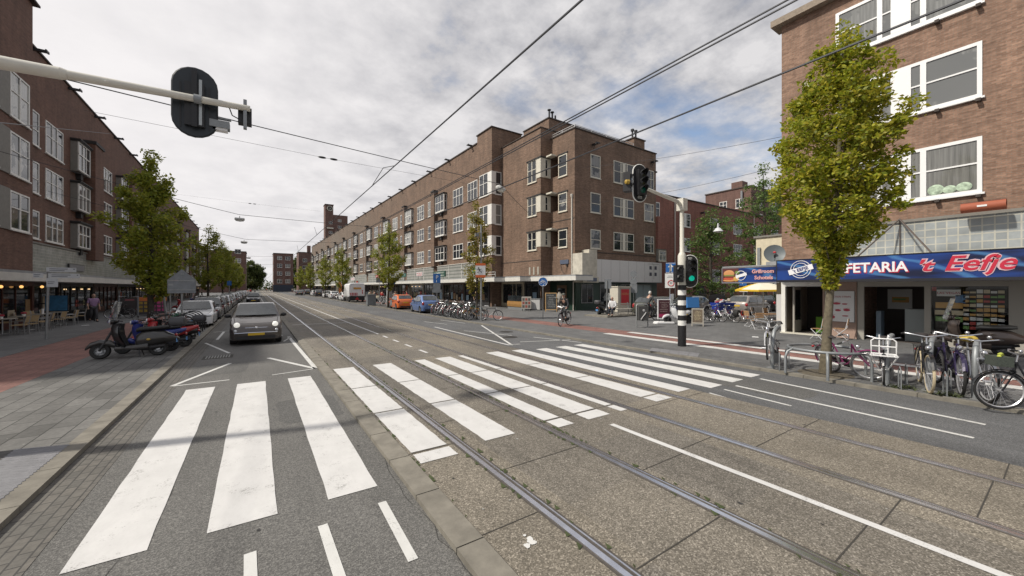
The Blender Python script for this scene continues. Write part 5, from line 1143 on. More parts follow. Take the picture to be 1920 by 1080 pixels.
t = thing('street_lamp', 'pale bell shaped lamp hanging before the side street trees', 'lamp', (34.5, 18.5, 7.3), 0); f = MB(); f.lathe([(.06, .75), (.08, .35), (.2, .3), (.42, 0), (.36, 0)], (0, 0, 0), n=16); f.build('shade', M('pale lamp shade', (.6, .62, .64), .4), t, 30); f = MB(); f.ball((0, 0, 0), .2, .2, .12); f.build('bulb', whitep, t)
# far insulators seen against the sky
for (px, py, y, lb) in ((615, 297, 20, 'small double insulator on a wire above the clock tower'), (473, 382, 60, 'small insulator on a wire above the far street')):
    p = PY(px, py, y); f = MB(); f.ball((-.25, 0, 0), .18, .06, .05); f.ball((.25, 0, 0), .18, .06, .05); f.tube([(-8, 0, .25), (0, 0, 0), (8, 0, -.1)], .006, 4); o = f.build('insulator', black, None, 30, p); tag(o, lb, 'insulator')
# ================================================================ CARS
tyre_m = M('tyre rubber', (0.018, 0.018, 0.018), 0.8); rim_m = M('alloy rim', (0.42, 0.43, 0.44), 0.35, 0.8); hub_dark = M('wheel well', (0.01, 0.01, 0.01), 0.9)
carglass = M('car glass', (0.04, 0.047, 0.05), 0.03, var=.7, scale=3.5); carglass.node_tree.nodes['Principled BSDF'].inputs['IOR'].default_value = 1.95; headl = M('headlamp', (0.55, 0.57, 0.6), 0.08, 0.3, coat=1); headl_on = M('lit headlamp', (0.8, 0.8, 0.75), 0.2, emit=(1, .97, .88), es=.35)
taill = M('tail lamp', (0.3, 0.01, 0.012), 0.15, coat=1); plate_y = M('yellow number plate', (0.62, 0.4, 0.02), 0.5); plate_b = M('blue number plate', (0.05, 0.25, 0.5), 0.5)
trim = M('black car trim', (0.018, 0.018, 0.02), 0.5); chrome = M('chrome', (0.7, 0.7, 0.72), 0.12, 1.0)
def paintm(name, c, metal=.25): return M('car paint ' + name, c, .32, metal, coat=.8)
def smoothpoly(pts, it=2):
    for _ in range(it):
        q = []
        for a, c in zip(pts, pts[1:]): q += [(a[0] * .75 + c[0] * .25, a[1] * .75 + c[1] * .25), (a[0] * .25 + c[0] * .75, a[1] * .25 + c[1] * .75)]
        pts = [pts[0]] + q + [pts[-1]]
    return pts
def car(name, label, color, loc, rotz, L=4.0, W=1.7, H=1.47, kind='hatch', wheel=.31, plate=plate_y, group=None, lit=False, roundl=False, rack=False, cat='car'):
    """front at local -y. side outline with wheel arches, bellied flanks, tumblehome cabin"""
    t = thing(name, label, cat, loc, rotz, group); h2 = L / 2; wf = -h2 + L * .19; wr = h2 - L * .175; belt = H * .63; zb = .2
    if kind == 'mini': cowl, rf, rr_, tail = (-h2 + L * .27, H * .66), (-h2 + L * .5, H), (h2 - L * .2, H * .985), (h2 - .09, H * .64)
    elif kind == 'wagon': cowl, rf, rr_, tail = (-h2 + L * .3, H * .64), (-h2 + L * .46, H), (h2 - L * .1, H * .96), (h2 - .08, H * .64)
    elif kind == 'sedan': cowl, rf, rr_, tail = (-h2 + L * .28, H * .65), (-h2 + L * .43, H), (h2 - L * .3, H * .97), (h2 - L * .14, H * .68)
    elif kind == 'mpv': cowl, rf, rr_, tail = (-h2 + L * .22, H * .64), (-h2 + L * .42, H), (h2 - L * .13, H * .985), (h2 - .06, H * .6)
    else: cowl, rf, rr_, tail = (-h2 + L * .28, H * .64), (-h2 + L * .46, H), (h2 - L * .17, H * .975), (h2 - .1, H * .64)
    low = smoothpoly([(-h2 + .05, zb), (-h2, .42), (-h2 + .04, H * .44), (-h2 + .22, H * .53), cowl], 2)
    roof = smoothpoly([cowl, (cowl[0] * .4 + rf[0] * .6, cowl[1] * .36 + rf[1] * .64), rf, ((rf[0] + rr_[0]) / 2, H + .025), rr_, (rr_[0] * .35 + tail[0] * .65, rr_[1] * .4 + tail[1] * .6), tail], 2)
    rear = smoothpoly([tail, (h2 - .02, H * .5), (h2, .45), (h2 - .06, zb)], 2)
    def arch(yc): return [(yc + (wheel + .055) * math.cos(a), wheel + (wheel + .055) * math.sin(a)) for a in [(-.36) + (math.pi + .72) * i / 10 for i in range(11)] if True]
    under = [(p if p[1] > zb else (p[0], zb)) for p in arch(wr)] + [(p if p[1] > zb else (p[0], zb)) for p in arch(wf)]
    ring = low[:-1] + roof[:-1] + rear + under
    def hw(y, z):
        f = abs(y) / h2; k = W / 2 * (1 - .13 * max(0, (f - .72) / .28) ** 2.2)
        if z > belt: k *= 1 - .23 * (z - belt) / (H - belt)
        else: k *= 1 - .05 * abs((z - .58) / .5) ** 2
        return k
    n = len(ring); b = MB()
    inner = []
    cy, cz = 0, H * .5
    for i, (y, z) in enumerate(ring):
        a = ring[i - 1]; c = ring[(i + 1) % n]; tx, tz = c[0] - a[0], c[1] - a[1]; l = math.hypot(tx, tz) or 1; nx, nz = tz / l, -tx / l
        q = .05 if i < len(low) + len(roof) + len(rear) - 2 else 0.0
        inner.append((y + nx * q, z + nz * q))
    xs = (-1, -.55, 0, .55, 1)
    rows = [[(s * hw(*inner[i]), inner[i][0], inner[i][1]) for i in range(n)] for s in (-1,)] + [[(s * (hw(*ring[i]) - .045), ring[i][0] + (0 if abs(s) > .9 else math.copysign(.02, ring[i][0]) * (1 - abs(s)) * 2 * (abs(ring[i][0]) > h2 * .8)), ring[i][1]) for i in range(n)] for s in xs] + [[(hw(*inner[i]), inner[i][0], inner[i][1]) for i in range(n)]]
    vs = [p for r_ in rows for p in r_]; fs = []
    for k in range(len(rows) - 1):
        for i in range(n): fs.append((k * n + i, k * n + (i + 1) % n, (k + 1) * n + (i + 1) % n, (k + 1) * n + i))
    # flanks: split at the belt line so the cabin leans in
    for side, k in ((0, 0), (1, len(rows) - 1)):
        idx = list(range(n))
        tri = tessellate_polygon([[Vector((inner[i][0], inner[i][1], 0)) for i in idx]])
        fs += [tuple(k * n + idx[j] for j in tr) for tr in tri]
    b.add(vs, fs); body = b.build('body', color, t, 42)
    # glass, laid just proud of the shell
    def gpoly(nm, pts3): 
        g = MB(); g.add(pts3, [tuple(range(len(pts3)))]); return g
    e = .012; g = MB()
    def front_glass(a, c, sgn, lo=.1, hi=.93):
        p = [a[0] + (c[0] - a[0]) * lo, a[1] + (c[1] - a[1]) * lo]; q = [a[0] + (c[0] - a[0]) * hi, a[1] + (c[1] - a[1]) * hi]
        l = math.hypot(c[0] - a[0], c[1] - a[1]); ny, nz = sgn * abs(c[1] - a[1]) / l, abs(c[0] - a[0]) / l; o = .035
        y0, z0, y1, z1 = p[0] + ny * o, p[1] + nz * o, q[0] + ny * o, q[1] + nz * o; w0, w1 = hw(*p) - .1, hw(*q) - .1; m = 6
        vv = []
        for i in range(m + 1):
            s = -1 + 2 * i / m; bow = .03 * (1 - s * s) * sgn
            vv += [(s * w0, y0 + bow, z0), (s * w1, y1 + bow * .6, z1)]
        return vv, [(2 * i, 2 * i + 2, 2 * i + 3, 2 * i + 1) for i in range(m)]
    q = MB(); q.add(*front_glass(cowl, rf, -1)); q.build('windscreen', carglass, t, 0)
    q = MB(); q.add(*front_glass(tail, rr_, 1, .22, .9)); q.build('rear_window', carglass, t, 0)
    zs0, zs1 = belt + .03, H * .93
    ya, yb = cowl[0] + (rf[0] - cowl[0]) * .25 + .08, cowl[0] + (rf[0] - cowl[0]) * .85 + .12
    yc, yd = rr_[0] - .1 + (.05 if kind != 'sedan' else 0), tail[0] - .3 if kind != 'sedan' else rr_[0] + .25
    mid = (ya + yc) / 2 + .1
    for s in (-1, 1):
        for (p0_, p1_, p2_, p3_) in (((ya, zs0), (mid - .04, zs0), (mid - .04, zs1), (yb, zs1)), ((mid + .04, zs0), (yd, zs0 + .03), (yc - .05, zs1 - .01), (mid + .04, zs1))):
            if kind == 'mini' and p0_[0] > mid: p1_ = (yd - .12, zs0 + .06)
            q = MB(); q.add([(s * (hw(y, z) + e), y, z) for y, z in (p0_, p1_, p2_, p3_)], [(0, 1, 2, 3)]); q.build('side_window', carglass, t, 0)
    # wheels
    for yc_ in (wf, wr):
        for s in (-1, 1):
            x = s * (W / 2 - .11); f = MB(); f.lathe([(wheel * .62, -.1), (wheel * .95, -.1), (wheel, -.06), (wheel, .06), (wheel * .95, .1), (wheel * .62, .1)], (0, 0, 0), (1, 0, 0), 22); wo = f.build('wheel', tyre_m, t, 40, (x, yc_, wheel))
            f = MB(); f.lathe([(0, .06), (wheel * .6, .05), (wheel * .64, .09), (wheel * .66, .09)], (0, 0, 0), (s, 0, 0), 20, m=1)
            for k in range(5):
                a = k * 2 * math.pi / 5; d = Vector((0, math.cos(a), math.sin(a))); p = Vector((0, -math.sin(a), math.cos(a)))
                f.add([Vector((s * .085, 0, 0)) + p * .045, Vector((s * .085, 0, 0)) - p * .045, Vector((s * .1, 0, 0)) + d * wheel * .62 - p * .06, Vector((s * .1, 0, 0)) + d * wheel * .62 + p * .06], [(0, 1, 2, 3)])
            f.lathe([(0, .1), (.05, .1), (.06, .085)], (0, 0, 0), (s, 0, 0), 10); f.lathe([(wheel * .56, .1), (wheel * .66, .1)], (0, 0, 0), (s, 0, 0), 20); f.build('rim', [rim_m, hub_dark], wo, 0)
    f = MB(); f.box(-W / 2 + .2, W / 2 - .2, -h2 + .3, h2 - .3, .16, .5); f.build('underbody', hub_dark, t, 0)
    # front
    w8 = hw(-h2 + .1, .5)
    f = MB()
    for s in (-1, 1):
        if roundl: f.ball((s * (w8 - .17), -h2 + .1, H * .505), .1, .07, .1, 14, 8)
        else: f.ball((s * (w8 - .17), -h2 + .1, H * .46), .2, .12, .085, 14, 8)
        f.build('headlight', headl_on if lit else headl, t, 60); f = MB()
    if roundl:
        for s in (-1, 1): f.ball((s * (w8 - .13), -h2 + .03, H * .36), .06, .05, .06)
        f.build('fog_lamp', headl, t, 60); f = MB(); f.tube([(-w8 + .1, -h2 - .005, .46), (-.3, -h2 - .035, .47), (.3, -h2 - .035, .47), (w8 - .1, -h2 - .005, .46)], .018, 6); f.ball((0, -h2 + .0, H * .43), .05, .03, .05); f.tube([(-.35, -h2 + .0, H * .435), (.35, -h2 + .0, H * .435)], .012, 5); f.build('chrome_strip', chrome, t)
        f = MB(); f.box(-.6, .6, -h2 - .03, -h2 + .1, .24, .33); f.build('air_intake', trim, t, 0)
    else:
        f.box(-.48, .48, -h2 - .012, -h2 + .1, H * .40, H * .45); f.box(-.62, .62, -h2 - .012, -h2 + .1, .23, .34); f.build('grille', trim, t, 0)
        f = MB(); f.lathe([(0, .02), (.055, .015), (.06, 0)], (0, -h2 - .01, H * .425), (0, -1, 0), 12); f.build('emblem', chrome, t)
    f = MB(); f.box(-.26, .26, -h2 - .045, -h2 - .005, .37, .48); f.build('number_plate', plate, t, 0)
    # rear
    w9 = hw(h2 - .1, .7)
    for s in (-1, 1):
        f = MB(); f.ball((s * (w9 - .06), h2 - .09, H * .53), .12, .1, .15 if kind != 'wagon' else .2, 12, 8); f.build('tail_light', taill, t, 60)
    f = MB(); f.box(-.26, .26, h2 - .02, h2 + .03, H * .44, H * .44 + .11); f.build('number_plate', plate, t, 0)
    f = MB(); f.box(-w9 + .2, w9 - .2, h2 - .1, h2 + .012, .22, .36); f.build('rear_bumper', trim, t, 0)
    for s in (-1, 1):
        f = MB(); yy = ya + .12; f.ball((s * (W / 2 + .1), yy, belt + .09), .11, .06, .075, 10, 6); f.tube([(s * (W / 2 - .06), yy + .02, belt + .02), (s * (W / 2 + .06), yy, belt + .06)], .025, 5); f.build('mirror', color if not roundl else trim, t, 60)
        f = MB(); f.box(s * (W / 2 + .006) - .006, s * (W / 2 + .006) + .006, mid - .15, mid - .0, belt - .12, belt - .09); f.build('door_handle', trim, t, 0)
        f = MB(); x = s * (W / 2 + .001)
        for yy in (ya + .1, mid, yd - .25): f.tube([(s * (hw(yy, belt) + .002), yy, belt), (s * (hw(yy, .6) + .002), yy, .6), (s * (hw(yy, .3) + .002), yy, .3)], .005, 4)
        f.build('door_gap', trim, t, 0)
    f = MB()
    for s in (-1, 1): f.tube([(s * (w8 - .12), -h2 + .2, H * .535), (s * (hw(*cowl) - .1), cowl[0] - .03, cowl[1] + .012)], .006, 4); f.tube([(s * .55, cowl[0] - .02, cowl[1] + .03), (s * .05 - .1, cowl[0] + .03, cowl[1] + .075)], .009, 4)
    f.tube([(-w8 + .12, -h2 + .2, H * .535), (0, -h2 + .15, H * .53), (w8 - .12, -h2 + .2, H * .535)], .006, 4); f.build('wipers_and_bonnet_gap', trim, t)
    f = MB(); f.cyl((0, rr_[0] - .1, H), (0, rr_[0] + .05, H + .18), .008, n=4); f.build('aerial', trim, t)
    if rack:
        f = MB()
        for s in (-1, 1): f.tube([(s * (W / 2 * .74), rf[0] + .1, H + .02), (s * W / 2 * .74, rf[0] + .2, H + .07), (s * W / 2 * .74, rr_[0] - .2, H + .06), (s * W / 2 * .74, rr_[0] - .1, H)], .02, 5)
        f.build('roof_rail', chrome, t)
    return t
PI = math.pi
P_grey = paintm('brown grey', (.085, .074, .068), .5); P_white = paintm('white', (.78, .79, .8), 0); P_black = paintm('black', (.012, .012, .014)); P_dark = paintm('dark grey', (.045, .048, .055), .4)
P_silver = paintm('silver', (.36, .37, .38), .6); P_blue = paintm('light blue', (.12, .2, .42), .3); P_orange = paintm('orange', (.68, .14, .02), 0); P_green = paintm('grey green', (.1, .105, .085), .5); P_taupe = paintm('taupe', (.32, .29, .265), .4); P_red = paintm('red', (.3, .015, .015))
SG = 1.06
c0 = car('car', 'rounded brown-grey small car driving towards the viewer with its headlights on', P_grey, (-.02, 20.2, 0), 0, 3.6, 1.68, 1.5, 'mini', .3, plate_y, None, True, True); c0.scale = (SG,) * 3
c1 = car('car', 'black hatchback following in the left lane behind the brown-grey car', P_black, (-.45, 67.5, 0), 0, 3.8, 1.7, 1.5, 'hatch', .31, plate_y)
GL_ = 'cars parked along the left kerb'; GR_ = 'cars parked along the right kerb'
left = [('white hatchback with a blue number plate, first of the left parked row', P_white, 'hatch', 4.25, 1.46, plate_b, False), ('dark grey car with silver roof bars, second of the left parked row', P_dark, 'wagon', 4.5, 1.55, plate_y, True), ('dark hatchback third in the left parked row', P_black, 'hatch', 4.1, 1.5, plate_y, False),
        ('silver car fourth in the left parked row', P_silver, 'hatch', 4.2, 1.5, plate_y, False), ('dark grey saloon fifth in the left parked row', P_dark, 'sedan', 4.5, 1.45, plate_y, False), ('grey estate sixth in the left parked row', P_silver, 'wagon', 4.5, 1.5, plate_y, False)]
left_c = []
y = 27.6
for lb, col, k, L, H, pl, rk in left:
    left_c.append(car('parked_car', lb, col, (-3.0, y + L / 2, .012), R(random.Random(int(y)).uniform(-1.5, 1.5)), L, 1.76, H, k, .32, pl, GL_, rack=rk)); y += L + 1.35
ords = ('seventh', 'eighth', 'ninth', 'tenth', 'eleventh', 'twelfth', 'thirteenth', 'fourteenth', 'fifteenth', 'sixteenth')
nm = {0: 'white hatchback', 1: 'dark grey estate with roof bars', 2: 'dark hatchback', 3: 'silver car', 4: 'dark grey saloon', 5: 'grey estate'}
for i, k in enumerate((2, 3, 1, 0, 4, 3, 2, 5, 0, 4)):
    dup(left_c[k], (-3.0 + .06 * (i % 3), y + 2.2, .012), 0, '%s parked %s in the left row' % (nm[k], ords[i]), GL_); y += 6.0 + (i % 3) * .5
car('parked_car', 'light blue rounded hatchback parked beside the long bicycle rack', P_blue, (12.75, 33.7, .03), PI + R(-2), 3.75, 1.68, 1.56, 'mini', .3, plate_y, GR_)
o_ = car('parked_car', 'orange hatchback with grey front doors parked beyond the light blue one', P_orange, (12.8, 40.8, .03), PI + R(-3), 4.1, 1.7, 1.5, 'hatch', .31, plate_y, GR_)
f = MB(); 
for s in (-1, 1): f.box(s * .853 - .004, s * .853 + .004, -1.25, -.2, .32, .9)
f.build('door_panel', P_silver, o_, 0)
w1 = car('parked_car', 'white hatchback parked just in front of the white service van', P_white, (12.8, 72.0, .03), PI, 4.0, 1.72, 1.5, 'hatch', .31, plate_y, GR_)
right = [('white car parked beyond the bicycles past the service van', w1, 86.0), ('white estate behind the far feather flags', w1, 94.5)]
for lb, s, y in right: dup(s, (13.1, y, .03), PI, lb, GR_)
d1 = car('parked_car', 'dark blue mpv parked right of the two white cars in the distance', P_dark, (12.9, 108.5, .03), PI, 4.4, 1.8, 1.7, 'mpv', .32, plate_y, GR_)
dup(w1, (12.9, 116, .03), PI, 'white car half hidden beyond the dark mpv in the right row', GR_); dup(d1, (12.9, 134, .03), PI, 'dark car parked near the far end of the right row', GR_); r1 = car('parked_car', 'dark red tailed black saloon standing far down the right kerb', P_black, (10.2, 128, 0), PI, 4.5, 1.8, 1.45, 'sedan', .32, plate_y, GR_)
dup(r1, (12.9, 152, .03), PI, 'black saloon farthest down the right kerb', GR_)
# side street cars
car('parked_car', 'grey-green estate car turning behind the cyclist in the side street', P_green, (26.5, 18.7, SW), R(88), 4.7, 1.8, 1.5, 'wagon', .32, plate_y, 'cars in the side street')
car('parked_car', 'silver hatchback parked left of the blue waste container', P_silver, (29.6, 18.4, SW), R(-90), 4.3, 1.76, 1.5, 'hatch', .32, plate_y, 'cars in the side street')
car('parked_car', 'taupe hatchback parked right of the blue waste container with a yellow plate', P_taupe, (34.3, 15.8, SW), R(90), 4.1, 1.7, 1.55, 'mpv', .31, plate_y, 'cars in the side street')
car('parked_car', 'dark car mostly hidden behind the snack bar parasol', P_black, (40.5, 17.5, SW), R(120), 4.2, 1.75, 1.5, 'hatch', .31, plate_y, 'cars in the side street')
# white municipal sweeper van
t = thing('service_van', 'white municipal service van with red and white chevrons on its rear', 'van', (12.7, 64.2, .03), PI)
f = MB(); f.loft([(-1.6, 1.72, 1.12, .92), (-1.55, 1.75, 1.16, 1.12), (2.2, 1.78, 1.18, 1.2), (2.3, 1.76, 1.12, 1.12)], 16, p=6); f.xf(Matrix.Rotation(PI / 2, 4, 'Z')); f.build('body', P_white, t, 40)
f = MB(); f.loft([(-2.9, 1.1, .9, .6), (-2.8, 1.2, 1.0, .85), (-2.2, 1.55, 1.02, 1.1), (-1.62, 1.6, 1.02, 1.12)], 14, p=5); f.xf(Matrix.Rotation(PI / 2, 4, 'Z')); f.build('cab', P_white, t, 40)
f = MB(); f.box(-1.1, 1.1, 1.2, 2.42, .32, .95); f.build('rear_bumper', trim, t, 0); f = MB(); f.box(-.85, .85, -2.94, -2.86, 1.3, 2.2); f.build('windscreen', carglass, t, 0)
for yy in (-2.1, 1.5):
    for s in (-1, 1): f = MB(); f.lathe([(0, .12), (.36, .1), (.38, .0), (.36, -.1), (0, -.12)], (s * .98, yy, .38), (1, 0, 0), 18); f.build('wheel', tyre_m, t, 40)
f = MB()
for i in range(5): x = .95 - i * .22; f.add([(x, 2.345, 1.0), (x - .12, 2.345, 1.0), (x - .12, 2.345, 1.45), (x, 2.345, 1.45)], [(0, 1, 2, 3)])
for z in (1.3, 1.62): f.add([(-.72, 2.345, z), (-.85, 2.345, z), (-.85, 2.345, z + .25), (-.72, 2.345, z + .25)], [(0, 1, 2, 3)])
f.build('chevrons', signred, t, 0); f = MB(); f.box(-.6, .5, 2.33, 2.36, 2.0, 2.25); f.build('beacon_panel', M('amber panel', (.6, .3, .04), .4), t, 0); f = MB(); f.add([(-.3, 2.44, .42), (.3, 2.44, .42), (0, 2.44, .8)], [(0, 1, 2)]); f.build('warning_triangle', signred, t, 0)
f = MB(); f.cyl((-.1, 2.0, 2.98), (-.1, 2.0, 3.25), .1, n=10); f.build('beacon', M('red beacon', (.6, .05, .02), .3), t)

# ================================================================ BICYCLES (front wheel at +x)
spoke_m = M('spokes', (.62, .62, .64), .35, .7); alu = M('bare metal', (.55, .56, .58), .28, .9); rubber = M('black rubber', (.02, .02, .02), .7); saddle_m = M('black saddle', (.025, .022, .022), .6)
def tubez(f, pts, r, n=6): f.tube(pts, r, n)
BK = {}
def bicycle(label, kind, frame, loc, rotz, group=None, steer=0.0, extra=(), tyre=None, saddle=None, cat='bicycle', lean=0, name='bicycle', scale=1.0, chrome_mg=False):
    t = thing(name, label, cat, loc, rotz, group); t.rotation_euler = (lean, 0, rotz); t.scale = (scale,) * 3; Rw = .345; xf_, xr = .56, -.52; bb = Vector((-.06, 0, .29))
    def wheel(x, par, sp):
        f = MB(); f.ring((0, 0, 0), (0, 1, 0), Rw - .018, .021, 28, 6); w = f.build('wheel', tyre or rubber, par, 60, (x, 0, Rw)); w.rotation_euler = (0, 0, sp)
        f = MB(); f.ring((0, 0, 0), (0, 1, 0), Rw - .044, .014, 28, 4); f.cyl((0, -.04, 0), (0, .04, 0), .022, n=6)
        for i in range(20):
            a = 2 * PI * i / 20; f.tube([(0, .03 * (1 if i % 2 else -1), 0), ((Rw - .045) * math.cos(a), 0, (Rw - .045) * math.sin(a))], .0022, 3)
        f.build('spokes', spoke_m, w); return w
    st = Matrix.Translation((.42, 0, 0)) @ Matrix.Rotation(steer, 4, 'Z') @ Matrix.Translation((-.42, 0, 0))
    w = wheel(xf_, t, 0); p = st @ Vector((xf_, 0, Rw)); w.location = p; w.rotation_euler = (0, 0, steer); wheel(xr, t, 0)
    f = MB(); head0, head1 = Vector((.40, 0, .66)), Vector((.355, 0, .86)); seat = Vector((-.2, 0, .82)); r = .018
    f.tube([bb, seat], r, 6)
    if kind == 'step':
        f.tube([head0, (.24, 0, .48), (.06, 0, .33), bb], r * 1.15, 6); f.tube([head1, (.25, 0, .6), (.05, 0, .45), (-.12, 0, .52)], r * .9, 6)
    else:
        f.tube([head1 + Vector((0, 0, -.04)), seat + Vector((0, 0, -.03))], r, 6); f.tube([head0, bb], r * 1.1, 6)
    f.tube([head0, head1], r * 1.15, 6)
    for s in (-1, 1):
        f.tube([bb + Vector((0, s * .04, 0)), (xr, s * .055, Rw)], r * .6, 5); f.tube([seat + Vector((.02, s * .03, -.06)), (xr, s * .055, Rw)], r * .55, 5)
    f.build('frame', frame, t)
    f = MB()
    for s in (-1, 1): f.tube([(.39, s * .05, .7), (.43, s * .055, .62), (xf_, s * .05, Rw)], r * .75, 5)
    f.tube([(.40, -.05, .7), (.40, .05, .7)], r, 5); f.xf(st); f.build('fork', frame if kind != 'step' else frame, t)
    f = MB(); f.tube([(.355, 0, .86), (.335, 0, .98)], .014, 6)
    hb = [(.17, -.30, 1.02), (.3, -.27, 1.045), (.37, -.14, 1.02), (.345, 0, .99), (.37, .14, 1.02), (.3, .27, 1.045), (.17, .30, 1.02)] if kind == 'step' else [(.22, -.31, 1.0), (.36, -.2, 1.02), (.37, 0, .99), (.36, .2, 1.02), (.22, .31, 1.0)]
    f.tube(hb, .013, 6); f.ball((.36, .1, 1.06), .03); f.xf(st); hbo = f.build('handlebar', alu, t)
    f = MB()
    for s in (0, -1): f.tube([hb[s], tuple(Vector(hb[s]) + (Vector(hb[1 if s == 0 else -2]) - Vector(hb[s])) * .75)], .019, 6)
    f.xf(st); f.build('grips', rubber, hbo)
    f = MB(); f.tube([seat, seat + Vector((-.03, 0, .12))], .013, 6); f.build('seat_post', alu, t)
    f = MB(); f.loft([(-.36, .97, .085, .03), (-.32, .975, .11, .04), (-.22, .97, .085, .035), (-.1, .965, .035, .025), (-.05, .96, .02, .015)], 10); f.build('saddle', saddle or saddle_m, t, 60)
    f = MB(); n = 12
    def guard(xc, a0, a1, mat=None):
        pts = [(xc + (Rw + .025) * math.cos(a0 + (a1 - a0) * i / n), 0, Rw + (Rw + .025) * math.sin(a0 + (a1 - a0) * i / n)) for i in range(n + 1)]; vs = []
        for p in pts: vs += [(p[0], -.03, p[2] - .008), (p[0], 0, p[2] + .006), (p[0], .03, p[2] - .008)]
        return vs, [(3 * i + j, 3 * i + j + 1, 3 * i + j + 4, 3 * i + j + 3) for i in range(n) for j in (0, 1)]
    f.add(*guard(xr, R(60), R(200))); f.build('mudguard', chrome if chrome_mg else frame, t, 0); f = MB(); f.add(*guard(xf_, R(20), R(150))); f.xf(st); f.build('mudguard', chrome if chrome_mg else frame, t, 0)
    f = MB(); f.slab([(-.56, .40), (-.5, .27), (0, .2), (.06, .28), (.0, .4)], .05, .085) if kind == 'step' else f.tube([(-.52, .06, Rw + .04), (-.06, .06, .36), (-.06, .06, .22), (-.52, .06, Rw - .04)], .006, 4, closed=True)
    f.ring((bb.x, .06, bb.z), (0, 1, 0), .09, .008, 16, 4); f.build('chain_guard', rubber if kind == 'step' else alu, t, 0)
    f = MB(); f.tube([(bb.x, -.07, bb.z), (bb.x + .14, -.09, bb.z + .1)], .01, 4); f.tube([(bb.x, .09, bb.z), (bb.x - .14, .1, bb.z - .1)], .01, 4); f.box(bb.x + .1, bb.x + .18, -.19, -.09, bb.z + .09, bb.z + .115); f.box(bb.x - .18, bb.x - .1, .1, .2, bb.z - .115, bb.z - .09); f.build('pedals', alu, t, 0)
    f = MB()
    for s in (-1, 1): f.tube([(-.3, s * .06, .73), (-.82, s * .07, .73)], .008, 4); f.tube([(-.75, s * .06, .73), (xr, s * .06, Rw)], .006, 4)
    for x in (-.4, -.58, -.8): f.tube([(x, -.065, .73), (x, .065, .73)], .006, 4)
    f.build('luggage_rack', rubber if kind == 'step' else alu, t)
    f = MB(); f.ball((-.88, 0, .62), .03, .04, .03); f.build('rear_lamp', taill, t); f = MB(); f.ball((.47, 0, .8), .045, .045, .05); f.xf(st); f.build('head_lamp', chrome, t)
    if 'stand' in extra: f = MB(); f.tube([(-.3, .05, .3), (-.38, .2, .0)], .01, 4); f.build('kickstand', alu, t)
    if 'front_rack' in extra:
        f = MB(); m = whitep
        for z, d in ((.66, .12), (.86, .12), (1.02, .1)): pass
        f.tube([(.62, -.2, .7), (.62, -.2, .98), (.62, -.15, 1.03), (.62, .15, 1.03), (.62, .2, .98), (.62, .2, .7)], .016, 6, closed=True); f.tube([(.62, -.2, .86), (.62, .2, .86)], .014, 6)
        for y in (-.07, .07): f.tube([(.62, y, .7), (.6, y, 1.12)], .013, 5)
        f.tube([(.62, -.21, .68), (.88, -.21, .68), (.88, .21, .68), (.62, .21, .68)], .016, 6, closed=True)
        for y in (-.16, -.05, .06, .17): f.tube([(.62, y, .68), (.92, y, .68)], .012, 5)
        for s in (-1, 1): f.tube([(.8, s * .22, .68), (xf_, s * .07, Rw)], .014, 5)
        f.xf(st); f.build('front_rack', m, t)
    if 'basket' in extra:
        f = MB(); f.box(.46, .68, -.14, .14, .78, .95); f.xf(st); f.build('basket', M('woven basket', (.05, .06, .05), .9, var=.6, scale=60), t, 0); f = MB()
        for i in range(7): f.ball((.48 + .025 * i, -.1 + .035 * i, .96 + .015 * (i % 3)), .028, .028, .02)
        f.xf(st); f.build('flowers', M('yellow green flowers', (.45, .5, .08), .7, var=.5, scale=30), t)
    if 'crate' in extra: f = MB(); f.box(.45, .8, -.2, .2, .74, .95); f.xf(st); f.build('crate', M('green crate', (.02, .16, .08), .6), t, 0)
    if 'bag' in extra: f = MB(); f.loft([(-.75, .6, .16, .2), (-.55, .6, .18, .24), (-.4, .6, .16, .2)], 10); f.build('pannier_bag', rubber, t, 50)
    if 'cover' in extra: f = MB(); f.ball((-.21, 0, .98), .17, .13, .06); f.build('saddle_cover', M('yellow saddle cover', (.5, .36, .06), .7), t)
    return t
def fm(n, c, met=.1): return M('bicycle paint ' + n, c, .3, met, coat=.5)
f_white, f_black, f_pink, f_purple, f_red, f_silver, f_green, f_ochre, f_dkred, f_grn2 = fm('white', (.65, .65, .66)), fm('black', (.015, .015, .018)), fm('pink', (.2, .025, .11)), fm('violet', (.028, .02, .065)), fm('red', (.4, .02, .02)), fm('silver', (.42, .43, .45), .7), fm('dark green', (.03, .05, .04)), fm('ochre', (.4, .22, .03)), fm('dark red', (.12, .015, .02)), fm('bright green', (.06, .32, .06))
GB = 'bicycles at the steel racks by the near right kerb'
B1 = bicycle('white and red bicycle with its front wheel raised in the rack nearest the side street', 'step', f_white, (12.15, 5.0, SW), R(176), GB, R(8), chrome_mg=True, scale=1.12); B1.rotation_euler = (R(4), R(-20), R(192)); B1.location = (12.0, 4.95, SW + .05)
bicycle('pink bicycle sagging against the tree guard with its front wheel turned', 'step', f_pink, G(1636, 716, SW) - Vector((math.cos(R(236)), math.sin(R(236)), 0)) * .58, R(236), GB, R(46), lean=R(20), tyre=M('grey tyre', (.14, .14, .14), .8), scale=1.05)
bicycle('dark bicycle carrying a tubular white front rack', 'step', f_black, (12.4, 2.72, SW), R(192), GB, R(2), ('front_rack', 'stand'), scale=1.02)
bicycle('black bicycle with a cream tyre between the second and third steel arches', 'step', f_black, (12.35, 2.05, SW), R(196), GB, R(3), tyre=M('cream tyre', (.5, .42, .28), .8), scale=1.16)
bicycle('violet bicycle with a wide raised handlebar right of the third steel arch', 'step', f_purple, (12.6, 1.72, SW), R(205), GB, R(-10), ('bag',), scale=1.2)
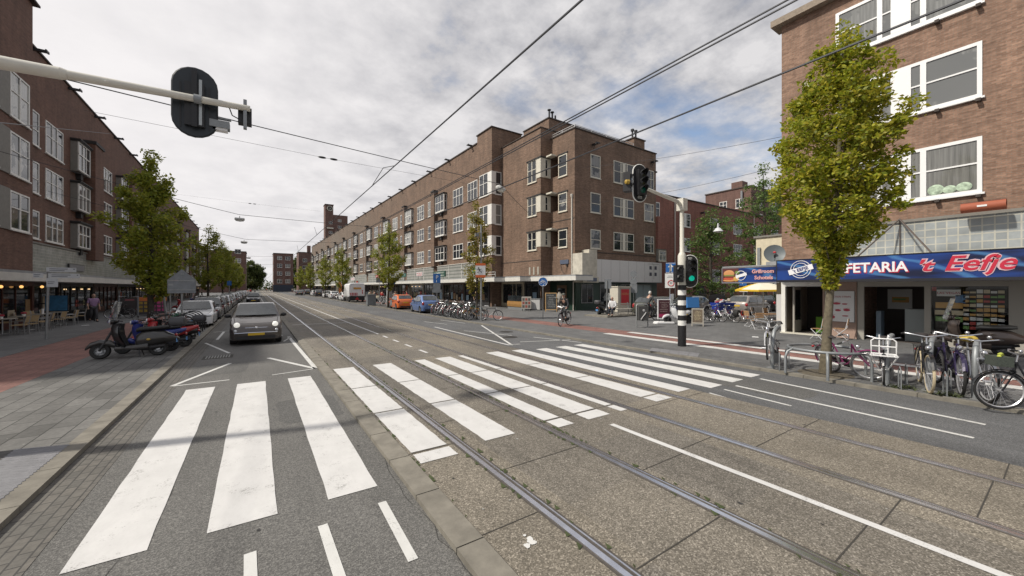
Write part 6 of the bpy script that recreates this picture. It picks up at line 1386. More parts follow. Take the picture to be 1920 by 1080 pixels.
bicycle('dark diamond frame bicycle with a yellow saddle cover next to the last steel arch', 'diamond', f_silver, (12.3, 1.35, SW), R(202), GB, R(5), ('cover',), scale=1.16)
bicycle('dark grey bicycle with a flowered basket and large bare front wheel at the right edge', 'step', f_black, G(1872, 766, SW) - Vector((math.cos(R(112)), math.sin(R(112)), 0)) * .56, R(118), GB, R(6), ('basket', 'stand'), scale=1.02)
# racks: tall steel arch with a low wheel holder
def arch_rack(x, y, lb):
    t = thing('bicycle_rack', lb, 'bicycle rack', (x, y, SW), R(0), 'steel arch bicycle racks')
    f = MB(); f.tube([(0, 0, 0), (0, 0, .5), (.04, 0, .82), (.12, 0, 1.0), (.24, 0, 1.08), (.4, 0, 1.1)], .05, 10); f.build('arch_post', metal_gr, t, 60)
    f = MB(); f.slab([(.05, .1), (.5, .12), (.5, .34), (.05, .42)], -.01, .01); f.build('side_plate', metal_gr, t, 0)
    for dy in (-.25, .25):
        f = MB(); f.tube([(-.3, dy - .04, 0), (-.3, dy - .04, .4), (-.2, dy, .48), (-.1, dy + .04, .4), (-.1, dy + .04, 0)], .013, 5); f.tube([(.4, dy, 0), (.4, dy, .42), (.5, dy + .04, .46), (.55, dy + .06, .36), (.55, dy + .06, 0)], .013, 5); f.tube([(-.1, dy + .04, .02), (.4, dy, .02)], .012, 4); f.tube([(-.3, dy - .04, .02), (-.1, dy + .04, .02)], .012, 4); f.build('wheel_holder', metal_gr, t); f = MB(); f.box(-.05, .5, -.12, .12, 0, .012); f.build('base_plate', pole_g, t, 0); return t
for (px, py, lb) in ((1448, 690, 'steel arch bicycle rack farthest left, beside the white and red bicycle'), (1663, 722, 'steel arch bicycle rack right of the tubular white front rack'), (1743, 733, 'steel arch bicycle rack left of the violet bicycle'), (1828, 748, 'steel arch bicycle rack nearest the large bare front wheel')):
    p = G(px, py, SW); arch_rack(max(p.x, 11.68), p.y, lb)
# ring guard round the tree
t = thing('tree_guard', 'round steel tube guard on bent legs around the sunlit street tree', 'tree guard', (12.13, 3.76, SW)); f = MB(); f.ring((0, 0, .64), (0, 0, 1), .78, .035, 36, 8); f.build('ring', metal_gr, t, 60)
for i in range(6):
    a = i * PI / 3 + .35; d = Vector((math.cos(a), math.sin(a), 0)); f = MB(); f.tube([d * .95, d * .95 + Vector((0, 0, .42)), d * .9 + Vector((0, 0, .56)), d * .78 + Vector((0, 0, .63))], .032, 8); f.build('leg', metal_gr, t, 60)
# long rack beside the blue car
GL2 = 'bicycles packed in the long rack beside the blue car'
protos = []
kinds = [('step', f_black, ()), ('step', f_silver, ('stand',)), ('diamond', f_black, ('bag',)), ('step', f_dkred, ()), ('step', f_green, ('crate',)), ('diamond', f_silver, ())]
cols_ = ['black', 'silver', 'black diamond frame', 'dark red', 'dark green crate-carrying', 'silver diamond frame']
ordn = ['nearest', 'second', 'third', 'fourth', 'fifth', 'sixth', 'seventh', 'eighth', 'ninth', 'tenth', 'eleventh', 'twelfth', 'thirteenth', 'fourteenth', 'fifteenth', 'sixteenth', 'seventeenth', 'eighteenth', 'nineteenth', 'twentieth']
rq = random.Random(77)
for i in range(18):
    y = 23.25 + i * .38; k = i % 6; a = R(rq.uniform(4, 22)) + (PI if i % 3 == 2 else 0); x = 12.45 + rq.uniform(-.18, .18); lb = '%s bicycle, %s from the slim tree in the long rack' % (cols_[k], ordn[i])
    if len(protos) < 6 and k == len(protos): o = bicycle(lb, kinds[k][0], kinds[k][1], (x, y, SW), a, GL2, R(rq.uniform(-15, 15)), kinds[k][2]); protos.append(o)
    else: o = dup(protos[k % len(protos)], (x, y, SW), a, '%s bicycle, %s from the slim tree in the long rack' % (cols_[k % len(protos)], ordn[i]), GL2)
    o.rotation_euler = (R(rq.uniform(-5, 5)), R(rq.uniform(-9, 0)) if i % 2 else 0, a); o.location.z = SW + (.12 if i % 2 else 0)
bicycle('ochre bicycle leaning out of the near end of the long rack', 'diamond', f_ochre, (12.3, 22.95, SW), R(150), GL2, R(30), lean=R(8))
o = bicycle('dark bicycle leaning on the orange signed pole, its bare wheel to the right', 'diamond', f_black, G(918, 601, SW), R(-34), None, R(4), lean=R(-6), saddle=whitep)
for i in range(9):
    t = thing('bicycle_rack', '%s low grey stand of the long bicycle rack beside the blue car' % ordn[i], 'bicycle rack', (11.8, 23.2 + i * .82, SW), 0, 'low stands of the long bicycle rack'); f = MB(); f.tube([(0, -.06, 0), (0, -.06, .55), (.12, 0, .75), (.3, .05, .55), (.3, .05, 0)], .022, 6); f.box(-.05, .9, -.03, .03, 0, .05); f.build('holder', metal_gr, t)
# other parked bicycles
bk = lambda lb, src, px, py, rz, sc=None, grp=None: dup(protos[src], G(px, py, SW), rz, lb, grp, sc)
o = bk('black bicycle with a green crate standing before the green shop front', 4, 1088, 581, R(-35)); del o['group']
GS = 'bicycles parked beside the folding chairs in the side street'
bk('dark bicycle leftmost of the group in front of the blue waste container', 0, 1327, 602, R(60), None, GS); bk('silver bicycle with a bright saddle in front of the blue waste container', 1, 1342, 603, R(75), None, GS)
bicycle('white bicycle with an orange seat bag right of the blue waste container', 'step', f_white, G(1368, 604, SW), R(70), GS, R(10), ('bag',)); bicycle('small red and white bicycle lying against the group left of the parasol', 'diamond', f_red, G(1390, 601, SW), R(50), GS, R(-25), lean=R(14), scale=.8); bk('dark red bicycle between the white and the silver bicycle in the side street', 3, 1355, 600, R(100), None, GS)
GLB = 'bicycles on the left pavement behind the scooters'
bk('black bicycle parked before the grey display frame on the left pavement', 0, 225, 597, R(170), None, GLB); bicycle('bright green bicycle parked between the display frame and the left tree', 'diamond', f_grn2, G(257, 590, SW), R(-10), GLB, R(10))
for i, (px, py, k, rz, lb) in enumerate(((305, 636, 1, 20, 'silver bicycle behind the red scooter'), (318, 632, 2, 15, 'black diamond frame bicycle behind the leaning post'), (330, 628, 3, 25, 'dark red bicycle under the triangular sign back'), (300, 625, 4, 10, 'dark green bicycle with crate under the left tree'))): bk(lb, k, px, py, R(rz), None, GLB)
for i in range(5):
    t = thing('bicycle_rack', '%s black hoop of the bicycle rack by the white parked hatchback' % ordn[i], 'bicycle rack', (-2.75, 22.0 + i * .95, SW), 0, 'black bicycle hoops on the left'); f = MB(); f.tube([(-.45, 0, 0)] + [(-.45 * math.cos(PI * k / 10), 0, .55 + .45 * math.sin(PI * k / 10)) for k in range(11)] + [(.45, 0, 0)], .028, 6); f.build('hoop', trim, t)
for i in range(5): dup(protos[(i * 2 + 1) % 6], (12.9 + .1 * (i % 2), 78 + i * .8, SW), R(10 + 8 * i), '%s parked bicycle in front of the white service van' % ordn[i], 'bicycles beyond the service van')
bk('dark bicycle left of the tall grey cabinet', 2, 712, 571, R(20)); bk('silver bicycle directly beside the tall grey cabinet', 1, 722, 573, R(30))

# ================================================================ SCOOTERS (front wheel at +x)
seat_bk = M('black vinyl seat', (.018, .018, .018), .5); screen_m = M('scooter windscreen', (.75, .8, .82), .05, trans=.85)
def scooter(label, shell, loc, rotz, kind='retro', extra=(), group=None, lean=R(7), scale=1.0, leg=None):
    t = thing('motor_scooter', label, 'scooter', loc, rotz, group); t.rotation_euler = (lean, 0, rotz); t.scale = (scale,) * 3; xf_, xr, rw = .62, -.6, .22; leg = leg or shell
    for x in (xf_, xr):
        f = MB(); f.lathe([(rw * .55, -.05), (rw * .9, -.06), (rw, -.02), (rw, .02), (rw * .9, .06), (rw * .55, .05)], (0, 0, 0), (0, 1, 0), 22); w = f.build('wheel', tyre_m, t, 50, (x, 0, rw))
        f = MB(); f.lathe([(0, .05), (rw * .25, .05), (rw * .3, .0), (rw * .5, .0), (rw * .56, .04)], (0, 0, 0), (0, 1, 0), 14); f.lathe([(0, .05), (rw * .25, .05), (rw * .3, .0), (rw * .5, .0), (rw * .56, .04)], (0, 0, 0), (0, -1, 0), 14)
        for k in range(5): a = k * 1.2566; f.tube([(0, 0, 0), (rw * .56 * math.cos(a), 0, rw * .56 * math.sin(a))], .018, 4)
        f.build('rim', rim_m if kind != 'sport' else M('dark rim', (.1, .1, .1), .4, .6), w)
    f = MB(); f.tube([(xf_ + .01, .08, rw), (.5, .07, .5), (.4, 0, .78), (.33, 0, .98)], .03, 6); f.build('fork', metal_dk, t)
    f = MB(); n = 10; vs = []      # front mudguard
    f.loft([(xf_ - .3, .36, .05, .08), (xf_ - .2, .42, .09, .1), (xf_, .47, .1, .075), (xf_ + .2, .4, .08, .08), (xf_ + .3, .3, .03, .04)], 12); f.build('front_mudguard', shell, t, 50)
    f = MB(); vs = []              # leg shield: curved plate from under the bars to the footboard
    prof = [(.40, .98, .12), (.43, .85, .2), (.42, .68, .235), (.36, .5, .23), (.28, .36, .2), (.15, .28, .19), (-.1, .26, .19), (-.25, .27, .17)]
    for (x, z, w) in prof:
        for k in range(7): s = -1 + k / 3; vs.append((x - .2 * s * s * (1 if z > .3 else 0), w * s, z))
    m = len(prof); vs2 = [(v[0] - .035, v[1] * .97, v[2] - .03 * (1 if v[2] < .4 else 0)) for v in vs]
    fs = [(i * 7 + j, i * 7 + j + 1, (i + 1) * 7 + j + 1, (i + 1) * 7 + j) for i in range(m - 1) for j in range(6)]
    f.add(vs, fs); f.add(vs2, fs); f.build('leg_shield', leg, t, 50)
    f = MB()
    if kind == 'retro': f.loft([(-.12, .46, .1, .17), (-.25, .5, .18, .24), (-.5, .52, .24, .23), (-.74, .54, .22, .19), (-.95, .5, .12, .11), (-1.08, .47, .03, .03)], 14, p=2.2); f.loft([(.3, .27, .16, .05), (-.1, .27, .2, .07), (-.4, .3, .18, .1)], 12, p=4)
    else: f.loft([(-.15, .5, .1, .16), (-.3, .55, .16, .2), (-.55, .6, .17, .16), (-.8, .68, .13, .1), (-1.0, .74, .06, .05)], 12, p=2.6)
    f.build('rear_body', shell, t, 50)
    f = MB(); f.loft([(-.12, .76, .1, .05), (-.2, .79, .13, .07), (-.45, .8, .15, .06), (-.7, .82, .15, .06), (-.85, .83, .1, .04)], 12, p=3); f.build('seat', seat_bk, t, 50)
    f = MB(); f.loft([(.44, 1.0, .05, .04), (.42, 1.03, .1, .08), (.34, 1.05, .1, .07), (.27, 1.05, .05, .04)], 10); f.tube([(.28, -.33, 1.06), (.33, -.12, 1.05), (.33, .12, 1.05), (.28, .33, 1.06)], .018, 6); hb = f.build('handlebar', leg, t, 60)
    f = MB(); f.lathe([(0, .05), (.07, .035), (.08, 0)], (.43, 0, 1.03), (1, 0, 0), 14); f.build('headlight', headl, hb)
    for s in (-1, 1): f = MB(); f.tube([(.33, s * .2, 1.06), (.36, s * .3, 1.22)], .007, 4); f.ball((.36, s * .31, 1.25), .02, .06, .045); f.build('mirror', trim, t)
    f = MB(); f.loft([(-.75, .28, .07, .07), (-.4, .25, .1, .1), (-.1, .27, .08, .08)], 10); f.tube([(-.3, -.12, .2), (-.9, -.13, .3)], .04, 8); f.build('engine', metal_dk, t, 50)
    f = MB(); f.ball((-1.0, 0, .58), .04, .08, .05); f.build('tail_light', taill, t); f = MB(); f.box(-1.03, -1.015, -.09, .09, .36, .48); f.build('number_plate', M('scooter plate', (.1, .25, .5), .5), t, 0)
    f = MB(); f.tube([(-.2, .12, .22), (-.25, .2, .0)], .014, 5); f.tube([(-.2, -.12, .22), (-.25, -.2, .02)], .014, 5); f.build('stand', metal_dk, t)
    for s in (-1, 1): f = MB(); f.ball((-.42, s * .22, .48), .05, .02, .03); f.build('indicator', M('amber lamp', (.5, .33, .05), .4), t)
    if 'screen' in extra:
        f = MB(); vs = []
        for i in range(6):
            for k in range(7): s = -1 + k / 3; z = 1.02 + .6 * i / 5; w = .27 * (1 - .35 * (i / 5) ** 3); vs.append((.52 - .16 * i / 5 - .1 * s * s, w * s, z))
        f.add(vs, [(i * 7 + j, i * 7 + j + 1, (i + 1) * 7 + j + 1, (i + 1) * 7 + j) for i in range(5) for j in range(6)]); f.build('windscreen', screen_m, t, 60)
    if 'box' in extra: f = MB(); f.loft([(-1.22, .98, .12, .1), (-1.18, .98, .19, .14), (-.9, .98, .19, .14), (-.84, .98, .15, .1)], 14, p=4); f.build('top_case', M('grey top case', (.06, .06, .065), .5), t, 50)
    if 'blue_box' in extra: 
        f = MB(); f.box(-1.15, -.45, -.26, .26, .86, 1.42); f.box(-1.0, -.6, -.265, -.26, 1.0, 1.3, 1); f.build('delivery_box', [M('blue delivery box', (.05, .2, .5), .5), M('pale blue panel', (.25, .45, .6), .5)], t, 0)
    return t
sc_grey = M('scooter dark grey', (.05, .048, .046), .3, .4, coat=.5); sc_red = M('scooter red', (.35, .015, .02), .3, 0, coat=.6); sc_blue = M('scooter blue', (.02, .035, .2), .28, .2, coat=.6); sc_white = M('scooter white', (.62, .63, .64), .3, 0, coat=.5); sc_brown = M('scooter brown', (.09, .068, .058), .28, .4, coat=.6); sc_black = M('scooter black', (.012, .012, .014), .3, 0, coat=.6)
GSC = 'motor scooters parked in a row on the left pavement'
scooter('dark grey retro scooter with a clear windscreen and top case, nearest on the left pavement', sc_grey, (-3.35, 16.85, SW), R(178), 'retro', ('screen', 'box'), GSC, leg=sc_black, scale=1.1)
scooter('blue fronted scooter second in the left pavement row', sc_blue, (-3.1, 17.75, SW), R(176), 'sport', (), GSC)
scooter('red scooter third in the left pavement row', sc_red, (-2.85, 18.7, SW), R(184), 'sport', (), GSC)
scooter('black scooter with a red seat cover at the back of the left pavement row', sc_black, (-2.95, 19.8, SW), R(174), 'retro', ('box',), GSC)
for i, (x, y, m_, lb) in enumerate(((-5.6, 53, sc_black, 'black scooter parked on the left pavement near the red and yellow awning'), (-5.3, 50, sc_blue, 'blue scooter parked on the left pavement near the red and yellow awning'), (-5.8, 46.5, sc_red, 'red scooter standing beyond the grey triangle sign back'))): scooter(lb, m_, (x, y, SW), R(150), 'sport', ('screen',) if i == 0 else ())
scooter('dark brown retro scooter with a windscreen before the snack bar window', sc_brown, (19.9, 2.25, SW), R(97), 'retro', ('screen',), lean=R(-7), scale=1.15)
scooter('black motor scooter parked by the seated man on the kerb island', sc_black, G(1131, 591, SW), R(15), 'sport', ('screen', 'box'), scale=1.1)
scooter('white delivery scooter with a blue box behind the traffic light mast', sc_white, G(1272, 607, SW), R(155), 'sport', ('blue_box', 'screen'), scale=1.12)
# ================================================================ PEOPLE (local +x is where they face)
skin_m = M('skin', (.42, .26, .19), .55); 
def skin_mesh(nodes, edges, rad, levels=1):
    me = bpy.data.meshes.new('skin'); me.from_pydata([tuple(n) for n in nodes], edges, []); o = bpy.data.objects.new('skin', me); COL.objects.link(o)
    sk = o.modifiers.new('s', 'SKIN'); sk.use_smooth_shade = True
    for i, r in enumerate(rad): me.skin_vertices[0].data[i].radius = (r, r) if not isinstance(r, tuple) else r
    me.skin_vertices[0].data[0].use_root = True
    ss = o.modifiers.new('u', 'SUBSURF'); ss.levels = levels; ss.render_levels = levels
    dg = bpy.context.evaluated_depsgraph_get(); res = bpy.data.meshes.new_from_object(o.evaluated_get(dg)); bpy.data.objects.remove(o); bpy.data.meshes.remove(me)
    return res
POSE = {
 'walk': dict(pelvis=(0, 0, .93), chest=(.02, 0, 1.3), neck=(.03, 0, 1.48), head=(.06, 0, 1.62), kL=(.16, .1, .5), aL=(.22, .1, .09), kR=(.04, -.1, .5), aR=(-.22, -.1, .14), eL=(-.08, .27, 1.1), wL=(.0, .28, .88), eR=(.02, -.27, 1.1), wR=(.18, -.28, .92)),
 'stand': dict(pelvis=(0, 0, .93), chest=(.0, 0, 1.3), neck=(.0, 0, 1.48), head=(.03, 0, 1.62), kL=(.02, .1, .5), aL=(-.02, .1, .09), kR=(.03, -.1, .5), aR=(.0, -.11, .09), eL=(-.05, .26, 1.1), wL=(.06, .27, .88), eR=(-.03, -.26, 1.1), wR=(.1, -.25, .9)),
 'cycle': dict(pelvis=(-.2, 0, 1.06), chest=(.0, 0, 1.42), neck=(.05, 0, 1.6), head=(.1, 0, 1.74), kL=(.18, .11, .86), aL=(.06, .13, .46), kR=(.12, -.11, .68), aR=(-.1, -.13, .26), eL=(.1, .3, 1.2), wL=(.28, .28, 1.08), eR=(.1, -.3, 1.2), wR=(.28, -.28, 1.08)),
 'sit': dict(pelvis=(0, 0, .52), chest=(.02, 0, .9), neck=(.05, 0, 1.08), head=(.1, 0, 1.22), kL=(.42, .12, .52), aL=(.4, .12, .09), kR=(.42, -.12, .5), aR=(.34, -.14, .09), eL=(.1, .27, .72), wL=(.32, .16, .6), eR=(.1, -.27, .72), wR=(.32, -.14, .6)),
}
def person(label, pose, loc, rotz, shirt, trousers, hair, group=None, short=True, cap=None, scale=1.0, bald=False, shoe=None):
    q = {k: Vector(v) for k, v in POSE[pose].items()}; t = thing('person', label, 'person', loc, rotz, group); t.scale = (scale,) * 3
    hips = {s: q['pelvis'] + Vector((0, d * .09, -.04)) for s, d in (('L', 1), ('R', -1))}; sh = {s: q['chest'].lerp(q['neck'], .6) + Vector((0, d * .19, 0)) for s, d in (('L', 1), ('R', -1))}
    def toe(s): return q['a' + s] + Vector((.14, 0, -.05))
    N = [q['pelvis'], q['chest'], q['neck'], q['neck'].lerp(q['head'], .45)]; E = [(0, 1), (1, 2), (2, 3)]; Rd = [(.13, .1), (.16, .11), .065, .055]
    for s in 'LR':
        i = len(N); N += [hips[s], q['k' + s], q['a' + s], toe(s)]; Rd += [.085, .058, .042, .04]; E += [(0, i), (i, i + 1), (i + 1, i + 2), (i + 2, i + 3)]
        i = len(N); hand = q['w' + s] + (q['w' + s] - q['e' + s]).normalized() * .07; N += [sh[s], q['e' + s], q['w' + s], hand]; Rd += [.055, .042, .03, .036]; E += [(1, i), (i, i + 1), (i + 1, i + 2), (i + 2, i + 3)]
        fw = (q['w' + s] - q['e' + s]).normalized(); sd = Vector((0, 1, 0)); up = fw.cross(sd).normalized()
        for k in range(4):
            j = len(N); N += [hand + sd * (.012 + 0 * k) * (k - 1.5) * 1.5 + fw * .035, hand + sd * .018 * (k - 1.5) + fw * (.075 - .008 * abs(k - 1)) - up * .02]; Rd += [.009, .007]; E += [(i + 3, j), (j, j + 1)]
        j = len(N); N += [q['w' + s] + fw * .03 + up * .03, q['w' + s] + fw * .07 + up * .045]; Rd += [.01, .008]; E += [(i + 2, j), (j, j + 1)]
    me = skin_mesh(N, E, Rd)
    # head joined onto the same surface
    h = q['head']; f = MB(); o0 = len(f.v); f.ball((h.x, h.y, h.z), .098, .078, .125, 14, 12)
    f.v = [(x + (.012 if z < h.z and x > h.x else 0), y * (1 - .22 * max(0, (h.z - z) / .125)), z) for x, y, z in f.v]
    f.ball((h.x + .1, 0, h.z - .015), .022, .016, .03, 8, 6)
    for d in (-1, 1): f.ball((h.x, d * .08, h.z - .01), .025, .014, .035, 8, 6)
    bm = bmesh.new(); bm.from_mesh(me); hm = bpy.data.meshes.new('h'); hm.from_pydata(f.v, [], f.f); bm.from_mesh(hm); bmesh.ops.recalc_face_normals(bm, faces=bm.faces); bm.to_mesh(me); bm.free(); bpy.data.meshes.remove(hm)
    me.materials.clear(); me.materials.append(skin_m); me.polygons.foreach_set('use_smooth', [True] * len(me.polygons)); body = place('body', me, t)
    f = MB()
    for d in (-1, 1): f.ball((h.x + .088, d * .032, h.z + .012), .012, .014, .009, 8, 6)
    f.build('eyes', black_t, body); f = MB(); f.ball((h.x + .098, 0, h.z - .06), .01, .026, .007, 8, 5); f.build('mouth', M('lips', (.3, .12, .1), .5), body)
    if not bald:
        f = MB(); f.ball((h.x - .014, 0, h.z + .028), .1, .085, .118, 14, 10); f.v = [(x, y, max(z, h.z - (.05 if x < h.x else -.06))) for x, y, z in f.v]; f.build('hair', M('hair ' + str(hair), hair, .7), body)
    if cap: f = MB(); f.ball((h.x - .005, 0, h.z + .05), .108, .09, .095, 14, 10); f.box(h.x + .07, h.x + .17, -.06, .06, h.z + .05, h.z + .065); f.build('cap', M('cap ' + str(cap), cap, .8), t, 50)
    sm_ = M('shirt ' + str(shirt), shirt, .85, var=.12, scale=8); tm = M('trousers ' + str(trousers), trousers, .85, var=.15, scale=8); sm2 = shoe or M('dark shoes', (.03, .025, .022), .6)
    N = [q['pelvis'] + (q['chest'] - q['pelvis']) * -.12, q['chest'], q['neck'] - Vector((0, 0, .03))]; E = [(0, 1), (1, 2)]; Rd = [(.165, .13), (.185, .135), .08]
    for s in 'LR':
        i = len(N); end = sh[s].lerp(q['e' + s], .85) if short else q['w' + s]; N += [sh[s], q['e' + s].lerp(sh[s], .5) if short else q['e' + s], end]; Rd += [.078, .068, .062 if short else .045]; E += [(1, i), (i, i + 1), (i + 1, i + 2)]
    m2 = skin_mesh(N, E, Rd); m2.materials.clear(); m2.materials.append(sm_); place('shirt', m2, t)
    N = [q['pelvis'] + Vector((0, 0, .02))]; E = []; Rd = [(.15, .115)]
    for s in 'LR': i = len(N); N += [hips[s], q['k' + s], q['a' + s] + Vector((0, 0, .03))]; Rd += [.105, .078, .066]; E += [(0, i), (i, i + 1), (i + 1, i + 2)]
    m3 = skin_mesh(N, E, Rd); m3.materials.clear(); m3.materials.append(tm); place('trousers', m3, t)
    for s in 'LR':
        f = MB(); p = q['a' + s]; f.loft([(p.x - .08, p.z - .04, .03, .045), (p.x - .03, p.z - .035, .045, .055), (p.x + .08, p.z - .05, .05, .04), (p.x + .19, p.z - .06, .035, .025)], 10); f.v = [(x, y + p.y, z) for x, y, z in f.v]; f.build('shoe', sm2, t, 60)
    return t
person('man in a lilac shirt and dark trousers walking past the shops on the left', 'walk', G(175, 603, SW), R(-60), (.3, .19, .33), (.05, .05, .055), (.2, .18, .16), scale=1.03, bald=True)
# cyclist coming out of the side street
cyc = G(1058, 610, SW); ca = R(205)
bicycle('dark bicycle ridden by the cyclist in a cap on the red cycle path', 'step', f_black, cyc, ca, None, R(5), scale=1.08)
person('cyclist in a dark jacket and cap riding on the red cycle path', 'cycle', cyc, ca, (.025, .027, .03), (.05, .052, .055), (.06, .05, .04), short=False, cap=(.13, .13, .11), scale=1.0)
c2 = G(1217, 601, SW); bicycle('dark bicycle ridden away by the white haired man in the side street', 'diamond', f_black, c2, R(-5), None, 0, scale=1.08)
person('white haired man in a grey vest riding away along the side street', 'cycle', c2, R(-5), (.06, .065, .07), (.05, .05, .055), (.6, .58, .55), short=True, scale=1.05)
person('bald man in a white jacket sitting on the bench beside the red poster cabinet', 'sit', G(1149, 592, SW + .1), R(200), (.62, .62, .63), (.03, .035, .05), (.3, .2, .15), short=False, bald=True, scale=1.05)
GP = 'people walking far down the street'
PA = person('person in a white top standing beside the orange car roof', 'stand', G(741, 572, SW), R(-100), (.6, .6, .58), (.1, .14, .2), (.05, .04, .03), GP)
PB = person('person in a red jacket bending behind the orange car', 'walk', G(763, 568, SW), R(160), (.4, .03, .03), (.04, .04, .05), (.05, .04, .03), GP, short=False)
PC = person('person in a pale jacket walking away past the white service van', 'walk', G(694, 566, SW), R(80), (.5, .47, .36), (.05, .05, .06), (.2, .17, .13), GP, short=False)
PD = person('person in dark clothes standing right of the white service van', 'stand', G(702, 566, SW), R(200), (.04, .04, .045), (.04, .04, .05), (.05, .04, .03), GP, short=False)
person('shopper with an orange bag behind the slim tree', 'stand', G(892, 576, SW), R(-90), (.1, .1, .12), (.05, .05, .06), (.3, .2, .1), GP)
dup(PB, G(716, 566, SW), R(30), 'person in a purple-red jacket on the pavement left of the tall grey cabinet', GP)
for i, (px, py, s, lb) in enumerate(((478, 553, PD, 'dark clothed person beside the black hatchback in the left lane'), (500, 547, PB, 'person in red crossing in the far distance'), (507, 546.5, PC, 'person in a pale jacket crossing in the far distance'), (531, 547, PA, 'person in a white top far off near the narrow brick building'),
        (540, 547, PD, 'dark clothed person far off before the narrow brick building'), (548, 548, PC, 'person in a pale jacket before the distant blue shop front'), (470, 552, PB, 'person in red left of the black hatchback'), (556, 549, PA, 'person in a white top beside the far end of the right row'), (362, 560, PD, 'dark clothed person among the shops behind the left parked cars'), (378, 556, PC, 'person in a pale jacket among the shops behind the left parked cars'))):
    g_ = G(px, py, 0); dup(s, (g_.x, g_.y, .03), R(40 * i), lb, GP, 1.0)
# tall grey figure by the chalkboard (a statue with a dark hat)
p = G(1049, 584, SW); t = thing('statue', 'life size grey figure with a dark hat standing beside the chalkboard', 'statue', p, R(-140)); st_m = M('grey stone figure', (.33, .31, .27), .85, var=.25, scale=6)
q = POSE['stand']; N = [Vector((0, 0, 1.0)), Vector((0, 0, 1.45)), Vector((0, 0, 1.7)), Vector((.02, 0, 1.85)), Vector((0, .12, .5)), Vector((0, .12, .1)), Vector((0, -.12, .5)), Vector((0, -.12, .1)), Vector((0, .24, 1.5)), Vector((.1, .32, 1.2)), Vector((.3, .2, 1.15)), Vector((0, -.24, 1.5)), Vector((.1, -.32, 1.2)), Vector((.3, -.2, 1.3))]
me = skin_mesh(N, [(0, 1), (1, 2), (2, 3), (0, 4), (4, 5), (0, 6), (6, 7), (1, 8), (8, 9), (9, 10), (1, 11), (11, 12), (12, 13)], [.24, .23, .1, .15, .13, .12, .13, .12, .09, .07, .06, .09, .07, .06]); me.materials.clear(); me.materials.append(st_m); place('body', me, t)
f = MB(); f.lathe([(0, .16), (.14, .14), (.15, .02), (.26, .0), (.26, -.02)], (.02, 0, 2.0), n=16); f.build('hat', black, t, 40); f = MB(); f.cyl((0, 0, 0), (0, 0, .1), .35, n=16); f.build('base', st_m, t, 0)

# ================================================================ STREET FURNITURE
wood = M('oiled wood', (.34, .2, .1), .6, var=.25, scale=10); wood_l = M('light chalkboard wood', (.5, .32, .14), .6, var=.2); chalk = M('chalkboard', (.035, .04, .042), .7, var=.4, scale=8); chalk_w = M('chalk writing', (.5, .5, .48), .8)
def scribble(par, x0, x1, z0, z1, y, n, seed, mat, nm='handwriting', rot=0):
    r = random.Random(seed); f = MB()
    for i in range(n):
        z = z1 - (z1 - z0) * (i + .5) / n; x = x0 + (x1 - x0) * r.uniform(.0, .25); e = x1 - (x1 - x0) * r.uniform(0, .3)
        while x < e: l = r.uniform(.03, .09); f.box(x, x + l, y - .003, y, z - .012, z + r.uniform(.01, .03)); x += l + .02
    return f.build(nm, mat, par, 0)
def aboard(name, lb, loc, rz, w, h, fr, face, seed, ink, spread=.5):
    t = thing(name, lb, 'sign board', loc, rz)
    for s in (-1, 1):
        f = MB(); tilt = math.atan2(spread / 2, h)
        f.box(-w / 2, -w / 2 + .05, -.02, .02, 0, h); f.box(w / 2 - .05, w / 2, -.02, .02, 0, h); f.box(-w / 2 + .05, w / 2 - .05, -.02, .02, h - .06, h); f.box(-w / 2 + .05, w / 2 - .05, -.02, .02, .16, .22)
        o = f.build('frame', fr, t, 0); o.rotation_euler = (-s * tilt * 1, 0, 0) if s == 1 else (tilt, 0, 0); o.location = (0, s * -spread / 2, 0)
        f = MB(); f.box(-w / 2 + .05, w / 2 - .05, -.012, .012, .22, h - .06); b_ = f.build('board', face, o, 0)
        if s == 1: scribble(b_, -w / 2 + .1, w / 2 - .1, .35, h - .15, -.014, 7, seed, ink)
    return t
aboard('chalkboard', 'wooden framed chalkboard standing before the corner shop', G(1033, 584, SW), R(-35), 1.05, 1.75, wood_l, chalk, 1, chalk_w, .7)
aboard('sandwich_board', 'dark brown menu sandwich board right of the traffic light mast', G(1308, 611, SW), R(-60), .62, 1.05, M('grey wood frame', (.3, .28, .24), .7), M('brown menu print', (.09, .065, .04), .6, var=.7, scale=6), 2, M('menu print pale', (.3, .25, .15), .7), .7)
p = G(1245, 607, SW); t = thing('pavement_sign', 'maroon swing sign on a white base left of the traffic light mast', 'sign board', p, R(-35)); f = MB(); f.loft([(-.6, .04, .2, .04), (-.5, .07, .32, .07), (.5, .07, .32, .07), (.6, .04, .2, .04)], 12, p=5); f.build('base', whitep, t, 40)
f = MB(); f.box(-.4, .4, -.03, .03, .3, 1.5); o = f.build('frame', whitep, t, 0); f = MB(); f.box(-.34, .34, -.036, -.03, .35, 1.45); f.box(-.34, .34, -.038, -.036, .42, .6, 1); o = f.build('poster', [M('dark maroon poster', (.06, .015, .022), .5), M('crimson strip', (.3, .02, .08), .5)], t, 0); scribble(o, -.28, .28, .7, 1.35, -.04, 6, 4, M('poster print', (.35, .28, .26), .7)); f = MB(); f.cyl((-.3, 0, .1), (-.3, 0, .3), .02, n=5); f.cyl((.3, 0, .1), (.3, 0, .3), .02, n=5); f.build('spring', metal_dk, t)
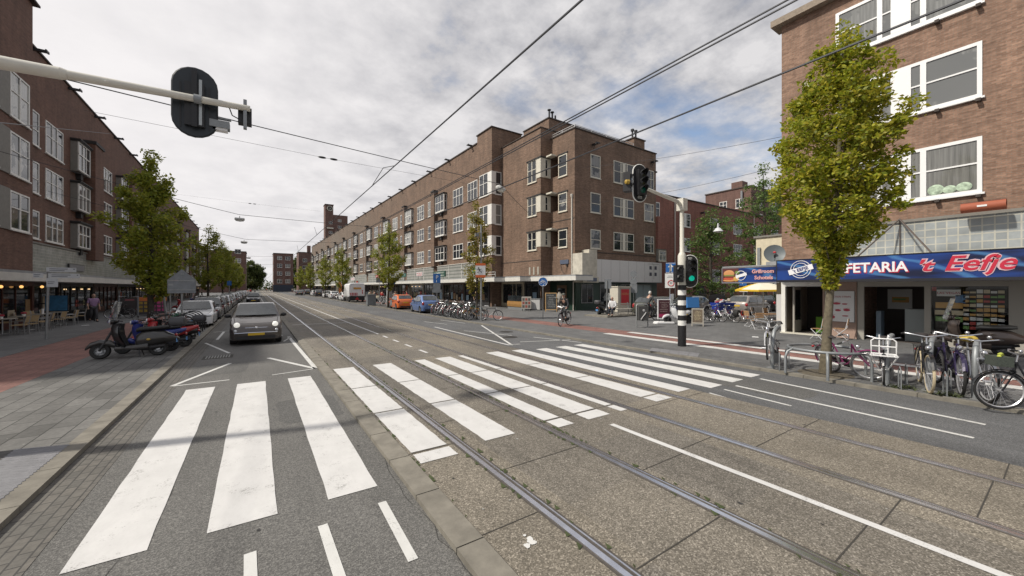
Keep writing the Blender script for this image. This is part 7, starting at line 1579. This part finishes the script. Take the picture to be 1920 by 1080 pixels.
# litter bin on two legs
p = G(1204, 614, SW); t = thing('litter_bin', 'dark litter bin hung in a grey tube frame on the side street pavement', 'litter bin', p, R(-30)); f = MB(); f.tube([(-.32, 0, 0), (-.32, 0, 1.2), (-.27, 0, 1.27), (.27, 0, 1.27), (.32, 0, 1.2), (.32, 0, 0)], .035, 8); f.build('frame', pole_g, t, 60)
f = MB(); f.box(-.27, .27, -.18, .2, .4, 1.18); o = f.build('bin', M('dark bin', (.07, .07, .068), .6, var=.2), t, 0); f = MB(); f.ball((.02, -.185, .95), .07, .01, .07); f.tube([(.15, -.186, .85), (-.15, -.186, .45)], .02, 4); f.build('pictogram', M('bin print', (.5, .5, .5), .6), o)
# cabinet with red poster, bench
p = G(1163, 584, SW); t = thing('advert_cabinet', 'cream utility cabinet with a red poster on its side by the bench', 'cabinet', p, R(-8)); f = MB(); f.box(-.75, .75, -.55, .55, 0, 2.25); f.box(-.8, .8, -.6, .6, 2.25, 2.33); f.build('housing', M('cream cabinet', (.56, .53, .45), .6, var=.12), t, 0)
f = MB(); f.box(-.55, .62, -.59, -.55, .55, 2.15); f.build('poster_frame', M('grey cabinet frame', (.3, .28, .25), .5), t, 0); f = MB(); f.box(-.42, .5, -.6, -.59, .65, 2.05); o = f.build('poster', M('red poster', (.48, .02, .03), .45), t, 0); text('lettering', 'HOERA', .3, M('gold print', (.5, .25, .1), .5), o, (.04, -.602, 1.62), sx=.85)
t = thing('bench', 'grey park bench beside the cream cabinet with the red poster', 'bench', G(1169, 590, SW + .1), R(-10)); gw = M('weathered wood', (.4, .38, .33), .8, var=.2)
f = MB()
for i in range(4): f.box(-.9, .9, -.25 + i * .13, -.14 + i * .13, .42, .46)
f.build('seat', gw, t, 0); f = MB()
for i in range(3): f.box(-.9, .9, .27 + .03 * i, .31 + .03 * i, .52 + .13 * i, .62 + .13 * i)
f.build('backrest', gw, t, 0)
for x in (-.7, .7): f = MB(); f.tube([(x, -.22, 0), (x, -.2, .42), (x, .22, .42), (x, .38, .95)], .025, 6); f.tube([(x, .22, .42), (x, .3, 0)], .025, 6); f.build('leg', metal_gr, t)
# blue waste container with heaped rubbish
p = G(1354, 592, SW); t = thing('waste_container', 'blue wheeled waste container heaped with rubbish, lid open', 'container', p, R(-20)); t.scale = (.78,) * 3; cb_ = M('container blue', (.018, .045, .3), .5, var=.1)
f = MB(); f.add([(-.75, -.5, .15), (.75, -.5, .15), (.75, .5, .15), (-.75, .5, .15), (-.95, -.6, 1.3), (.95, -.6, 1.3), (.95, .6, 1.3), (-.95, .6, 1.3)], [(0, 3, 2, 1), (0, 1, 5, 4), (1, 2, 6, 5), (2, 3, 7, 6), (3, 0, 4, 7), (4, 5, 6, 7)]); f.box(-1.0, 1.0, -.66, -.6, 1.2, 1.32); f.build('bin_body', cb_, t, 0)
f = MB(); f.loft([(-.98, 1.6, .04, .42), (0, 1.66, .05, .5), (.98, 1.6, .04, .42)], 10, p=5); f.v = [(x, y + .66, z) for x, y, z in f.v]; f.build('lid', black, t, 40); f = MB(); f.ring((-.1, -.6, .85), (0, 1, 0), .14, .02, 16, 5); f.build('emblem', M('pale print', (.4, .42, .5), .5), t)
f = MB(); rr = random.Random(2)
for i in range(34): f.ball((rr.uniform(-.75, .75), rr.uniform(-.4, .4), 1.32 + rr.uniform(0, .42) * (1 - abs(i % 7 - 3) / 5)), rr.uniform(.1, .2), rr.uniform(.1, .2), rr.uniform(.07, .15), 7, 5, i % 5)
f.build('rubbish', [M('rubbish %d' % i, c, .8, var=.3) for i, c in enumerate(((.55, .55, .56), (.35, .33, .3), (.4, .07, .09), (.45, .38, .22), (.3, .34, .4)))], t, 0)
for x in (-.6, .6): f = MB(); f.lathe([(0, .05), (.1, .05), (.1, -.05), (0, -.05)], (x, -.4, .1), (0, 1, 0), 12); f.build('wheel', tyre_m, t)
# parasol, folding tables and chairs
p = G(1431, 598, SW); t = thing('parasol', 'yellow and white square parasol beside the snack bar tables', 'parasol', p, R(15)); f = MB(); f.cyl((0, 0, 0), (0, 0, 2.55), .03, n=8); f.build('pole', whitep, t)
apex = (0, 0, 2.62); n8 = [(math.cos(PI / 4 * i) * (1.75 if i % 2 == 0 else 1.6), math.sin(PI / 4 * i) * (1.75 if i % 2 == 0 else 1.6), 2.05 if i % 2 == 0 else 2.07) for i in range(8)]
f = MB(); yl = M('yellow canvas', (.66, .43, .02), .8); wl_ = M('cream canvas', (.7, .67, .55), .8)
for i in range(8):
    a, c = n8[i], n8[(i + 1) % 8]; m1 = tuple(apex[k] * .45 + a[k] * .55 + (.05 if k == 2 else 0) for k in range(3)); m2 = tuple(apex[k] * .45 + c[k] * .55 + (.05 if k == 2 else 0) for k in range(3))
    f.add([apex, m1, m2], [(0, 1, 2)], i // 3 % 2); f.add([m1, a, c, m2], [(0, 1, 2, 3)], i // 3 % 2); f.add([a, c, (c[0], c[1], c[2] - .12), (a[0], a[1], a[2] - .12)], [(0, 1, 2, 3)], 0)
f.build('canopy', [yl, wl_], t, 0); f = MB(); f.box(-.25, .25, -.25, .25, 0, .08); f.build('base', pole_g, t, 0)
wmet = M('white metal', (.62, .63, .65), .4, .2)
def folding_table(lb, loc, rz):
    t = thing('folding_table', lb, 'table', loc, rz, 'folding tables at the snack bar'); f = MB()
    for i in range(6): f.box(-.38, .38, -.36 + i * .12, -.25 + i * .12, .72, .745)
    f.build('table_top', wood, t, 0)
    for s in (-1, 1): f = MB(); f.tube([(-.28 * s, -.3, 0), (.28 * s, -.3, .72)], .014, 5); f.tube([(-.28 * s, .3, 0), (.28 * s, .3, .72)], .014, 5); f.tube([(-.28 * s, -.3, 0), (-.28 * s, .3, 0)], .014, 5); f.build('leg', wmet, t)
    return t
def folding_chair(lb, loc, rz):
    t = thing('folding_chair', lb, 'chair', loc, rz, 'wooden folding chairs at the snack bar'); f = MB()
    for i in range(5): f.box(-.2, .2, -.2 + i * .085, -.125 + i * .085, .44, .46)
    f.build('seat', wood, t, 0); f = MB()
    for z in (.66, .76, .85): f.box(-.21, .21, .245 + (z - .66) * .15, .265 + (z - .66) * .15, z - .045, z + .035)
    f.build('backrest', wood, t, 0)
    for s in (-1, 1): f = MB(); f.tube([(s * .2, -.24, 0), (s * .2, .2, .46), (s * .2, .28, .9)], .013, 5); f.tube([(s * .21, .26, 0), (s * .21, -.2, .44)], .013, 5); f.build('leg', wmet, t)
    f = MB(); f.tube([(-.2, -.24, .02), (.2, -.24, .02)], .012, 5); f.tube([(-.21, .26, .02), (.21, .26, .02)], .012, 5); f.build('stretcher', wmet, t); return t
t1 = folding_table('small folding table with slatted wooden top before the parasol pole', G(1430, 612, SW), R(20)); dup(t1, G(1452, 613, SW), R(40), 'small folding table nearest the white door post of the snack bar'); 
ch1 = folding_chair('wooden folding chair in the shade right of the street tree by the menu board', G(1575, 636, SW), R(190)); 
for (px, py, rz, lb) in ((1536, 636, 165, 'wooden folding chair left of the street tree before the snack bar entrance'), (1408, 612, 60, 'wooden folding chair leftmost of the group under the parasol'), (1419, 617, 140, 'wooden folding chair in front of the slatted table under the parasol'), (1442, 604, -20, 'wooden folding chair behind the tables under the parasol'), (1460, 618, 230, 'wooden folding chair nearest the white door post'), (1418, 602, 10, 'wooden folding chair behind the parasol pole')):
    dup(ch1, G(px, py, SW), R(rz), lb)
p = G(1571, 640, SW); 
# boards and signs of the snack bar
def wall_board(name, lb, y, z, w, h, mat, th=.03, x=None):
    t = thing(name, lb, 'sign', (RX - .03 if x is None else x, RY + y, z), WEST); f = MB(); f.box(-w / 2, w / 2, -th, 0, -h / 2, h / 2); o = f.build('panel', mat, t, 0); return t, o
t, o = wall_board('menu_board', 'white chicken strips menu board on the pinkish pillar of the snack bar', -2.28, 1.45, 1.02, 1.35, signwhite, .04, RX - .07); redt = M('red print', (.42, .06, .09), .6)
text('lettering', 'CHICKEN STRIPS', .105, redt, o, (0, -.043, .42)); f = MB()
for (x, z, w, h) in ((-.1, .12, .3, .1), (.18, .1, .2, .05), (-.05, -.18, .22, .09), (.25, -.15, .25, .12), (-.25, -.48, .2, .16), (.2, -.42, .22, .04)): f.ball((x, -.042, z), w / 2, .004, h / 2, 10, 4); f.tube([(x - w / 2, -.043, z + h * .5), (x + w / 2, -.043, z + h * .7)], .006, 4)
f.build('drawings', redt, o, 0); f = MB(); f.tube([(-.51, -.045, -.675), (.51, -.045, -.675), (.51, -.045, .675), (-.51, -.045, .675)], .012, 4, closed=True); f.build('rim', pole_g, o)
def blue_print(name):
    k = NT(name, 0.4); tc = k.n('ShaderNodeTexCoord').outputs['Object']; mp = k.n('ShaderNodeMapping'); mp.inputs['Scale'].default_value = (.35, 1, 2.4); mp.inputs['Rotation'].default_value = (0, .35, 0); k.link(tc, mp.inputs[0])
    n = k.noise(mp.outputs[0], 1.1, 3, .5); w = k.n('ShaderNodeTexWave'); w.inputs['Scale'].default_value = .5; w.inputs['Distortion'].default_value = 5; k.link(mp.outputs[0], w.inputs['Vector'])
    c = k.mix(k.rng(n, .38, .62, 0, 1), (.006, .01, .04), (.012, .05, .24)); c = k.mix(k.rng(w.outputs[0], .84, 1.0, 0, .6), c, (.08, .24, .5)); return k.done(c)
bp = blue_print('blue swirling sign print'); fr_s = M('silver sign frame', (.35, .35, .37), .4, .6)
SY0 = PX(1463, 500, 19.62).y; t = thing('shop_sign', 'long blue snack bar sign reading CAFETARIA in white and a red name in italics', 'sign', (19.62, SY0, 3.03), WEST)
f = MB(); f.box(-.12, 14, -.02, .4, -.42, .45); f.build('panel', bp, t, 0); f = MB(); f.box(-.14, 14, -.04, .42, .45, .48); f.box(-.14, 14, -.04, .42, -.52, -.42); f.box(-.15, -.12, -.03, .42, -.42, .45); f.build('sign_frame', M('black sign frame', (.02, .02, .025), .4), t, 0)
wl2 = M('sign letters white', (.78, .78, .8), .5); rl = M('sign letters red', (.5, .02, .05), .45); pk = M('letter outline pink', (.62, .42, .46), .5)
def sy(px): return SY0 - PX(px, 500, 19.62).y         # along the sign from the corner
a, c = sy(1562), sy(1702)
o = text('lettering', 'CAFETARIA', .52, wl2, t, (0, -.034, 0), bold=.012); wd = max(v.co.x for v in o.data.vertices) - min(v.co.x for v in o.data.vertices); o.scale = ((c - a + .25) / wd, 1, 1); o.location.x = (a + c) / 2 - .12
o2 = text('lettering_shadow', 'CAFETARIA', .52, rl, t, (o.location.x + .02, -.026, -.025), bold=.02); o2.scale = o.scale
for nm, m_, bo, y_ in (('lettering', rl, .008, -.036), ('lettering_outline', pk, .04, -.026)):
    for s, pa, pb, size in (("'t", 1725, 1755, .55), ('Eefje', 1772, 1909, .7)):
        q = text(nm, s, size, m_, t, (0, y_, .02), shear=.3, bold=bo); mn = min(v.co.x for v in q.data.vertices); mx = max(v.co.x for v in q.data.vertices); a2, c2_ = sy(pa), sy(pb); k = (c2_ - a2) / (mx - mn); q.scale = (k, 1, 1); q.location.x = a2 - mn * k; q.location.z = .0 if s == "'t" else .04
# round badge with a slanted band
bx = (sy(1483) + sy(1521)) / 2; f = MB(); f.ring((bx, -.03, .03), (0, 1, 0), .37, .014, 32, 5); f.ring((bx, -.03, .03), (0, 1, 0), .27, .012, 32, 5); f.build('badge_ring', wl2, t)
f = MB(); f.box(-.46, .46, -.045, -.03, -.11, .11); o = f.build('badge_band', wl2, t, 0, (bx, 0, .02)); o.rotation_euler = (0, R(-16), 0); text('badge_lettering', "'t EEFJE", .19, M('badge navy', (.02, .03, .15), .5), o, (0, -.049, 0), bold=.006)
# side street sign with burger and lettering
t = thing('shop_sign', 'short blue snack bar sign with a burger picture and the words Grillroom Schotels', 'sign', (22.8, 10.5, 2.98), WEST); wS = 2.95
f = MB(); f.box(-1.46, 1.48, -.02, .38, -.4, .4); o = f.build('panel', bp, t, 0); f = MB(); f.box(-1.5, 1.5, -.03, .4, .4, .44); f.box(-1.5, 1.5, -.03, .4, -.46, -.4); f.box(-1.5, -1.46, -.03, .4, -.4, .4); f.build('sign_frame', fr_s, t, 0)
text('lettering', 'Grillroom  -', .27, M('letters salmon', (.72, .38, .36), .5), t, (.82, -.03, .17), bold=.008); text('lettering', 'Schotels  -', .27, M('letters salmon', (.72, .38, .36), .5), t, (.86, -.03, -.17), bold=.008)
f = MB(); f.box(-1.45, -.55, -.026, -.02, -.39, .39); f.build('picture_ground', M('dark picture ground', (.1, .03, .03), .5), t, 0)
f = MB(); f.ball((-1.08, -.03, .1), .3, .02, .2, 16, 8, 0); f.ball((-1.08, -.034, -.02), .32, .02, .06, 12, 5, 1); f.ball((-1.06, -.036, -.09), .32, .02, .07, 12, 5, 2); f.ball((-1.08, -.034, -.2), .33, .02, .08, 12, 5, 3); f.ball((-1.08, -.03, -.3), .34, .02, .08, 12, 5, 0); f.ball((-.7, -.03, -.22), .18, .02, .14, 10, 5, 4); f.ball((-.62, -.03, .14), .14, .02, .1, 8, 5, 1)
f.build('burger_picture', [M('bun', (.55, .26, .1), .6), M('lettuce', (.12, .2, .03), .6), M('patty', (.16, .04, .02), .6), M('sauce red', (.45, .06, .03), .6), M('fries', (.55, .33, .08), .6)], t, 0)
f = MB(); f.ring((-.42, -.035, -.03), (0, 1, 0), .26, .02, 24, 5); f.build('badge_ring', wl2, t); f = MB(); f.box(-.3, .3, -.05, -.035, -.08, .08); o = f.build('badge_band', wl2, t, 0, (-.4, 0, -.02)); o.rotation_euler = (0, R(-16), 0)
f = MB(); f.box(22.85, 26, 9.0, 12.0, 3.44, 3.5); o = f.build('canopy', canopy_top, None, 0); tag(o, 'thin flat canopy over the side street terrace of the snack bar', 'canopy')
for yy in (9.1, 11.9): pass
t = thing('poster_board', 'white poster board with a dark haired figure at the snack bar corner', 'sign', (23.0, 8.75, SW), R(-60)); f = MB(); f.box(-.45, .45, -.03, .03, .1, 1.85); o = f.build('panel', signwhite, t, 0); f = MB(); f.ball((.08, -.032, 1.35), .2, .004, .3, 12, 6, 0); f.ball((.08, -.034, 1.32), .1, .004, .15, 10, 5, 1); f.ball((.08, -.033, .75), .26, .004, .38, 12, 6, 2); f.build('picture', [M('dark hair print', (.06, .02, .02), .6), M('face print', (.5, .3, .2), .6), M('teal dress print', (.2, .5, .5), .6)], o, 0)
t = thing('banner', 'small red banner hanging under the snack bar sign corner', 'sign', (22.6, 8.6, 2.3), R(-60)); f = MB(); f.box(-.2, .2, -.01, .01, -.4, .35); o = f.build('cloth', M('red banner', (.5, .04, .03), .7), t, 0); f = MB(); f.ring((0, -.013, -.05), (0, 1, 0), .1, .025, 14, 4); f.build('print', M('pink print', (.6, .3, .3), .7), o)
# satellite dish and red loft box on the canopy of the sunlit building
t = thing('satellite_dish', 'grey satellite dish on the canopy corner above the blue sign', 'satellite dish', (20.6, 8.35, 3.9), 0); f = MB(); d = Vector((-.85, -.5, .25)); f.lathe([(0, -.1), (.25, -.07), (.42, 0), (.44, .01)], (0, 0, 0), d, 24); f.build('dish', M('grey dish', (.12, .14, .15), .5), t, 60); f = MB(); f.tube([(0, 0, -.05), (.1, .05, -.42)], .03, 6); f.tube([(0, 0, -.4), tuple(Vector((0, 0, -.1)) + d * .45)], .012, 5); f.build('mount', metal_dk, t); f = MB(); f.ball(tuple(d * .02 + Vector((0, 0, .05))), .07, .07, .05); f.build('emblem', M('red emblem', (.5, .05, .05), .5), t)
t = thing('flower_trough', 'long rounded terracotta flower trough on the canopy of the sunlit building', 'flower trough', (20.9, 2.05, 4.98), R(90)); f = MB(); f.tube([(-.5, 0, .1), (.5, 0, .1)], .17, 12); f.build('trough', M('terracotta', (.33, .09, .045), .7), t, 60); f = MB(); f.loft([(-.5, .17, .1, .11), (.5, .17, .1, .11)], 10); f.build('soil', M('trough inside', (.12, .04, .03), .9), t); f = MB(); f.box(-.1, .12, .165, .175, .08, .14); f.build('label_sticker', whitep, t, 0)
for y in (.6,): t = thing('flood_light', 'small weathered lamp on the brick wall at the right edge', 'lamp', (RX, 1.05, 8.9)); f = MB(); f.tube([(0, 0, 0), (-.3, 0, .05)], .03, 5); f.ball((-.34, 0, .02), .12, .12, .1); f.build('housing', M('verdigris metal', (.12, .11, .08), .7), t)
t = thing('notice_lamp', 'white round lamp on the brick wall at the right edge', 'lamp', (RX, .85, 7.5)); f = MB(); f.ball((-.15, 0, 0), .14, .2, .12); f.build('lamp', whitep, t)
# terrace of the cafe on the left: cane chairs and small tables
cane = M('cane', (.4, .29, .16), .7, var=.2, scale=20); alum = M('aluminium tube', (.4, .41, .42), .4, .8)
def cafe_chair(lb, loc, rz):
    t = thing('cafe_chair', lb, 'chair', loc, rz, 'cane chairs of the cafe terrace on the left'); f = MB(); f.box(-.22, .22, -.22, .22, .43, .46); f.build('seat', cane, t, 0); f = MB(); f.add([(-.22, .2, .55), (.22, .2, .55), (.2, .27, .86), (-.2, .27, .86), (-.22, .22, .55), (.22, .22, .55), (.2, .29, .86), (-.2, .29, .86)], [(0, 1, 2, 3), (4, 7, 6, 5), (0, 4, 5, 1), (2, 6, 7, 3), (1, 5, 6, 2), (0, 3, 7, 4)]); f.build('backrest', cane, t, 0)
    for sx in (-1, 1): f = MB(); f.tube([(sx * .23, -.22, 0), (sx * .23, -.22, .62), (sx * .23, .2, .64)], .016, 5); f.build('leg', alum, t); f = MB(); f.tube([(sx * .22, .24, 0), (sx * .22, .2, .45), (sx * .2, .28, .88)], .016, 5); f.build('leg', alum, t)
    return t
def cafe_table(lb, loc, rz):
    t = thing('cafe_table', lb, 'table', loc, rz, 'small tables of the cafe terrace on the left'); f = MB(); f.box(-.36, .36, -.36, .36, .72, .75); f.build('table_top', M('pale table top', (.45, .42, .36), .5), t, 0); f = MB(); f.cyl((0, 0, .03), (0, 0, .72), .03, n=8); f.box(-.25, .25, -.03, .03, 0, .03); f.box(-.03, .03, -.25, .25, 0, .03); f.build('leg', alum, t, 0); return t
cc = None; on2 = ['nearest', 'second', 'third', 'fourth', 'fifth', 'sixth', 'seventh', 'eighth']
for i in range(8):
    y = 27.6 + i * 1.05 + (.22, -.15, .1, -.2, .0, .18, -.1, .05)[i]; lb = 'cane cafe chair in the outer terrace row, %s from the left edge' % on2[i]
    if cc is None: cc = cafe_chair(lb, (-9.3, y, SW), R(-90))
    else: dup(cc, (-9.3 + .06 * (i % 3), y, SW), R(-90 + (9, -22, 15, 4, -14, 26, -6, 11)[i]), lb)
    if i % 2 == 0:
        l2 = 'cafe terrace table, %s from the left edge of the photo' % on2[i // 2]; ct = cafe_table(l2, (-9.95, y + .4, SW), 0) if i == 0 else dup(ct, (-9.95, y + .4, SW), 0, l2)
    dup(cc, (-10.55 - .1 * (i % 2), y + .12 * (i % 3), SW), R(90 + (8, -12, 20, -5, 14, -20, 3, 9)[i]), 'cane cafe chair in the inner terrace row, %s from the left edge' % on2[i])
redcl = M('red flower', (.4, .03, .06), .7)
for i, (y, lb) in enumerate(((28.1, 'red flower pot on the nearest terrace table'), (30.2, 'red flower pot on the second terrace table'), (32.3, 'white menu holder on the third terrace table'))):
    f = MB(); 
    if i < 2: f.lathe([(0, 0), (.06, 0), (.07, .1), (0, .1)], (0, 0, 0), n=10, m=1); [f.ball((.05 * math.cos(k), .05 * math.sin(k), .15), .06, .06, .05) for k in range(6)]
    else: f.box(-.02, .02, -.1, .1, 0, .28, 1)
    o = f.build('flower_pot' if i < 2 else 'menu_holder', [redcl, whitep], None, 0, (-9.95, y + .0, SW + .75)); tag(o, lb, 'flower pot' if i < 2 else 'menu')
t = thing('wind_screen', 'dark cafe wind screen of rails with a blue poster at the end of the terrace', 'screen', (-10.1, 36.2, SW), 0); f = MB()
for x in (-1.2, 0, 1.2): f.box(x - .03, x + .03, -.03, .03, 0, 1.9)
for z in (1.85, 1.2): f.box(-1.2, 1.2, -.02, .02, z - .03, z + .03)
f.box(-1.2, 1.2, -.025, .025, .05, .75); f.build('frame', metal_dk, t, 0); f = MB(); f.box(-.95, -.0, -.05, -.026, .75, 1.7); f.build('poster', M('blue drink poster', (.06, .22, .42), .5, var=.5, scale=3), t, 0); text('lettering', 'STELLA', .26, signwhite, t, (-.1, -.045, .3), sx=1.3)
t = thing('poster_stand', 'grey framed black display panel behind the scooters', 'sign', G(241, 596, SW), R(25)); f = MB(); f.tube([(-.5, 0, 0), (-.5, 0, 1.55), (.5, 0, 1.55), (.5, 0, 0)], .07, 6); f.build('frame', signback, t, 0); f = MB(); f.box(-.43, .43, -.03, .03, .25, 1.48); f.build('panel', M('black panel', (.025, .022, .024), .4), t, 0); f = MB(); f.box(-.2, .3, -.035, -.03, 1.25, 1.36); f.build('print', M('dim red print', (.2, .06, .07), .5), t, 0)
for (px, py, w, h, c, c2, lb) in ((268, 592, 1.3, 1.75, (.3, .2, .03), (.5, .14, .03), 'yellow and orange newsagent display board behind the left street tree'), (292, 590, 1.3, 1.7, (.45, .06, .2), (.5, .2, .05), 'magenta newsagent display board right of the left street tree')):
    t = thing('display_stand', lb, 'display stand', G(px, py, SW), R(15)); f = MB(); f.box(-w / 2, w / 2, -.2, .2, .1, h - .3); o = f.build('cabinet', M('display dark', (.05, .045, .05), .6), t, 0); f = MB(); f.box(-w / 2, w / 2, -.21, -.2, h - .6, h - .3, 1)
    rr = random.Random(px)
    for k in range(12): x = -w / 2 + .1 + (k % 4) * .3; z = .3 + (k // 4) * .3; f.box(x, x + .22, -.215, -.2, z, z + .2, 0)
    f.build('printed_panels', [M('print %s' % lb[:7], c, .6, var=.4, scale=12), M('print2 %s' % lb[:7], c2, .6)], t, 0)
f = MB(); rr = random.Random(8)
t = thing('awning', 'red and yellow shop awning on the left beyond the street trees', 'awning', (-9.6, 58, 3.1)); f = MB(); f.add([(0, 0, .9), (0, 5, .9), (1.6, 5, 0), (1.6, 0, 0)], [(0, 1, 2, 3)], 0); f.add([(1.6, 0, 0), (1.6, 5, 0), (1.6, 5, -.3), (1.6, 0, -.3)], [(0, 1, 2, 3)], 1); f.add([(0, 0, .9), (1.6, 0, 0), (1.6, 0, -.3), (0, 0, -.2)], [(0, 1, 2, 3)], 1); f.build('canvas', [M('red canvas', (.45, .04, .03), .8), M('yellow canvas', (.66, .43, .02), .8)], t, 0)
for (x, y, c, lb) in ((14.2, 87, (.62, .24, .08), 'orange feather flag on the right pavement in the distance'), (14.2, 90.5, (.45, .46, .36), 'pale green feather flag on the right pavement in the distance')):
    t = thing('feather_flag', lb, 'flag', (x, y, SW), 0); f = MB(); f.cyl((0, 0, 0), (0, 0, 3.6), .03, n=6); f.build('pole', metal_dk, t); f = MB(); f.slab([(0, .7), (.7, .9), (.75, 2.2), (.5, 3.2), (.1, 3.6), (0, 3.6)], -.012, .012); f.build('cloth', M('flag %s' % lb[:4], c, .8), t, 0)
p = G(711, 573, SW); t = thing('bottle_bank', 'low grey cabinet on the kerb left of the tall cabinet', 'cabinet', (p.x - .6, p.y + 1.5, SW)); f = MB(); f.box(-.5, .5, -.4, .4, 0, 1.3); f.box(-.55, .55, -.45, .45, 1.3, 1.36); f.build('housing', signback, t, 0)
# bakery counter seen under the corner canopy and its price board
p = G(972, 580.5, SW); t = thing('display_counter', 'wooden bakery counter in the corner shop window', 'counter', (p.x, p.y, SW), WEST); f = MB(); f.box(-1.5, 1.5, -.3, .3, 0, .25, 1); f.loft([(-1.5, .55, .38, .3), (1.5, .55, .38, .3)], 10, p=5); f.build('front', [M('counter wood', (.3, .16, .05), .5, var=.2), metal_gr], t, 0); f = MB(); f.box(-1.45, 1.45, -.3, .2, .86, 1.4); f.build('glass_case', shopglass, t, 0)
p = G(987, 583, SW); t = thing('price_board', 'pale framed price board before the corner shop counter', 'sign board', p, R(-40)); f = MB(); f.box(-.45, .45, -.03, .03, .2, 1.35); o = f.build('panel', M('price board pale', (.42, .4, .36), .6), t, 0); f = MB()
for i in range(3):
    for j in range(3): f.box(-.38 + i * .27, -.17 + i * .27, -.035, -.03, .3 + j * .33, .55 + j * .33, (i + j) % 2)
f.build('price_pictures', [M('price dark', (.1, .09, .08), .6), M('price red', (.3, .08, .06), .6)], o, 0); f = MB(); f.box(-.4, -.35, -.03, .03, 0, .2); f.box(.35, .4, -.03, .03, 0, .2); f.build('leg', metal_dk, t, 0)
p = G(1003, 581, SW); t = thing('freezer', 'white chest freezer in the corner shop entrance', 'freezer', p, R(-60)); f = MB(); f.box(-.65, .65, -.35, .35, .05, 1.05); f.box(-.68, .68, -.38, .38, 1.05, 1.12, 1); f.build('cabinet', [M('freezer white', (.5, .5, .5), .4), metal_gr], t, 0)
